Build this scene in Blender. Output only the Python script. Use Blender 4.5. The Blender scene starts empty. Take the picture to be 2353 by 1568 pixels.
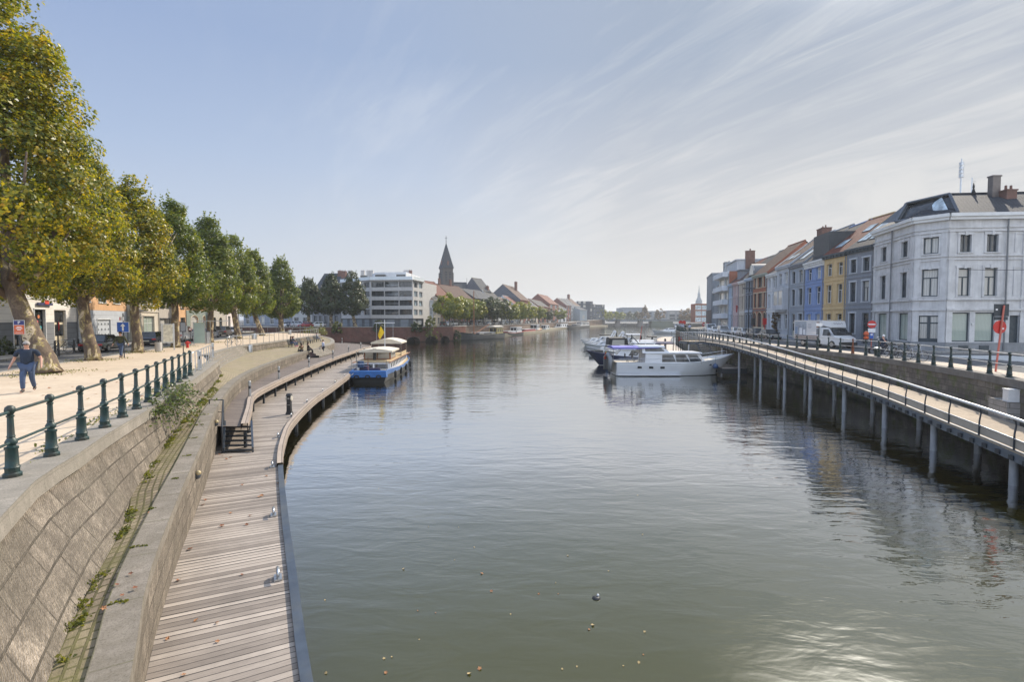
import bpy, math, random
import numpy as np
from math import sin, cos, pi, radians, atan, atan2, hypot, sqrt
from mathutils import Vector, Matrix
S = bpy.context.scene
COL = S.collection
rnd = random.Random(7)
# ------------------------------------------------------------------ camera, sky, sun, exposure
PITCH = atan((784-735)/1176.5); CZ = 5.9
cam = bpy.data.cameras.new('camera'); cam.lens = 18; cam.sensor_width = 36
cam.clip_start = .1; cam.clip_end = 6000
camo = bpy.data.objects.new('camera', cam); COL.objects.link(camo)
camo.location = (0, 0, CZ); camo.rotation_euler = (pi/2-PITCH, 0, 0)
S.camera = camo
SUN_AZ, SUN_EL = radians(36), radians(38)      # azimuth clockwise from +Y
SUN = Vector((sin(SUN_AZ)*cos(SUN_EL), cos(SUN_AZ)*cos(SUN_EL), sin(SUN_EL)))
S.view_settings.view_transform = 'Standard'; S.view_settings.look = 'None'
S.view_settings.gamma = 1; S.view_settings.exposure = 0.70
S.view_settings.use_curve_mapping = False
S.cycles.max_bounces = 6; S.cycles.transparent_max_bounces = 8; S.cycles.volume_bounces = 0
S.cycles.caustics_reflective = False; S.cycles.caustics_refractive = False
S.cycles.use_denoising = True
sl = bpy.data.lights.new('sun', 'SUN'); sl.energy = 3.6; sl.angle = radians(.7); sl.color = (1, .9, .76)
so = bpy.data.objects.new('sun', sl); COL.objects.link(so)
so.rotation_euler = SUN.to_track_quat('Z', 'Y').to_euler()
def ray(x, y):
    u = (x-1176.5)/1176.5; v = (784-y)/1176.5
    return (u, cos(PITCH)+v*sin(PITCH), -sin(PITCH)+v*cos(PITCH))
w = bpy.data.worlds.new('World'); S.world = w; w.use_nodes = True
nt = w.node_tree; nt.nodes.clear()
def N(t, tp, **k):
    n = t.nodes.new(tp)
    for a, b in k.items(): setattr(n, a, b)
    return n
def mth(t, op, a, b=None, c=None, clamp=False):
    n = N(t, 'ShaderNodeMath', operation=op, use_clamp=clamp)
    for i, x in enumerate((a, b, c)):
        if x is None: continue
        if isinstance(x, (int, float)): n.inputs[i].default_value = x
        else: t.links.new(x, n.inputs[i])
    return n.outputs[0]
def mixc(t, f, a, b, mode='MIX'):
    n = N(t, 'ShaderNodeMix', data_type='RGBA', blend_type=mode)
    for s, x in ((n.inputs[0], f), (n.inputs[6], a), (n.inputs[7], b)):
        if isinstance(x, (int, float)): s.default_value = x
        elif isinstance(x, tuple): s.default_value = (*x[:3], 1)
        else: t.links.new(x, s)
    return n.outputs[2]
def ramp(t, f, stops, interp='LINEAR'):
    n = N(t, 'ShaderNodeValToRGB'); n.color_ramp.interpolation = interp
    e = n.color_ramp.elements
    while len(e) < len(stops): e.new(.5)
    for el, (p, c) in zip(e, stops):
        el.position = p; el.color = (*c, 1) if isinstance(c, tuple) else (c, c, c, 1)
    t.links.new(f, n.inputs[0]); return n.outputs[0]
def noise(t, vec, scale, detail=4, rough=.55, dist=0.0):
    n = N(t, 'ShaderNodeTexNoise'); n.inputs['Scale'].default_value = scale
    n.inputs['Detail'].default_value = detail; n.inputs['Roughness'].default_value = rough
    n.inputs['Distortion'].default_value = dist
    if vec is not None: t.links.new(vec, n.inputs['Vector'])
    return n.outputs[0]
def mapping(t, vec, scale=(1, 1, 1), rot=(0, 0, 0), loc=(0, 0, 0)):
    n = N(t, 'ShaderNodeMapping'); t.links.new(vec, n.inputs[0])
    n.inputs['Scale'].default_value = scale; n.inputs['Rotation'].default_value = rot; n.inputs['Location'].default_value = loc
    return n.outputs[0]
BACK, VEIL = 1.55, 4.6        # fill brightness added to unseen sky overhead and behind camera; radiance of the veil
sky = N(nt, 'ShaderNodeTexSky', sky_type='NISHITA', sun_disc=False)
sky.sun_elevation = SUN_EL; sky.sun_rotation = SUN_AZ; sky.air_density = 1.0; sky.dust_density = .7; sky.ozone_density = 2.0
tc = N(nt, 'ShaderNodeTexCoord')
sx = N(nt, 'ShaderNodeSeparateXYZ'); nt.links.new(tc.outputs['Generated'], sx.inputs[0])
zc = mth(nt, 'ADD', mth(nt, 'MAXIMUM', sx.outputs[2], 0.0), .12)
px = mth(nt, 'DIVIDE', sx.outputs[0], zc); py = mth(nt, 'DIVIDE', sx.outputs[1], zc)
cx = N(nt, 'ShaderNodeCombineXYZ'); nt.links.new(px, cx.inputs[0]); nt.links.new(py, cx.inputs[1])
cr = mapping(nt, cx.outputs[0], rot=(0, 0, radians(58)))
c1 = noise(nt, mapping(nt, cr, scale=(.30, 1.15, 1), loc=(3.1, .7, 0)), 1.5, 7, .58, .9)
c2 = noise(nt, mapping(nt, cr, scale=(.5, 2.6, 1), loc=(1.2, 4.3, 0)), 2.6, 6, .62, .6)
c3 = noise(nt, mapping(nt, cx.outputs[0], scale=(.5, .5, 1), loc=(.4, 2.2, 0)), .9, 3, .5)
cs = mth(nt, 'ADD', mth(nt, 'MULTIPLY', c1, .52), mth(nt, 'ADD', mth(nt, 'MULTIPLY', c2, .36), mth(nt, 'MULTIPLY', c3, .28)))
# high veil: thin on the left of the view, thicker to the right, streaks of cirrus in it
side = ramp(nt, mth(nt, 'ADD', mth(nt, 'MULTIPLY', sx.outputs[0], .5), .5), [(.1, .70), (.42, .78), (.60, .97), (.72, 1.0)])
stk = ramp(nt, mth(nt, 'ADD', cs, mth(nt, 'MULTIPLY', sx.outputs[0], .07)), [(.545, 0.0), (.605, .22), (.655, .60), (.73, 1.0)])
stk = mth(nt, 'MULTIPLY', stk, ramp(nt, mth(nt, 'ADD', mth(nt, 'MULTIPLY', sx.outputs[0], .5), .5), [(.24, .08), (.46, .8), (.6, 1.0)]))
lowf = ramp(nt, sx.outputs[2], [(0.0, 1.0), (.10, .95), (.24, .8), (.42, .5)])
cov = mth(nt, 'MAXIMUM', side, lowf, clamp=True)
vlow = ramp(nt, mth(nt, 'ADD', mth(nt, 'MULTIPLY', sx.outputs[0], .5), .5), [(.2, (.47, .60, .90)), (.47, (.47, .57, .75)), (.66, (.47, .565, .72)), (.8, (.49, .575, .72))])
pc = Vector(ray(2035, 455)).normalized(); pd = N(nt, 'ShaderNodeVectorMath', operation='DISTANCE'); nt.links.new(mapping(nt, tc.outputs['Generated'], scale=(1, 1, 1.7)), pd.inputs[0]); pd.inputs[1].default_value = (pc.x, pc.y, pc.z*1.7)
puff = ramp(nt, mth(nt, 'SUBTRACT', mth(nt, 'ADD', mth(nt, 'MULTIPLY', pd.outputs['Value'], -7.0), 1.0), mth(nt, 'MULTIPLY', mth(nt, 'ADD', noise(nt, tc.outputs['Generated'], 14, 6, .6), -.5), -2.2)), [(.18, 0.0), (.55, .75), (.9, 1.0)])
stk = mth(nt, 'MAXIMUM', stk, puff)
vcol = mixc(nt, mth(nt, 'MULTIPLY', stk, .85), vlow, (.98, 1.0, 1.02))
hzc = ramp(nt, mth(nt, 'ADD', mth(nt, 'MULTIPLY', sx.outputs[0], .5), .5), [(.2, (.82, .91, 1.05)), (.5, (.96, .93, .90)), (.8, (.97, .95, .92))])
hz = mixc(nt, ramp(nt, sx.outputs[2], [(.0, 1.0), (.10, .92), (.25, .5), (.44, 0.0)]), vcol, hzc)
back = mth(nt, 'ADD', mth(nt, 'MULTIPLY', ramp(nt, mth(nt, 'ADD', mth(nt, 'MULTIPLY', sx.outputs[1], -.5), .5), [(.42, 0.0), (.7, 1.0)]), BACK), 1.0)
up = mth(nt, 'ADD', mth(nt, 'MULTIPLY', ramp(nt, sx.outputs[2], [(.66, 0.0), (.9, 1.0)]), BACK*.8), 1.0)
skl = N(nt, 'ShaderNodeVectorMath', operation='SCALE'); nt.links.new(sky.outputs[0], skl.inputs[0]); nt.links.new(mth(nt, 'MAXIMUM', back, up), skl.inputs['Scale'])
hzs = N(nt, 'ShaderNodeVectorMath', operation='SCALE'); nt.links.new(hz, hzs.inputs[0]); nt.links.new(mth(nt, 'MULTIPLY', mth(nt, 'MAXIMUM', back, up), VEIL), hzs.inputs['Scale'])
sd = N(nt, 'ShaderNodeVectorMath', operation='DOT_PRODUCT'); nt.links.new(tc.outputs['Generated'], sd.inputs[0]); sd.inputs[1].default_value = SUN
ang = mth(nt, 'ARCCOSINE', mth(nt, 'MINIMUM', sd.outputs['Value'], .99999))
aur = mth(nt, 'MULTIPLY', mth(nt, 'EXPONENT', mth(nt, 'MULTIPLY', mth(nt, 'POWER', mth(nt, 'DIVIDE', ang, radians(5.6)), 2.0), -1.0)), 50.0)
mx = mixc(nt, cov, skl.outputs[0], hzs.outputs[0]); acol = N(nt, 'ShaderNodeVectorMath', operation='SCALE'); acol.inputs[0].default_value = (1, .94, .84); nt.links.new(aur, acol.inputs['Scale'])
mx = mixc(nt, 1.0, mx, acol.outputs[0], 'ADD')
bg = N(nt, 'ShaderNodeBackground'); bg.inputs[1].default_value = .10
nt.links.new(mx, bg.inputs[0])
wo = N(nt, 'ShaderNodeOutputWorld'); nt.links.new(bg.outputs[0], wo.inputs[0])
w.cycles.sampling_method = 'MANUAL'; w.cycles.sample_map_resolution = 512

# ------------------------------------------------------------------ helpers
def atz(x, y, z):
    d = ray(x, y); t = (z-CZ)/d[2]; return (d[0]*t, d[1]*t)
def atY(x, y, Y):
    d = ray(x, y); t = Y/d[1]; return (d[0]*t, Y, CZ+d[2]*t)
class MB:
    def __init__(s, T=None):
        s.v = []; s.f = []; s.m = []; s.uv = []; s.T = T
    def add(s, pts):
        i = len(s.v)
        if s.T is not None: pts = [s.T @ Vector(p) for p in pts]
        s.v += [tuple(p) for p in pts]; return i
    def face(s, pts, mi=0, uv=None):
        i = s.add(pts); s.f.append(tuple(range(i, i+len(pts)))); s.m.append(mi); s.uv.append(uv)
    def box(s, x0, x1, y0, y1, z0, z1, mi=0, tx=0, ty=0):
        p = [(x0, y0, z0), (x1, y0, z0), (x1, y1, z0), (x0, y1, z0), (x0+tx, y0+ty, z1), (x1-tx, y0+ty, z1), (x1-tx, y1-ty, z1), (x0+tx, y1-ty, z1)]
        i = s.add(p)
        for q in ((3, 2, 1, 0), (4, 5, 6, 7), (0, 1, 5, 4), (1, 2, 6, 5), (2, 3, 7, 6), (3, 0, 4, 7)):
            s.f.append(tuple(i+k for k in q)); s.m.append(mi); s.uv.append(None)
    def tube(s, pts, r, n=8, mi=0, cap=True, sy=1):
        pts = [Vector(p) for p in pts]; rs = r if isinstance(r, (list, tuple)) else [r]*len(pts)
        up = None; rings = []
        for k, p in enumerate(pts):
            d = (pts[min(k+1, len(pts)-1)]-pts[max(k-1, 0)]).normalized()
            if up is None:
                up = Vector((0, 0, 1)) if abs(d.z) < .9 else Vector((0, 1, 0))
            a = d.cross(up)
            if a.length < 1e-4: a = d.cross(Vector((1, 0, 0)))
            a.normalize(); b = a.cross(d).normalized(); up = b
            rings.append(s.add([p+(a*cos(2*pi*j/n)+b*sin(2*pi*j/n)*sy)*rs[k] for j in range(n)]))
        for k in range(len(pts)-1):
            for j in range(n):
                s.f.append((rings[k]+j, rings[k]+(j+1) % n, rings[k+1]+(j+1) % n, rings[k+1]+j)); s.m.append(mi); s.uv.append(None)
        if cap:
            s.f.append(tuple(rings[0]+j for j in range(n-1, -1, -1))); s.m.append(mi); s.uv.append(None)
            s.f.append(tuple(rings[-1]+j for j in range(n))); s.m.append(mi); s.uv.append(None)
    def lathe(s, prof, n=12, c=(0, 0, 0), mi=0):
        rings = [s.add([(c[0]+r*cos(2*pi*j/n), c[1]+r*sin(2*pi*j/n), c[2]+z) for j in range(n)]) for r, z in prof]
        for k in range(len(prof)-1):
            for j in range(n):
                s.f.append((rings[k]+j, rings[k]+(j+1) % n, rings[k+1]+(j+1) % n, rings[k+1]+j)); s.m.append(mi); s.uv.append(None)
        s.f.append(tuple(rings[0]+j for j in range(n-1, -1, -1))); s.m.append(mi); s.uv.append(None)
        s.f.append(tuple(rings[-1]+j for j in range(n))); s.m.append(mi); s.uv.append(None)
    def prism(s, poly, z0, z1, mi=0, mtop=None, top=True, bottom=False):
        n = len(poly)
        if callable(z0) is False: zz0 = lambda p: z0
        else: zz0 = z0
        for k in range(n):
            a, b = poly[k], poly[(k+1) % n]
            s.face([(a[0], a[1], z0), (b[0], b[1], z0), (b[0], b[1], z1), (a[0], a[1], z1)], mi)
        if top: s.face([(p[0], p[1], z1) for p in poly], mi if mtop is None else mtop)
        if bottom: s.face([(p[0], p[1], z0) for p in reversed(poly)], mi)
    def loft(s, A, B, mi=0, uvw=None):
        """ruled strip between two 3-D polylines of the same length; UV in metres (u along, v across)"""
        u = 0
        for k in range(len(A)-1):
            a0, a1, b0, b1 = Vector(A[k]), Vector(A[k+1]), Vector(B[k]), Vector(B[k+1])
            du = ((a1+b1)/2-(a0+b0)/2).length; w0 = (b0-a0).length; w1 = (b1-a1).length
            s.face([a0, a1, b1, b0], mi, [(u, 0), (u+du, 0), (u+du, w1), (u, w0)]); u += du
    def sphere(s, c, r, n=8, m=6, mi=0, sz=1):
        prof = [(max(r*sin(pi*k/m), 1e-4), -r*cos(pi*k/m)*sz) for k in range(m+1)]
        s.lathe(prof, n, c, mi)
    def build(s, name, mats, parent=None, smooth=False, loc=None, auto=None):
        me = bpy.data.meshes.new(name); me.from_pydata(s.v, [], s.f)
        for m in (mats if isinstance(mats, (list, tuple)) else [mats]): me.materials.append(m)
        if me.polygons:
            me.polygons.foreach_set('material_index', s.m)
            if smooth: me.polygons.foreach_set('use_smooth', [True]*len(me.polygons))
        if any(u is not None for u in s.uv):
            l = me.uv_layers.new(name='UVMap'); d = []
            for f, u in zip(s.f, s.uv):
                for k in range(len(f)): d += list(u[k]) if u is not None else [0, 0]
            l.data.foreach_set('uv', d)
        me.update()
        o = bpy.data.objects.new(name, me); COL.objects.link(o)
        if parent is not None: o.parent = parent
        if loc is not None: o.location = loc
        if smooth and auto:
            try: me.set_sharp_from_angle(angle=radians(auto))
            except Exception: pass
        return o
def resample(pl, step=None, n=None):
    """evenly spaced points on a polyline (any dimension), Catmull-Rom smoothed"""
    P = [Vector(p) for p in pl]
    Q = []
    for k in range(len(P)-1):
        p0, p1, p2, p3 = P[max(k-1, 0)], P[k], P[k+1], P[min(k+2, len(P)-1)]
        for j in range(12):
            t = j/12
            Q.append(.5*((2*p1)+(p2-p0)*t+(2*p0-5*p1+4*p2-p3)*t*t+(3*p1-p0-3*p2+p3)*t**3))
    Q.append(P[-1])
    L = [0]
    for a, b in zip(Q, Q[1:]): L.append(L[-1]+(b-a).length)
    if n is None: n = max(2, int(round(L[-1]/step))+1)
    out = []; k = 0
    for i in range(n):
        s = L[-1]*i/(n-1)
        while k < len(L)-2 and L[k+1] < s: k += 1
        t = (s-L[k])/max(L[k+1]-L[k], 1e-9); out.append(Q[k].lerp(Q[k+1], min(max(t, 0), 1)))
    return out
def offset(pl, d):
    """parallel polyline, d to the left of its direction (plan), z kept"""
    out = []
    for k, p in enumerate(pl):
        a = pl[max(k-1, 0)]; b = pl[min(k+1, len(pl)-1)]
        t = Vector((b[0]-a[0], b[1]-a[1], 0)).normalized()
        out.append(Vector((p[0]-t.y*d, p[1]+t.x*d, p[2])))
    return out
def tag(o, label, cat, group=None, kind=None):
    if kind: o['kind'] = kind
    if label: o['label'] = label
    if cat: o['category'] = cat
    if group: o['group'] = group
    return o
def struct(o): o['kind'] = 'structure'; return o
def thing(name, label, cat, loc=(0, 0, 0), rz=0, group=None):
    o = bpy.data.objects.new(name, None); COL.objects.link(o)
    o.location = loc; o.rotation_euler = (0, 0, rz); o.empty_display_size = .2
    return tag(o, label, cat, group)
KIDS = None
def copy_tree(o, parent=None, loc=None, rz=None, label=None, group=None, scale=None):
    c = o.copy(); COL.objects.link(c)
    if parent is not None: c.parent = parent
    if loc is not None: c.location = loc
    if rz is not None: c.rotation_euler = (0, 0, rz)
    if scale is not None: c.scale = (scale, scale, scale) if isinstance(scale, (int, float)) else scale
    if label: c['label'] = label
    if group: c['group'] = group
    for ch in list(o.children): copy_tree(ch, c)
    return c
ORD = ['first', 'second', 'third', 'fourth', 'fifth', 'sixth', 'seventh', 'eighth', 'ninth', 'tenth', 'eleventh', 'twelfth', 'thirteenth', 'fourteenth', 'fifteenth', 'sixteenth', 'seventeenth', 'eighteenth']

# ------------------------------------------------------------------ materials
MATS = {}
def base(name):
    m = bpy.data.materials.new(name); m.use_nodes = True
    t = m.node_tree; b = t.nodes['Principled BSDF']; MATS[name] = m
    return m, t, b
def setin(b, **k):
    for a, v in k.items():
        s = b.inputs[a.replace('_', ' ')]
        s.default_value = (*v, 1) if isinstance(v, tuple) else v
def bump(t, b, h, strength=.3, dist=.02):
    n = N(t, 'ShaderNodeBump'); n.inputs['Strength'].default_value = strength; n.inputs['Distance'].default_value = dist
    t.links.new(h, n.inputs['Height']); t.links.new(n.outputs[0], b.inputs['Normal']); return n
def M(name, rgb, rough=.7, metal=0.0, var=.18, scale=2.0, bmp=0.0, streak=False, spec=.5, coat=0.0, dirt=None):
    """plain painted / stone / metal surface with colour variation, optional streaks and dirt patches"""
    m, t, b = base(name); tcn = N(t, 'ShaderNodeTexCoord'); vec = tcn.outputs['Object']
    n1 = noise(t, vec, scale, 5, .6)
    f = ramp(t, n1, [(.3, 1-var), (.7, 1+var*.5)])
    c = mixc(t, 1.0, rgb, f, 'MULTIPLY')
    if streak:
        n2 = noise(t, mapping(t, vec, scale=(3.2, 3.2, .25)), 1.5, 4, .6)
        c = mixc(t, ramp(t, n2, [(.42, 0.0), (.75, .42)]), c, tuple(x*.55 for x in rgb))
    if dirt:
        n3 = noise(t, vec, scale*.35, 6, .65)
        c = mixc(t, ramp(t, n3, [(.45, 0.0), (.7, .8)]), c, dirt)
    t.links.new(c, b.inputs['Base Color'])
    setin(b, Roughness=rough, Metallic=metal); b.inputs['Specular IOR Level'].default_value = spec
    if coat: b.inputs['Coat Weight'].default_value = coat
    if bmp: bump(t, b, noise(t, vec, scale*8, 4, .6), bmp, .02)
    return m
def Mbrick(name, c1, c2, mortar, bw, bh, ms=.012, uv=True, axes='xz', rough=.85, offs=.5, dirt=None, blotch=None, dscale=.25, bmp=.4, noise_amp=.35, wet=None, moss=None, chisel=0):
    m, t, b = base(name); tcn = N(t, 'ShaderNodeTexCoord')
    if uv: vec = tcn.outputs['UV']
    else:
        s = N(t, 'ShaderNodeSeparateXYZ'); t.links.new(tcn.outputs['Object'], s.inputs[0]); c = N(t, 'ShaderNodeCombineXYZ')
        a0 = s.outputs['XYZ'.index(axes[0].upper())]
        if len(axes) == 3: a0 = mth(t, 'ADD', s.outputs[0], s.outputs[1])
        t.links.new(a0, c.inputs[0]); t.links.new(s.outputs['XYZ'.index(axes[-1].upper())], c.inputs[1]); vec = c.outputs[0]
    br = N(t, 'ShaderNodeTexBrick'); br.offset = offs; b.inputs['Specular IOR Level'].default_value = .25; t.links.new(vec, br.inputs[0])
    for k, v in (('Color1', c1), ('Color2', c2), ('Mortar', mortar)): br.inputs[k].default_value = (*v, 1)
    for k, v in (('Scale', 1), ('Mortar Size', ms), ('Brick Width', bw), ('Row Height', bh), ('Mortar Smooth', .2), ('Bias', 0.0)): br.inputs[k].default_value = v
    n1 = noise(t, vec, 1.3, 6, .65)
    c = mixc(t, 1.0, br.outputs[0], ramp(t, n1, [(.25, 1-noise_amp), (.75, 1+noise_amp*.6)]), 'MULTIPLY')
    if dirt:
        n3 = noise(t, vec, dscale, 6, .7)
        c = mixc(t, ramp(t, n3, [(.42, 0.0), (.66, .85)]), c, dirt)
    if blotch:
        c = mixc(t, ramp(t, noise(t, mapping(t, vec, scale=(1.0, .7, 1)), 2.4, 7, .72, .8), [(.40, 0.0), (.60, .75)]), c, blotch)
        c = mixc(t, ramp(t, noise(t, vec, 30, 4, .7), [(.50, 0.0), (.62, .5)]), c, tuple(x*.55 for x in blotch))
        c = mixc(t, ramp(t, noise(t, mapping(t, vec, scale=(2.2, .25, 1)), 1.6, 4, .6), [(.55, 0.0), (.75, .55)]), c, tuple(x*.7 for x in blotch))
    if wet or moss:
        g = N(t, 'ShaderNodeNewGeometry'); s2 = N(t, 'ShaderNodeSeparateXYZ'); t.links.new(g.outputs['Position'], s2.inputs[0])
        zz = mth(t, 'ADD', s2.outputs[2], mth(t, 'MULTIPLY', noise(t, vec, 2.0, 4, .6), .6))
        if wet: c = mixc(t, ramp(t, mth(t, 'DIVIDE', zz, 4.0), [(.05, .95), (.2, .0)]), c, wet)
        if moss: c = mixc(t, mth(t, 'MULTIPLY', ramp(t, noise(t, vec, .9, 6, .7), [(.5, 0.0), (.62, .8)]), 1.0), c, moss)
    t.links.new(c, b.inputs['Base Color']); setin(b, Roughness=rough)
    h = mth(t, 'ADD', mth(t, 'MULTIPLY', br.outputs[1], -1.0), mth(t, 'MULTIPLY', noise(t, vec, 9, 5, .7), .8))
    if chisel:
        wv = N(t, 'ShaderNodeTexWave', bands_direction='DIAGONAL'); wv.inputs['Scale'].default_value = chisel; wv.inputs['Distortion'].default_value = 5; wv.inputs['Detail'].default_value = 2
        t.links.new(vec, wv.inputs[0]); h = mth(t, 'ADD', h, mth(t, 'MULTIPLY', wv.outputs[1], .9))
    bump(t, b, h, bmp, .03)
    return m
def Mplank(name, c1, c2, pw, gap=.06, rough=.6, axis=0):
    """boards laid across the strip; u of the UV runs along the walk"""
    m, t, b = base(name); tcn = N(t, 'ShaderNodeTexCoord'); s = N(t, 'ShaderNodeSeparateXYZ'); t.links.new(tcn.outputs['UV'], s.inputs[0])
    u = mth(t, 'DIVIDE', s.outputs[axis], pw); fl = mth(t, 'FLOOR', u); fr = mth(t, 'FRACT', u)
    wn = N(t, 'ShaderNodeTexWhiteNoise', noise_dimensions='1D'); t.links.new(fl, wn.inputs['W'])
    cb = N(t, 'ShaderNodeCombineXYZ'); t.links.new(mth(t, 'MULTIPLY', fl, 7.3), cb.inputs[0]); t.links.new(s.outputs[1-axis], cb.inputs[1]); t.links.new(mth(t, 'MULTIPLY', fr, .5), cb.inputs[2])
    gr = noise(t, mapping(t, cb.outputs[0], scale=(1, 1.2, 9)), 2.2, 6, .7)
    f = mth(t, 'ADD', mth(t, 'MULTIPLY', wn.outputs[0], .55), mth(t, 'MULTIPLY', gr, .6))
    c = mixc(t, ramp(t, f, [(.30, 0.0), (.80, 1.0)]), c1, c2)
    st = noise(t, tcn.outputs['UV'], .7, 5, .65)
    c = mixc(t, ramp(t, st, [(.45, 0.0), (.75, .5)]), c, tuple(x*.5 for x in c1))
    wg = mth(t, 'MULTIPLY', mth(t, 'POWER', wn.outputs[0], 7.0), .16)
    e = mth(t, 'MINIMUM', fr, mth(t, 'SUBTRACT', 1.0, fr))
    gm = mth(t, 'LESS_THAN', e, mth(t, 'ADD', wg, gap))
    c = mixc(t, gm, c, (.012, .010, .009)); t.links.new(c, b.inputs['Base Color']); setin(b, Roughness=rough)
    bump(t, b, mth(t, 'SUBTRACT', mth(t, 'MULTIPLY', gr, .3), gm), .5, .02)
    return m
def Mground(name, c1, c2, c3, scale=1.0, rough=.95, fine=60, bmp=.3, patch=None):
    m, t, b = base(name); g = N(t, 'ShaderNodeNewGeometry'); v = g.outputs['Position']
    c = mixc(t, ramp(t, noise(t, v, .35*scale, 6, .65), [(.35, 0.0), (.68, 1.0)]), c1, c2)
    c = mixc(t, ramp(t, noise(t, v, fine*.15, 5, .7), [(.45, 0.0), (.7, .55)]), c, c3)
    c = mixc(t, ramp(t, noise(t, v, fine, 3, .6), [(.3, .25), (.5, 0.0)]), c, tuple(x*.55 for x in c1))
    if patch: c = mixc(t, ramp(t, noise(t, v, .22, 6, .75), [(.58, 0.0), (.68, .75)]), c, patch)
    t.links.new(c, b.inputs['Base Color']); setin(b, Roughness=rough)
    if bmp: bump(t, b, noise(t, v, fine*.5, 5, .7), bmp, .02)
    return m
def Mglass(name, col=(.02, .025, .03), rough=.04, curtain=None):
    m, t, b = base(name); tcn = N(t, 'ShaderNodeTexCoord')
    if curtain:
        s = N(t, 'ShaderNodeTexWave'); s.inputs['Scale'].default_value = 3.0; s.inputs['Distortion'].default_value = 2.0; t.links.new(tcn.outputs['Object'], s.inputs[0])
        c = mixc(t, s.outputs[1], tuple(x*.72 for x in curtain), curtain); t.links.new(c, b.inputs['Base Color'])
        setin(b, Roughness=.6); b.inputs['Coat Weight'].default_value = 1; b.inputs['Coat Roughness'].default_value = .03
    else:
        c = mixc(t, ramp(t, noise(t, tcn.outputs['Object'], 1.1, 3, .6), [(.35, 0.0), (.7, 1.0)]), col, tuple(min(1, x*3+.02) for x in col))
        t.links.new(c, b.inputs['Base Color']); setin(b, Roughness=rough, IOR=1.6)
    return m
def Mleaf(name, stops, trans=.45, clump=.5):
    m, t, b = base(name); t.nodes.remove(b); out = t.nodes['Material Output']
    g = N(t, 'ShaderNodeNewGeometry')
    n = noise(t, g.outputs['Position'], clump, 3, .6)
    f = mth(t, 'ADD', mth(t, 'MULTIPLY', g.outputs['Random Per Island'], .6), mth(t, 'MULTIPLY', ramp(t, n, [(.3, 0.0), (.7, 1.0)]), .4))
    c = ramp(t, f, stops)
    d = N(t, 'ShaderNodeBsdfPrincipled'); t.links.new(c, d.inputs['Base Color']); d.inputs['Roughness'].default_value = .42; d.inputs['Specular IOR Level'].default_value = .5
    tr = N(t, 'ShaderNodeBsdfTranslucent'); c2 = mixc(t, 1.0, c, (1.9, 1.7, .7), 'MULTIPLY'); t.links.new(c2, tr.inputs[0])
    ms = N(t, 'ShaderNodeMixShader'); ms.inputs[0].default_value = trans
    t.links.new(d.outputs[0], ms.inputs[1]); t.links.new(tr.outputs[0], ms.inputs[2]); t.links.new(ms.outputs[0], out.inputs[0])
    return m
def Mbark(name, patches, scale=2.2):
    m, t, b = base(name); tcn = N(t, 'ShaderNodeTexCoord'); v = mapping(t, tcn.outputs['Object'], scale=(1, 1, .55))
    n = noise(t, v, scale, 4, .55, .6)
    c = ramp(t, n, patches, 'CONSTANT' if scale > 1 else 'LINEAR')
    c = mixc(t, 1.0, c, ramp(t, noise(t, v, 14, 5, .7), [(.3, .6), (.7, 1.15)]), 'MULTIPLY')
    t.links.new(c, b.inputs['Base Color']); setin(b, Roughness=.85)
    bump(t, b, mth(t, 'ADD', n, mth(t, 'MULTIPLY', noise(t, v, 16, 5, .7), .4)), .7, .06)
    return m
# ------------------------------------------------------------------ setting materials
gravel_m = Mground('gravel', (.56, .45, .33), (.45, .35, .25), (.63, .54, .43), 1.6, fine=22, patch=(.42, .34, .24))
asph_m = Mground('asphalt', (.085, .088, .092), (.11, .11, .11), (.07, .07, .07), 1.5, fine=40, bmp=.2)
pave_m = Mbrick('paving', (.36, .34, .31), (.30, .29, .27), (.16, .15, .14), .6, .4, .012, uv=False, axes='xy', dirt=(.22, .2, .18), noise_amp=.2, bmp=.1)
pale_m = Mbrick('pale_paving', (.55, .46, .36), (.50, .42, .33), (.32, .27, .22), .22, .11, .01, uv=False, axes='xy', noise_amp=.2, bmp=.1)
ramp_m = Mbrick('ramp_paving', (.50, .40, .29), (.43, .345, .25), (.27, .22, .16), .22, .11, .008, dirt=(.36, .29, .22), noise_amp=.25, bmp=.12)
cobble_m = Mbrick('cobbles', (.36, .29, .20), (.25, .20, .145), (.13, .115, .06), .20, .13, .02, dirt=(.16, .15, .06), dscale=.9, noise_amp=.5, bmp=.8)
plaza_m = Mbrick('plaza_cobbles', (.36, .30, .215), (.29, .24, .17), (.21, .175, .115), .20, .13, .014, dirt=(.27, .235, .14), dscale=.35, noise_amp=.35, bmp=.5)
stone_m = Mbrick('quay_stone', (.46, .39, .315), (.30, .255, .205), (.10, .085, .065), 1.25, .42, .016, dirt=(.24, .21, .165), dscale=.8, noise_amp=.5, bmp=1.0, chisel=9, blotch=(.17, .145, .115))  # dirt tone and noise contrast paint both stains and dappled shade
ledge_m = Mbrick('ledge_stone', (.31, .275, .235), (.265, .235, .20), (.11, .115, .05), 1.5, 30, .016, dirt=(.20, .18, .15), dscale=.9, noise_amp=.4, bmp=.35, blotch=(.17, .15, .12))
cop_m = Mbrick('coping_stone', (.36, .325, .28), (.31, .28, .24), (.17, .17, .13), 1.7, 30, .01, dirt=(.25, .23, .19), dscale=.6, noise_amp=.3, bmp=.3, blotch=(.22, .20, .17))
rwall_m = Mbrick('old_quay_stone', (.27, .235, .195), (.165, .145, .125), (.07, .06, .05), .62, .3, .014, dirt=(.10, .09, .075), dscale=.5, noise_amp=.5, bmp=.8, wet=(.012, .016, .008), moss=(.09, .11, .035))
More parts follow.
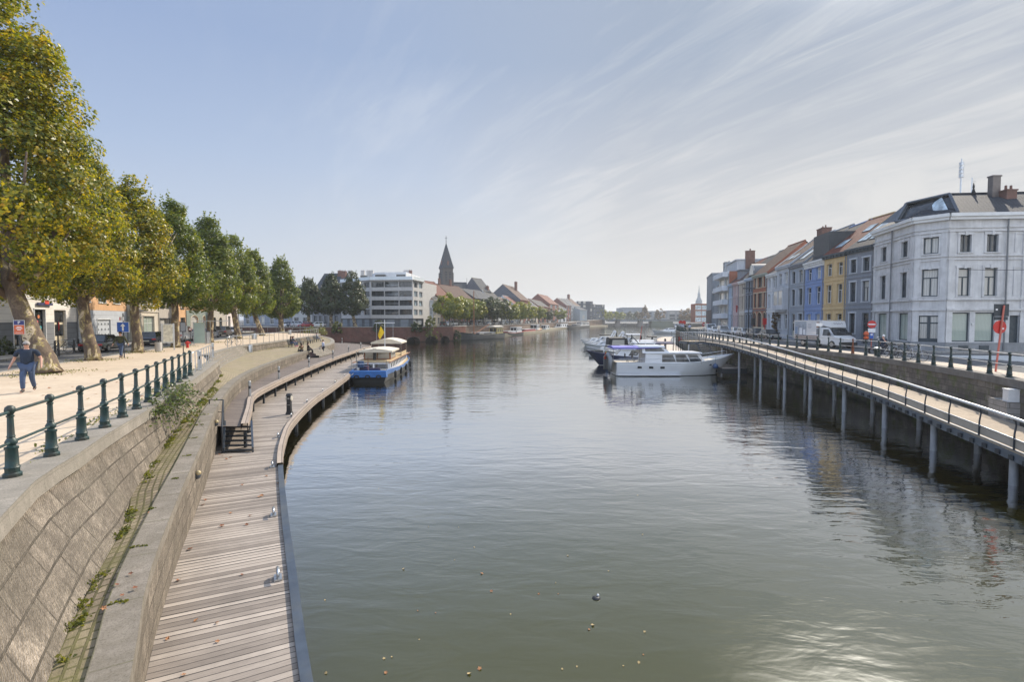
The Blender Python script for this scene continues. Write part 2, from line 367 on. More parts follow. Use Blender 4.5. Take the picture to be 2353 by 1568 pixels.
rcop_m = Mbrick('old_coping', (.21, .195, .175), (.17, .16, .145), (.07, .065, .06), 1.8, 30, .01, dirt=(.11, .10, .085), dscale=.6, noise_amp=.35, bmp=.3)
rbrick_m = Mbrick('quay_brick', (.21, .075, .055), (.15, .055, .042), (.16, .12, .10), .24, .075, .01, dirt=(.10, .062, .05), dscale=.25, noise_amp=.45, bmp=.3, wet=(.02, .02, .014))
ubrick_m = Mbrick('bank_wall', (.24, .17, .13), (.19, .14, .11), (.14, .12, .10), .5, .25, .012, dirt=(.12, .09, .07), dscale=.15, noise_amp=.4, bmp=.3)
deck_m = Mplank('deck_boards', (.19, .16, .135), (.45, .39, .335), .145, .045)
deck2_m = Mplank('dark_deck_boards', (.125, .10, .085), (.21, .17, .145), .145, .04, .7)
kerbwood_m = Mplank('edge_boards', (.28, .225, .185), (.42, .35, .29), .16, .05, .75, axis=1)
steel_m = M('blue_steel', (.10, .125, .16), .42, .6, .25, 3, dirt=(.16, .17, .17))
dsteel_m = M('dark_steel', (.05, .056, .065), .45, .5, .2, 3)
galv_m = M('galvanised', (.50, .52, .54), .32, .85, .15, 5)
white_rail_m = M('pale_steel', (.72, .73, .74), .28, .55, .1, 3)
green_iron_m = M('green_iron', (.013, .046, .046), .42, .1, .35, 9, bmp=.25, dirt=(.06, .04, .028))
dgreen_m = M('dark_green_iron', (.012, .03, .028), .4, .1, .3, 5)
rust_m = M('rusty_iron', (.19, .06, .022), .85, .0, .4, 7)
kerb_m = M('kerb_stone', (.30, .29, .27), .85, 0, .2, 2)
grass_m = Mground('grass', (.14, .18, .035), (.22, .22, .05), (.09, .12, .02), 3, fine=50)
black_m = M('black_void', (.006, .006, .006), .9)
white_paint_m = M('white_paint', (.72, .72, .70), .6, 0, .12, 3)
yellow_paint_m = M('yellow_paint', (.62, .36, .03), .6, 0, .2, 3)
# water: turbid olive body under a rippled surface
wm, wt, wb = base('river_water'); wg = N(wt, 'ShaderNodeNewGeometry'); wp = wg.outputs['Position']; wt.nodes.remove(wb)
wc = mixc(wt, noise(wt, wp, .05, 3, .5), (.044, .045, .009), (.058, .056, .011))
patch = ramp(wt, noise(wt, mapping(wt, wp, scale=(.6, 1.5, 1), rot=(0, 0, .35)), .045, 3, .6), [(.3, .25), (.7, 1.0)])
h1 = noise(wt, mapping(wt, wp, scale=(.75, 1.9, 1), rot=(0, 0, .45)), .95, 3, .5, .4)
h2 = noise(wt, mapping(wt, wp, scale=(.8, 1.5, 1), rot=(0, 0, -.5)), 3.1, 3, .55, .3)
h3 = noise(wt, mapping(wt, wp, scale=(.5, 1.2, 1), rot=(0, 0, .15)), .22, 2, .5)
hh = mth(wt, 'ADD', mth(wt, 'MULTIPLY', h1, mth(wt, 'MULTIPLY', patch, 1.05)), mth(wt, 'ADD', mth(wt, 'MULTIPLY', h2, mth(wt, 'MULTIPLY', patch, .16)), mth(wt, 'MULTIPLY', h3, 1.2)))
bn = N(wt, 'ShaderNodeBump'); bn.inputs['Strength'].default_value = 1; bn.inputs['Distance'].default_value = .034; wt.links.new(hh, bn.inputs['Height'])
fr_ = N(wt, 'ShaderNodeFresnel'); fr_.inputs[0].default_value = 1.333; wt.links.new(bn.outputs[0], fr_.inputs['Normal'])
df = N(wt, 'ShaderNodeBsdfDiffuse'); wt.links.new(wc, df.inputs[0]); gl = N(wt, 'ShaderNodeBsdfGlossy'); gl.inputs['Roughness'].default_value = .03; wt.links.new(bn.outputs[0], gl.inputs['Normal']); wt.links.new(bn.outputs[0], df.inputs['Normal'])
wx = N(wt, 'ShaderNodeMixShader'); wt.links.new(mth(wt, 'MINIMUM', mth(wt, 'ADD', mth(wt, 'MULTIPLY', fr_.outputs[0], 4.3), .0), .97), wx.inputs[0]); wt.links.new(df.outputs[0], wx.inputs[1]); wt.links.new(gl.outputs[0], wx.inputs[2]); wt.links.new(wx.outputs[0], wt.nodes['Material Output'].inputs[0])
mb = MB(); mb.face([(-400, -80, 0), (800, -80, 0), (800, 900, 0), (-400, 900, 0)]); struct(mb.build('water', wm))

# ------------------------------------------------------------------ left quay plan
V3 = lambda L, z=None: [Vector((p[0], p[1], p[2] if z is None else z)) for p in L]
COP = V3([(-1.2, -3), (-3.5, 1.6), (-6.41, 6.31), (-7.4, 7.9), (-8.12, 9.59), (-8.88, 11.23), (-10.97, 16.26), (-12.78, 20.22), (-15.3, 25.7), (-17.9, 31.24)], 3.42)
FOOT = V3([(-.2, -3, 1.98), (-2.7, 1.6, 1.98), (-5.6, 6.31, 1.98), (-6.5, 7.95, 1.98), (-7.42, 9.65, 2.0), (-8.45, 11.3, 2.02), (-10.85, 16.3, 2.28), (-12.65, 20.25, 2.38), (-15.2, 25.75, 2.45), (-17.8, 31.3, 2.6)])
PARA = V3([(.3, -3, 2.05), (-2.3, 2.2, 2.05), (-4.2, 5.45, 2.05), (-5.4, 7.4, 2.1), (-7.0, 10.5, 2.15), (-8.2, 13.0, 2.25), (-9.4, 15.5, 2.38), (-11.2, 19.1, 2.45), (-12.7, 22.3, 2.48), (-14.5, 26.3, 2.48), (-16.3, 30.9, 2.48), (-18.05, 36.5, 2.48), (-19.75, 43.3, 2.48), (-21.35, 50.5, 2.48), (-22.6, 57, 2.48)])
PEND = V3([(-23.6, 64.5, 2.6), (-25, 71, 2.6), (-27.5, 79.2, 2.6), (-32.3, 91.5, 2.6), (-38.4, 104, 2.6), (-43.3, 113, 2.6)])
FW = V3([(-21.5, 36.2), (-23.9, 42.8), (-25.84, 49.2), (-26.9, 57.7), (-29, 70), (-31.7, 83.4), (-35.2, 92.8), (-42, 98.5), (-60, 101)], 3.4)
UPO = V3([(-10.55, 20.3), (-12.5, 24.5), (-14.27, 28.28), (-15.24, 32.14), (-16.15, 36.65), (-17.78, 45.78), (-19.74, 58.75), (-21.9, 76.9)], 1.65)
LOWO = V3([(.2, 1.5), (-1.2, 4), (-2.81, 7.0), (-3.4, 8.18), (-4.34, 10.1), (-5.88, 13.23), (-8.19, 18.11), (-9.52, 21.33), (-10.82, 25.15), (-12.35, 31.76), (-13.33, 37.83), (-14.9, 47.11), (-17.27, 59.89), (-19.6, 72), (-22.2, 81)], .8)
COP, FOOT = resample(COP, n=44), resample(FOOT, n=44)
PARA = resample(PARA, n=70); PEND = resample(PEND, n=24); FW = resample(FW, n=48)
UPO = resample(UPO, n=40); LOWO = resample(LOWO, n=70)
def zs(pl, z): return [Vector((p[0], p[1], z)) for p in pl]
def dz(pl, d): return [Vector((p[0], p[1], p[2]+d)) for p in pl]
def slab_edge(mb, A, h, mi=0):
    mb.loft(A, dz(A, -h), mi)
# upper quay wall
qw = thing('quay_wall', 'sloping pale stone quay wall with slab coping beneath the green railing', 'quay wall')
mb = MB(); mb.loft(zs(offset(COP, .07), 3.14), FOOT); mb.build('wall_face', stone_m, qw)
mb = MB(); inn = offset(COP, .62)
mb.loft(inn, COP); mb.loft(COP, dz(COP, -.06), 0); mb.loft(dz(COP, -.06), zs(offset(COP, -.02), 3.14)); mb.loft(zs(offset(COP, -.02), 3.14), zs(offset(COP, .07), 3.14))
mb.loft(inn, dz(inn, -.3)); mb.face([COP[-1], inn[-1], inn[-1]+Vector((0, 0, -.9)), COP[-1]+Vector((0, 0, -.9))]); mb.build('coping', cop_m, qw)
# far upper wall with bench height
fw = thing('terrace_wall', 'low curved stone wall behind the benches of the terrace', 'terrace wall')
mb = MB(); mb.loft(zs(offset(FW, .03), 3.26), zs(FW, 2.5)); mb.build('wall_face', stone_m, fw)
mb = MB(); i2 = offset(FW, .55); mb.loft(i2, offset(FW, -.03)); mb.loft(offset(FW, -.03), zs(offset(FW, -.03), 3.26)); mb.loft(zs(offset(FW, -.03), 3.26), zs(offset(FW, .03), 3.26)); mb.build('coping', cop_m, fw)
# broad steps
A = resample(V3([(-18.45, 30.9), (-21.2, 36.2), (-23.9, 42.8), (-25.84, 49.2)], 3.38), n=20)
B = resample(V3([(-17.85, 31.3), (-19.7, 34.6), (-22.9, 42.5), (-25.75, 50.3)], 2.66), n=20)
st = thing('stone_steps', 'broad fan of stone steps leading down to the cobbled terrace', 'steps')
mb = MB(); cur = [[A[i].lerp(B[i], k/4) for i in range(20)] for k in range(5)]
for k in range(4):
    zt = 3.38-.18*(k+1)
    mb.loft(zs(cur[k], zt+.18), zs(cur[k], zt)); mb.loft(zs(cur[k], zt), zs(cur[k+1], zt))
mb.build('tread', cop_m, st)
# terrace floor (cobbled strip that widens)
PL = resample(V3([(-.2, -3, 1.98), (-2.7, 1.6, 1.98), (-5.6, 6.31, 1.98), (-7.42, 9.65, 2.0), (-8.95, 12.1, 2.06), (-10.85, 16.3, 2.28), (-12.65, 20.25, 2.38), (-15.2, 25.75, 2.43), (-17.8, 31.3, 2.6), (-19.8, 34.6, 2.66), (-22.9, 42.5, 2.66), (-25.75, 50.3, 2.66), (-27, 57.7, 2.64), (-29, 70, 2.6), (-31.7, 83.4, 2.57), (-35.2, 92.8, 2.57), (-42, 99, 2.57)]), n=90)
PIN = offset(PARA, .38)
PR = resample(PIN[::2]+[PIN[-1]]+[Vector((-23.4, 61, 2.48)), ]+offset(PEND, .5)[::4], n=90)
PR = [Vector((p.x, p.y, min(p.z-.05, 2.56))) for p in PR]
PRD = resample(PR, n=1500); PR = [min(PRD, key=lambda p: (p-q).length_squared+((p-q).dot((PL[min(i+1, 89)]-PL[max(i-1, 0)]).normalized()))**2*6) if q.y < 45 else PR[i] for i, q in enumerate(PL)]
mb = MB(); mbn = MB()
k17 = next(i for i, p in enumerate(PL) if p.y > 19)
mbn.loft(PL[:k17+1], PR[:k17+1]); mb.loft(PL[k17:], PR[k17:])
struct(mbn.build('cobbled_path', cobble_m)); struct(mb.build('terrace', plaza_m))
# seat-height ledge along the terrace
pw = thing('ledge_wall', 'stone ledge wall of big slabs above the boardwalk', 'ledge wall')
foot = zs(PARA, .4)
mb = MB(); mb.loft(dz(PARA, -.2), foot); mb.build('wall_face', stone_m, pw)
po = offset(PARA, -.03)
mb = MB(); mb.loft(PIN, po); mb.loft(po, dz(po, -.2)); mb.loft(dz(po, -.2), dz(PARA, -.2)); mb.loft(PIN, dz(PIN, -.6)); mb.build('coping', ledge_m, pw)
pe = thing('ledge_wall', 'rounded stone ledge closing the far end of the terrace', 'ledge wall')
mb = MB(); mb.loft(dz(PEND, -.18), zs(PEND, 1.2)); mb.build('wall_face', stone_m, pe)
pi_ = offset(PEND, .55); mb = MB(); mb.loft(pi_, offset(PEND, -.03)); mb.loft(offset(PEND, -.03), dz(offset(PEND, -.03), -.18)); mb.loft(pi_, dz(pi_, -.3)); mb.build('coping', cop_m, pe)
# little steps in the gap
A = [PARA[-1], Vector((-23.0, 60.5, 2.48)), PEND[0]]; ga = resample(A, n=9)
mb = MB(); s2 = thing('stone_steps', 'short stone steps beside the seated couple at the terrace edge', 'steps')
for k in range(4):
    a = zs(offset(ga, .35-.35*k), 2.5-.2*k); b = zs(offset(ga, -.35*k), 2.5-.2*k)
    mb.loft(a, b); mb.loft(b, dz(b, -.2))
mb.build('tread', cop_m, s2)
# land sheets
def sheet(name, pts, z, m):
    mb = MB(); mb.face([(p[0], p[1], z) for p in pts]); return struct(mb.build(name, m))
LB = [tuple(p[:2]) for p in offset(COP, .35)]+[(-21.6, 36.2)]+[tuple(p[:2]) for p in offset(FW, .4)]
sheet('street_left', [(-500, -60), (-1.5, -60)]+LB+[(-75, 103), (-75, 130), (-500, 131)], 3.22, asph_m)
KX = lambda Y: -24.9-.304*(Y-24.9)-.0 if Y < 105 else -49.3
KL = [(KX(Y), Y) for Y in (-20, 0, 24.9, 40, 60, 80, 98)]
mb = MB(); gp = [tuple(p[:2]) for p in offset(COP, .58)]+[(-21.9, 36.2)]+[tuple(p[:2]) for p in offset(FW, .5)][:-4]+[(-47, 99)]+KL[::-1]
mb.prism(gp, 3.2, 3.34); struct(mb.build('gravel_promenade', gravel_m))
mb = MB()
for a, b in zip(KL, KL[1:]):
    mb.prism([(a[0]-.28, a[1]), (a[0]-.02, a[1]), (b[0]-.02, b[1]), (b[0]-.28, b[1])], 3.2, 3.36)
struct(mb.build('kerb', kerb_m))
BX = lambda Y: -37.7-.304*(Y-38.3)
mb = MB(); mb.prism([(BX(-10)+3.4, -10), (BX(115)+3.4, 115), (BX(115)-1, 115), (BX(-10)-1, -10)], 3.2, 3.36); struct(mb.build('pavement', pave_m))
mb = MB()
for k in range(14):      # faded parking line along the kerb
    Y = 26+k*6; mb.prism([(KX(Y)-1.0, Y), (KX(Y)-.86, Y), (KX(Y+3.6)-.86, Y+3.6), (KX(Y+3.6)-1.0, Y+3.6)], 3.22, 3.226)
struct(mb.build('road_marking', white_paint_m))
# boardwalk (lower deck)
bw = thing('boardwalk', 'weathered plank boardwalk along the water at the foot of the stone wall', 'boardwalk')
PF = resample(zs(list(PARA), .8)[2:]+zs(PEND, .8)[:6], n=70)
LO = resample(LOWO, n=70)
PD = resample(zs(list(PARA), .8)+[Vector((-23.2, 61, .8))]+zs(PEND, .8)[:8], n=900)
PF = [min(PD, key=lambda p: (p-q).length_squared+((p-q).dot((LO[min(i+1, 69)]-LO[max(i-1, 0)]).normalized()))**2*6) for i, q in enumerate(LO)]
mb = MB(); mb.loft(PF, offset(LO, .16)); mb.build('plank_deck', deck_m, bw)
kn = next(i for i, p in enumerate(LO) if p.y > 17.6)
def kerbstrip(mb, C, w, h0, h1, mi=0):
    a = offset(C, w); mb.loft(dz(a, h1), dz(C, h1), mi); mb.loft(dz(C, h1), dz(C, h0), mi); mb.loft(dz(a, h0), dz(a, h1), mi)
mb = MB(); kerbstrip(mb, LO[:kn+1], .16, -.34, .07); mb.build('steel_edge', steel_m, bw)
mb = MB(); kerbstrip(mb, LO[kn:], .2, -.26, .13); mb.build('timber_edge', kerbwood_m, bw)
pil = None
for p in resample(offset(LO, .35), step=4.2)[1:]:
    if pil is None:
        mb = MB(); mb.tube([(0, 0, -1), (0, 0, .5)], .13, 8); pil = mb.build('pile', dsteel_m, bw); c = pil
    else: c = pil.copy(); COL.objects.link(c); c.parent = bw
    c.location = (p.x, p.y, 0)
# upper deck
ud = thing('boardwalk', 'darker raised plank deck between the stair and the terrace ledge', 'boardwalk')
UF = resample([p for p in zs(PARA, 1.65) if p.y > 20.2]+[Vector((-23.2, 61, 1.65))]+zs(PEND, 1.65)[:15], n=60)
UO = resample(list(UPO)+V3([(-22.6, 82), (-26, 88), (-30.5, 93)], 1.65), n=60)
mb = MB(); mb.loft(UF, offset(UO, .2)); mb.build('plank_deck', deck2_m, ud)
UK = resample(UPO, n=44)
mb = MB(); kerbstrip(mb, UK, .26, -.22, .12); mb.build('timber_edge', kerbwood_m, ud)
mb = MB(); kerbstrip(mb, [p for p in UO if p.y > 76], .2, -.3, .06); mb.build('end_edge', kerbwood_m, ud)
mb = MB(); mb.loft(zs(offset(UK, .9), 1.6), zs(offset(UK, .9), .5)); mb.build('gap_shade', black_m, ud)  # black sheet paints the shade in the open gap under the deck
pst = None
for p in resample(offset(UK, .1), step=2.9):
    if pst is None:
        mb = MB(); mb.box(-.05, .05, -.05, .05, .78, 1.45); pst = mb.build('post', dsteel_m, ud); c = pst
    else: c = pst.copy(); COL.objects.link(c); c.parent = ud
    c.location = (p.x, p.y, 0)
# steel stair between the decks
sl0, sr0 = Vector((*atz(514, 1042, .8), .8)), Vector((*atz(581, 1040, .8), .8)); sl1, sr1 = Vector((*atz(517, 976, 1.65), 1.65)), Vector((*atz(578, 976, 1.65), 1.65))
ss = thing('steel_stairs', 'dark steel open stair between the boardwalk and the raised deck', 'stairs')
for a, b in ((sl0, sl1), (sr0, sr1)):
    mb = MB(); d = Vector((.04, 0, 0)); mb.face([a-d, b-d, b-d+Vector((0, 0, .16)), a-d+Vector((0, 0, .2))]); mb.face([a+d, b+d, b+d+Vector((0, 0, .16)), a+d+Vector((0, 0, .2))])
    mb.face([a-d+Vector((0, 0, .2)), a+d+Vector((0, 0, .2)), b+d+Vector((0, 0, .16)), b-d+Vector((0, 0, .16))]); mb.face([a-d, a+d, a+d+Vector((0, 0, .2)), a-d+Vector((0, 0, .2))]); mb.build('stringer', steel_m, ss)
for k in range(6):
    f = k/6+.02; a, b = sl0.lerp(sl1, f), sr0.lerp(sr1, f); g = (sl1-sl0); g.z = 0; g = g.normalized()*.2; z = Vector((0, 0, .07)); h = Vector((0, 0, .045))
    mb = MB(); mb.face([a+z, b+z, b+g+z, a+g+z]); mb.face([a+z-h, b+z-h, b+z, a+z]); mb.build('tread', dsteel_m, ss)
mb = MB(); e = Vector((-.05, 0, 0)); H = Vector((0, 0, 1.0))
mb.tube([sl0+e, sl0+e+H], .028, 6); mb.tube([sl1+e, sl1+e+H], .028, 6); mb.tube([sl0+e+H, sl1+e+H], .028, 6); mb.tube([sl0+e+H*.5, sl1+e+H*.5], .015, 6)
q = sl1+e+Vector((-.62, .1, 0)); mb.tube([sl1+e+H, q+H, q], .024, 6); mb.tube([sl1+e+H*.5, q+H*.5], .015, 6)
mb.build('handrail', dsteel_m, ss)
# ------------------------------------------------------------------ green cast-iron railing, left
def iron_post(mat, parent, h=1.12, r=1.0):
    mb = MB(); mb.lathe([(.125*r, 0), (.125*r, .05), (.098*r, .07), (.098*r, .13), (.108*r, .15), (.092*r, .17), (.082*r, .43), (.095*r, .45), (.095*r, .47), (.06*r, .48), (.055*r, .50), (.082*r, .53), (.085*r, .56), (.06*r, .60), (.05*r, .62), (.06*r, .64), (.05*r, .66), (.042*r, .94), (.055*r, .955), (.055*r, .97), (.038*r, .98), (.05*r, 1.0), (.072*r, 1.035), (.076*r, 1.06), (.066*r, 1.1), (.03*r, 1.13)], 8)
    return mb.build('post', mat, parent, smooth=True, auto=40)
gr = thing('iron_railing', 'green cast iron railing with ball topped posts on the near quay wall', 'railing')
GP = resample(V3([(-5.7, 3.2), (-6.6, 5.1), (-7.2, 6.4), (-7.8, 7.75), (-9.27, 11.45), (-10.81, 15.01), (-11.83, 17.23), (-14.23, 22.56)], 3.42), step=1.29)
p0 = iron_post(green_iron_m, gr)
for k, p in enumerate(GP):
    c = p0 if k == 0 else p0.copy()
    if k: COL.objects.link(c); c.parent = gr
    c.location = p; c.rotation_euler = (0, 0, .35)
for nm, h, r in (('top_rail', 1.03, .026), ('lower_rail', .545, .022)):
    mb = MB(); mb.tube(dz(GP, h), r, 8); mb.build(nm, green_iron_m, gr, smooth=True)
def tube_railing(name, label, pts, z, step, mat, h=.98, r=.024, mids=(.5,), spikes=False):
    t = thing(name, label, 'railing'); P = resample(zs(pts, z), step=step); q = None
    for p in P:
        if q is None:
            mb = MB(); mb.tube([(0, 0, 0), (0, 0, h)], r*.9, 6); q = mb.build('post', mat, t); c = q
        else: c = q.copy(); COL.objects.link(c); c.parent = t
        c.location = p
    mb = MB(); mb.tube(dz(P, h), r, 6); mb.build('top_rail', mat, t, smooth=True)
    for m_ in mids: mb = MB(); mb.tube(dz(P, m_*h), r*.5, 5); mb.build('lower_rail', mat, t, smooth=True)
    return t
tube_railing('tube_railing', 'grey tube railing between the green posts and the broad steps', [p for p in offset(COP, .35) if p.y > 22.9], 3.42, 1.15, galv_m, mids=())
tube_railing('tube_railing', 'long grey tube railing curving along the terrace wall behind the benches', [p for p in offset(FW, .3) if p.y > 44.5], 3.4, 1.8, galv_m, .98, .03, mids=())
tube_railing('tube_railing', 'short grey tube railing on the rounded end of the terrace', [(-41.5, 104, 0), (-44, 109, 0), (-46, 116, 0)], 2.6, 1.9, galv_m, .98, .035)
tube_railing('mesh_railing', 'dark green railing at the end of the gravel promenade', [(-40, 103, 0), (-52, 103.5, 0), (-66, 104, 0)], 3.3, 2.0, dgreen_m, 1.0, .045)

# ------------------------------------------------------------------ right quay
WR = resample(V3([(14, 2), (18.5, 13.5), (21.3, 21.3), (22.5, 24.6), (23.8, 29.7), (25.1, 35.5), (25.6, 41.8), (25.75, 49.6), (25.6, 60), (26.2, 67), (28.3, 79.4), (34.9, 106), (42.3, 132), (56, 165), (92, 215)], 3.34), n=90)
rq = thing('quay_wall', 'dark mossy stone quay wall behind the sloping walkway', 'quay wall')
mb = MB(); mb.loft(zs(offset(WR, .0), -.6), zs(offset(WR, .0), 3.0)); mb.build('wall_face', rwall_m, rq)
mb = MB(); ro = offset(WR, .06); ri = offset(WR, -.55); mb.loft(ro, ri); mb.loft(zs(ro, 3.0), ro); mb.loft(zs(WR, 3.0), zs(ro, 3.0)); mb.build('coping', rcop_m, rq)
RL = [tuple(p[:2]) for p in offset(WR, -.3)]
sheet('street_right', [(14, -60)]+RL+[(140, 330), (172, 470), (172, 3200), (3200, 3200), (3200, -60)], 3.16, asph_m)
PN = [(p.x, p.y) for p in offset(WR, -.5)]; PO = [(p.x, p.y) for p in offset(WR, -2.5)]
mb = MB(); mb.prism(PN+PO[::-1], 3.1, 3.27); struct(mb.build('pavement', pale_m))
# houses' frontage line on the right (near -> far) and its pavement
FL = [(36.3, 51.6), (36.5, 60.2), (38.4, 71), (40.4, 81.4), (41.5, 90), (43, 100), (46.3, 115), (53, 135), (58, 150)]
fp = resample(V3(FL, 0), n=30); fo = offset(fp, 1.9)
mb = MB(); mb.prism([(p.x, p.y) for p in fo]+[(p.x+.5, p.y) for p in fp][::-1], 3.1, 3.29); struct(mb.build('pavement', pave_m))
mb = MB(); mb.prism([(34.4, 51.6), (33.0, 44.2), (35.3, 41.2), (60, 38.6), (60, 44), (36.5, 43.4), (35.3, 45), (36.6, 51.6)], 3.1, 3.29); struct(mb.build('pavement', pave_m))
mb = MB()
for k in range(3): mb.prism([(41+k*2.6, 41.0-k*.27), (42.3+k*2.6, 40.86-k*.27), (42.3+k*2.6, 40.74-k*.27), (41+k*2.6, 40.88-k*.27)], 3.2, 3.293)
struct(mb.build('kerb_marking', yellow_paint_m))
mb = MB()
for k in range(7):
    a = Vector((33.2, 33.0+k*.95)); mb.prism([(a.x-.2*k, a.y), (a.x+4.6, a.y-.5), (a.x+4.6, a.y), (a.x-.2*k, a.y+.5)], 3.16, 3.167)
struct(mb.build('road_marking', white_paint_m))
mb = MB(); mb.prism([(33.5, 27.5), (37, 29.2), (47, 27.5), (47, 22), (35, 22)], 3.1, 3.3); struct(mb.build('traffic_island', pave_m))
# railing on the right quay
rr = thing('iron_railing', 'dark green iron railing with silver rails along the far side quay', 'railing')
RP = resample([p for p in zs(offset(WR, -.22), 3.34) if 15 < p.y < 150], step=1.62)
q = iron_post(dgreen_m, rr, r=1.05)
for k, p in enumerate(RP):
    if k == 0: c = q
    elif k == 14: c = iron_post(rust_m, rr, r=1.05); c['label'] = 'rusty brown replacement post'
    else: c = q.copy(); COL.objects.link(c); c.parent = rr
    c.location = p
for nm, h, r in (('top_rail', 1.05, .03), ('lower_rail', .55, .022)):
    mb = MB(); mb.tube(dz(RP, h), r, 6); mb.build(nm, galv_m, rr, smooth=True)
# sloping walkway on piles
WO = resample(V3([(13.6, 9, 1.0), (15.8, 13.3, 1.2), (17.3, 17.3, 1.35), (18.5, 22.3, 1.6), (19.8, 27, 1.75), (20.85, 32, 1.92), (21.5, 36.5, 2.1), (22.35, 42, 2.35), (22.85, 48, 2.75), (23.05, 54, 3.1), (23.0, 58, 3.25), (22.8, 62.5, 3.3)]), n=60)
wk = thing('walkway', 'long sloping walkway on steel piles beside the dark quay wall', 'walkway')
WI = offset(WO, -2.55)
mb = MB(); mb.loft(WO, WI); mb.loft(dz(WI, -.12), dz(WO, -.12)); mb.build('paved_deck', ramp_m, wk)
mb = MB(); wb_ = offset(WO, .03); mb.loft(dz(wb_, -.05), dz(wb_, -.36)); mb.loft(dz(wb_, .02), dz(offset(WO, -.1), .02)); mb.loft(dz(wb_, -.05), dz(wb_, .02), 1); mb.loft(dz(wb_, -.36), dz(offset(WO, -.2), -.36))
mb.build('edge_beam', [steel_m, ramp_m], wk)
mb = MB()
for p, q_ in zip(resample(dz(WO, -.24), step=.72), resample(dz(offset(WO, .09), -.24), step=.72)):
    mb.box(p.x-.09, p.x+.06, p.y-.09, p.y+.09, p.z-.08, p.z+.08)
mb.build('bracket', dsteel_m, wk)['kind'] = 'stuff'
mb = MB(); bl = offset(WI, .25); mb.loft(dz(bl, -.12), dz(bl, -.45)); mb.build('inner_beam', dsteel_m, wk)
q = None
for P, n_ in ((resample(offset(WO, -.35), step=5.15), 0), (resample(offset(WO, -1.95), step=5.1), 1)):
    for p in P[1:]:
        if p.y > 57: continue
        if q is None: mb = MB(); mb.tube([(0, 0, -1.2), (0, 0, 1)], .135, 10); q = mb.build('pile', M('pile_grey', (.40, .405, .415), .5, .1, .25, 2, streak=True), wk, smooth=True, auto=40); c = q
        else: c = q.copy(); COL.objects.link(c); c.parent = wk
        c.location = (p.x, p.y, 0); c.scale = (1, 1, max(p.z-.3, .2))
q = None
for p in resample(offset(WO, -.05), step=1.92):
    if q is None:
        mb = MB(); mb.tube([(0, 0, -.1), (0, 0, .55), (.05, 0, .85), (.01, 0, 1.08)], [.035, .03, .028, .028], 6); mb.box(-.05, .07, -.02, .02, 1.02, 1.09); q = mb.build('baluster', dsteel_m, wk); c = q
    else: c = q.copy(); COL.objects.link(c); c.parent = wk
    c.location = p
mb = MB(); mb.tube(dz(offset(WO, .0), 1.12), .055, 8); mb.build('handrail', white_rail_m, wk, smooth=True)
mb = MB(); mb.tube(dz(offset(WO, -.05), .40), .022, 6); mb.build('lower_rail', white_rail_m, wk, smooth=True)
mb = MB(); mb.loft(dz(offset(WO, -.07), .38), dz(offset(WO, -.07), .06)); mb.build('kick_panel', M('kick_panel', (.46, .40, .33), .6, .2), wk)
# end landing + stair down to the jetty
ld = thing('landing', 'railed steel landing with stair down to the floating jetty', 'landing')
tube = MB()
L0 = Vector((22.75, 62.5, 3.3))
mb = MB(); mb.box(21.2, 25.6, 61.5, 64.6, 3.14, 3.3); mb.build('floor', ramp_m, ld)
mb = MB(); mb.box(21.1, 25.6, 61.4, 61.5, 2.95, 3.2); mb.box(21.1, 21.2, 61.4, 64.7, 2.95, 3.2); mb.build('edge_beam', steel_m, ld)
mb = MB()
pp = [(23.0, 61.5), (21.2, 61.5), (21.2, 64.5), (25.4, 64.5)]
for a, b in zip(pp, pp[1:]):
    for h in (.3, .55, .8, 1.05): mb.tube([(a[0], a[1], 3.3+h), (b[0], b[1], 3.3+h)], .03 if h > 1 else .015, 6)
    n_ = 4
    for j in range(n_+1):
        f = j/n_; mb.tube([(a[0]+(b[0]-a[0])*f, a[1]+(b[1]-a[1])*f, 3.2), (a[0]+(b[0]-a[0])*f, a[1]+(b[1]-a[1])*f, 4.35)], .025, 5)
mb.build('railing', galv_m, ld)
mb = MB()
for k in range(10): mb.box(22.0, 23.2, 60.2-k*.27, 60.45-k*.27, 3.0-k*.22, 3.05-k*.22)
mb.build('stair_flight', galv_m, ld)
for x in (21.95, 23.2):
    mb = MB(); mb.face([(x, 60.6, 3.2), (x, 57.5, .8), (x, 57.5, .55), (x, 60.9, 3.0)]); mb.face([(x+.06, 60.6, 3.2), (x+.06, 57.5, .8), (x+.06, 57.5, .55), (x+.06, 60.9, 3.0)]); mb.build('stringer', steel_m, ld)
for x, y in ((21.3, 61.6), (25.3, 61.6)):
    mb = MB(); mb.tube([(x, y, -1), (x, y, 3.1)], .11, 8); mb.build('leg', galv_m, ld)
# lower jetty following the wall
JI = resample(V3([(24.2, 52.5), (24.6, 60), (25.1, 67), (27.2, 79.4), (33.8, 106), (41.0, 132), (47.5, 151)], .85), n=40)
JO = resample(V3([(21.6, 52.5), (22.2, 60), (22.6, 67), (24.6, 80), (30.8, 107), (37.6, 133), (44.5, 151)], .85), n=40)
jt = thing('jetty', 'pale curved boardwalk jetty at the foot of the right bank wall', 'jetty')
mb = MB(); mb.loft(JO, JI); mb.build('plank_deck', Mplank('jetty_boards', (.38, .31, .25), (.50, .42, .34), .16), jt)
mb = MB(); mb.loft(dz(JO, .05), dz(JO, -.5)); mb.loft(dz(offset(JO, -.15), .05), dz(JO, .05)); mb.face([JO[0]+Vector((0, 0, .02)), JI[0]+Vector((0, 0, .02)), JI[0]+Vector((0, 0, -.5)), JO[0]+Vector((0, 0, -.5))]); mb.build('edge_beam', dsteel_m, jt)
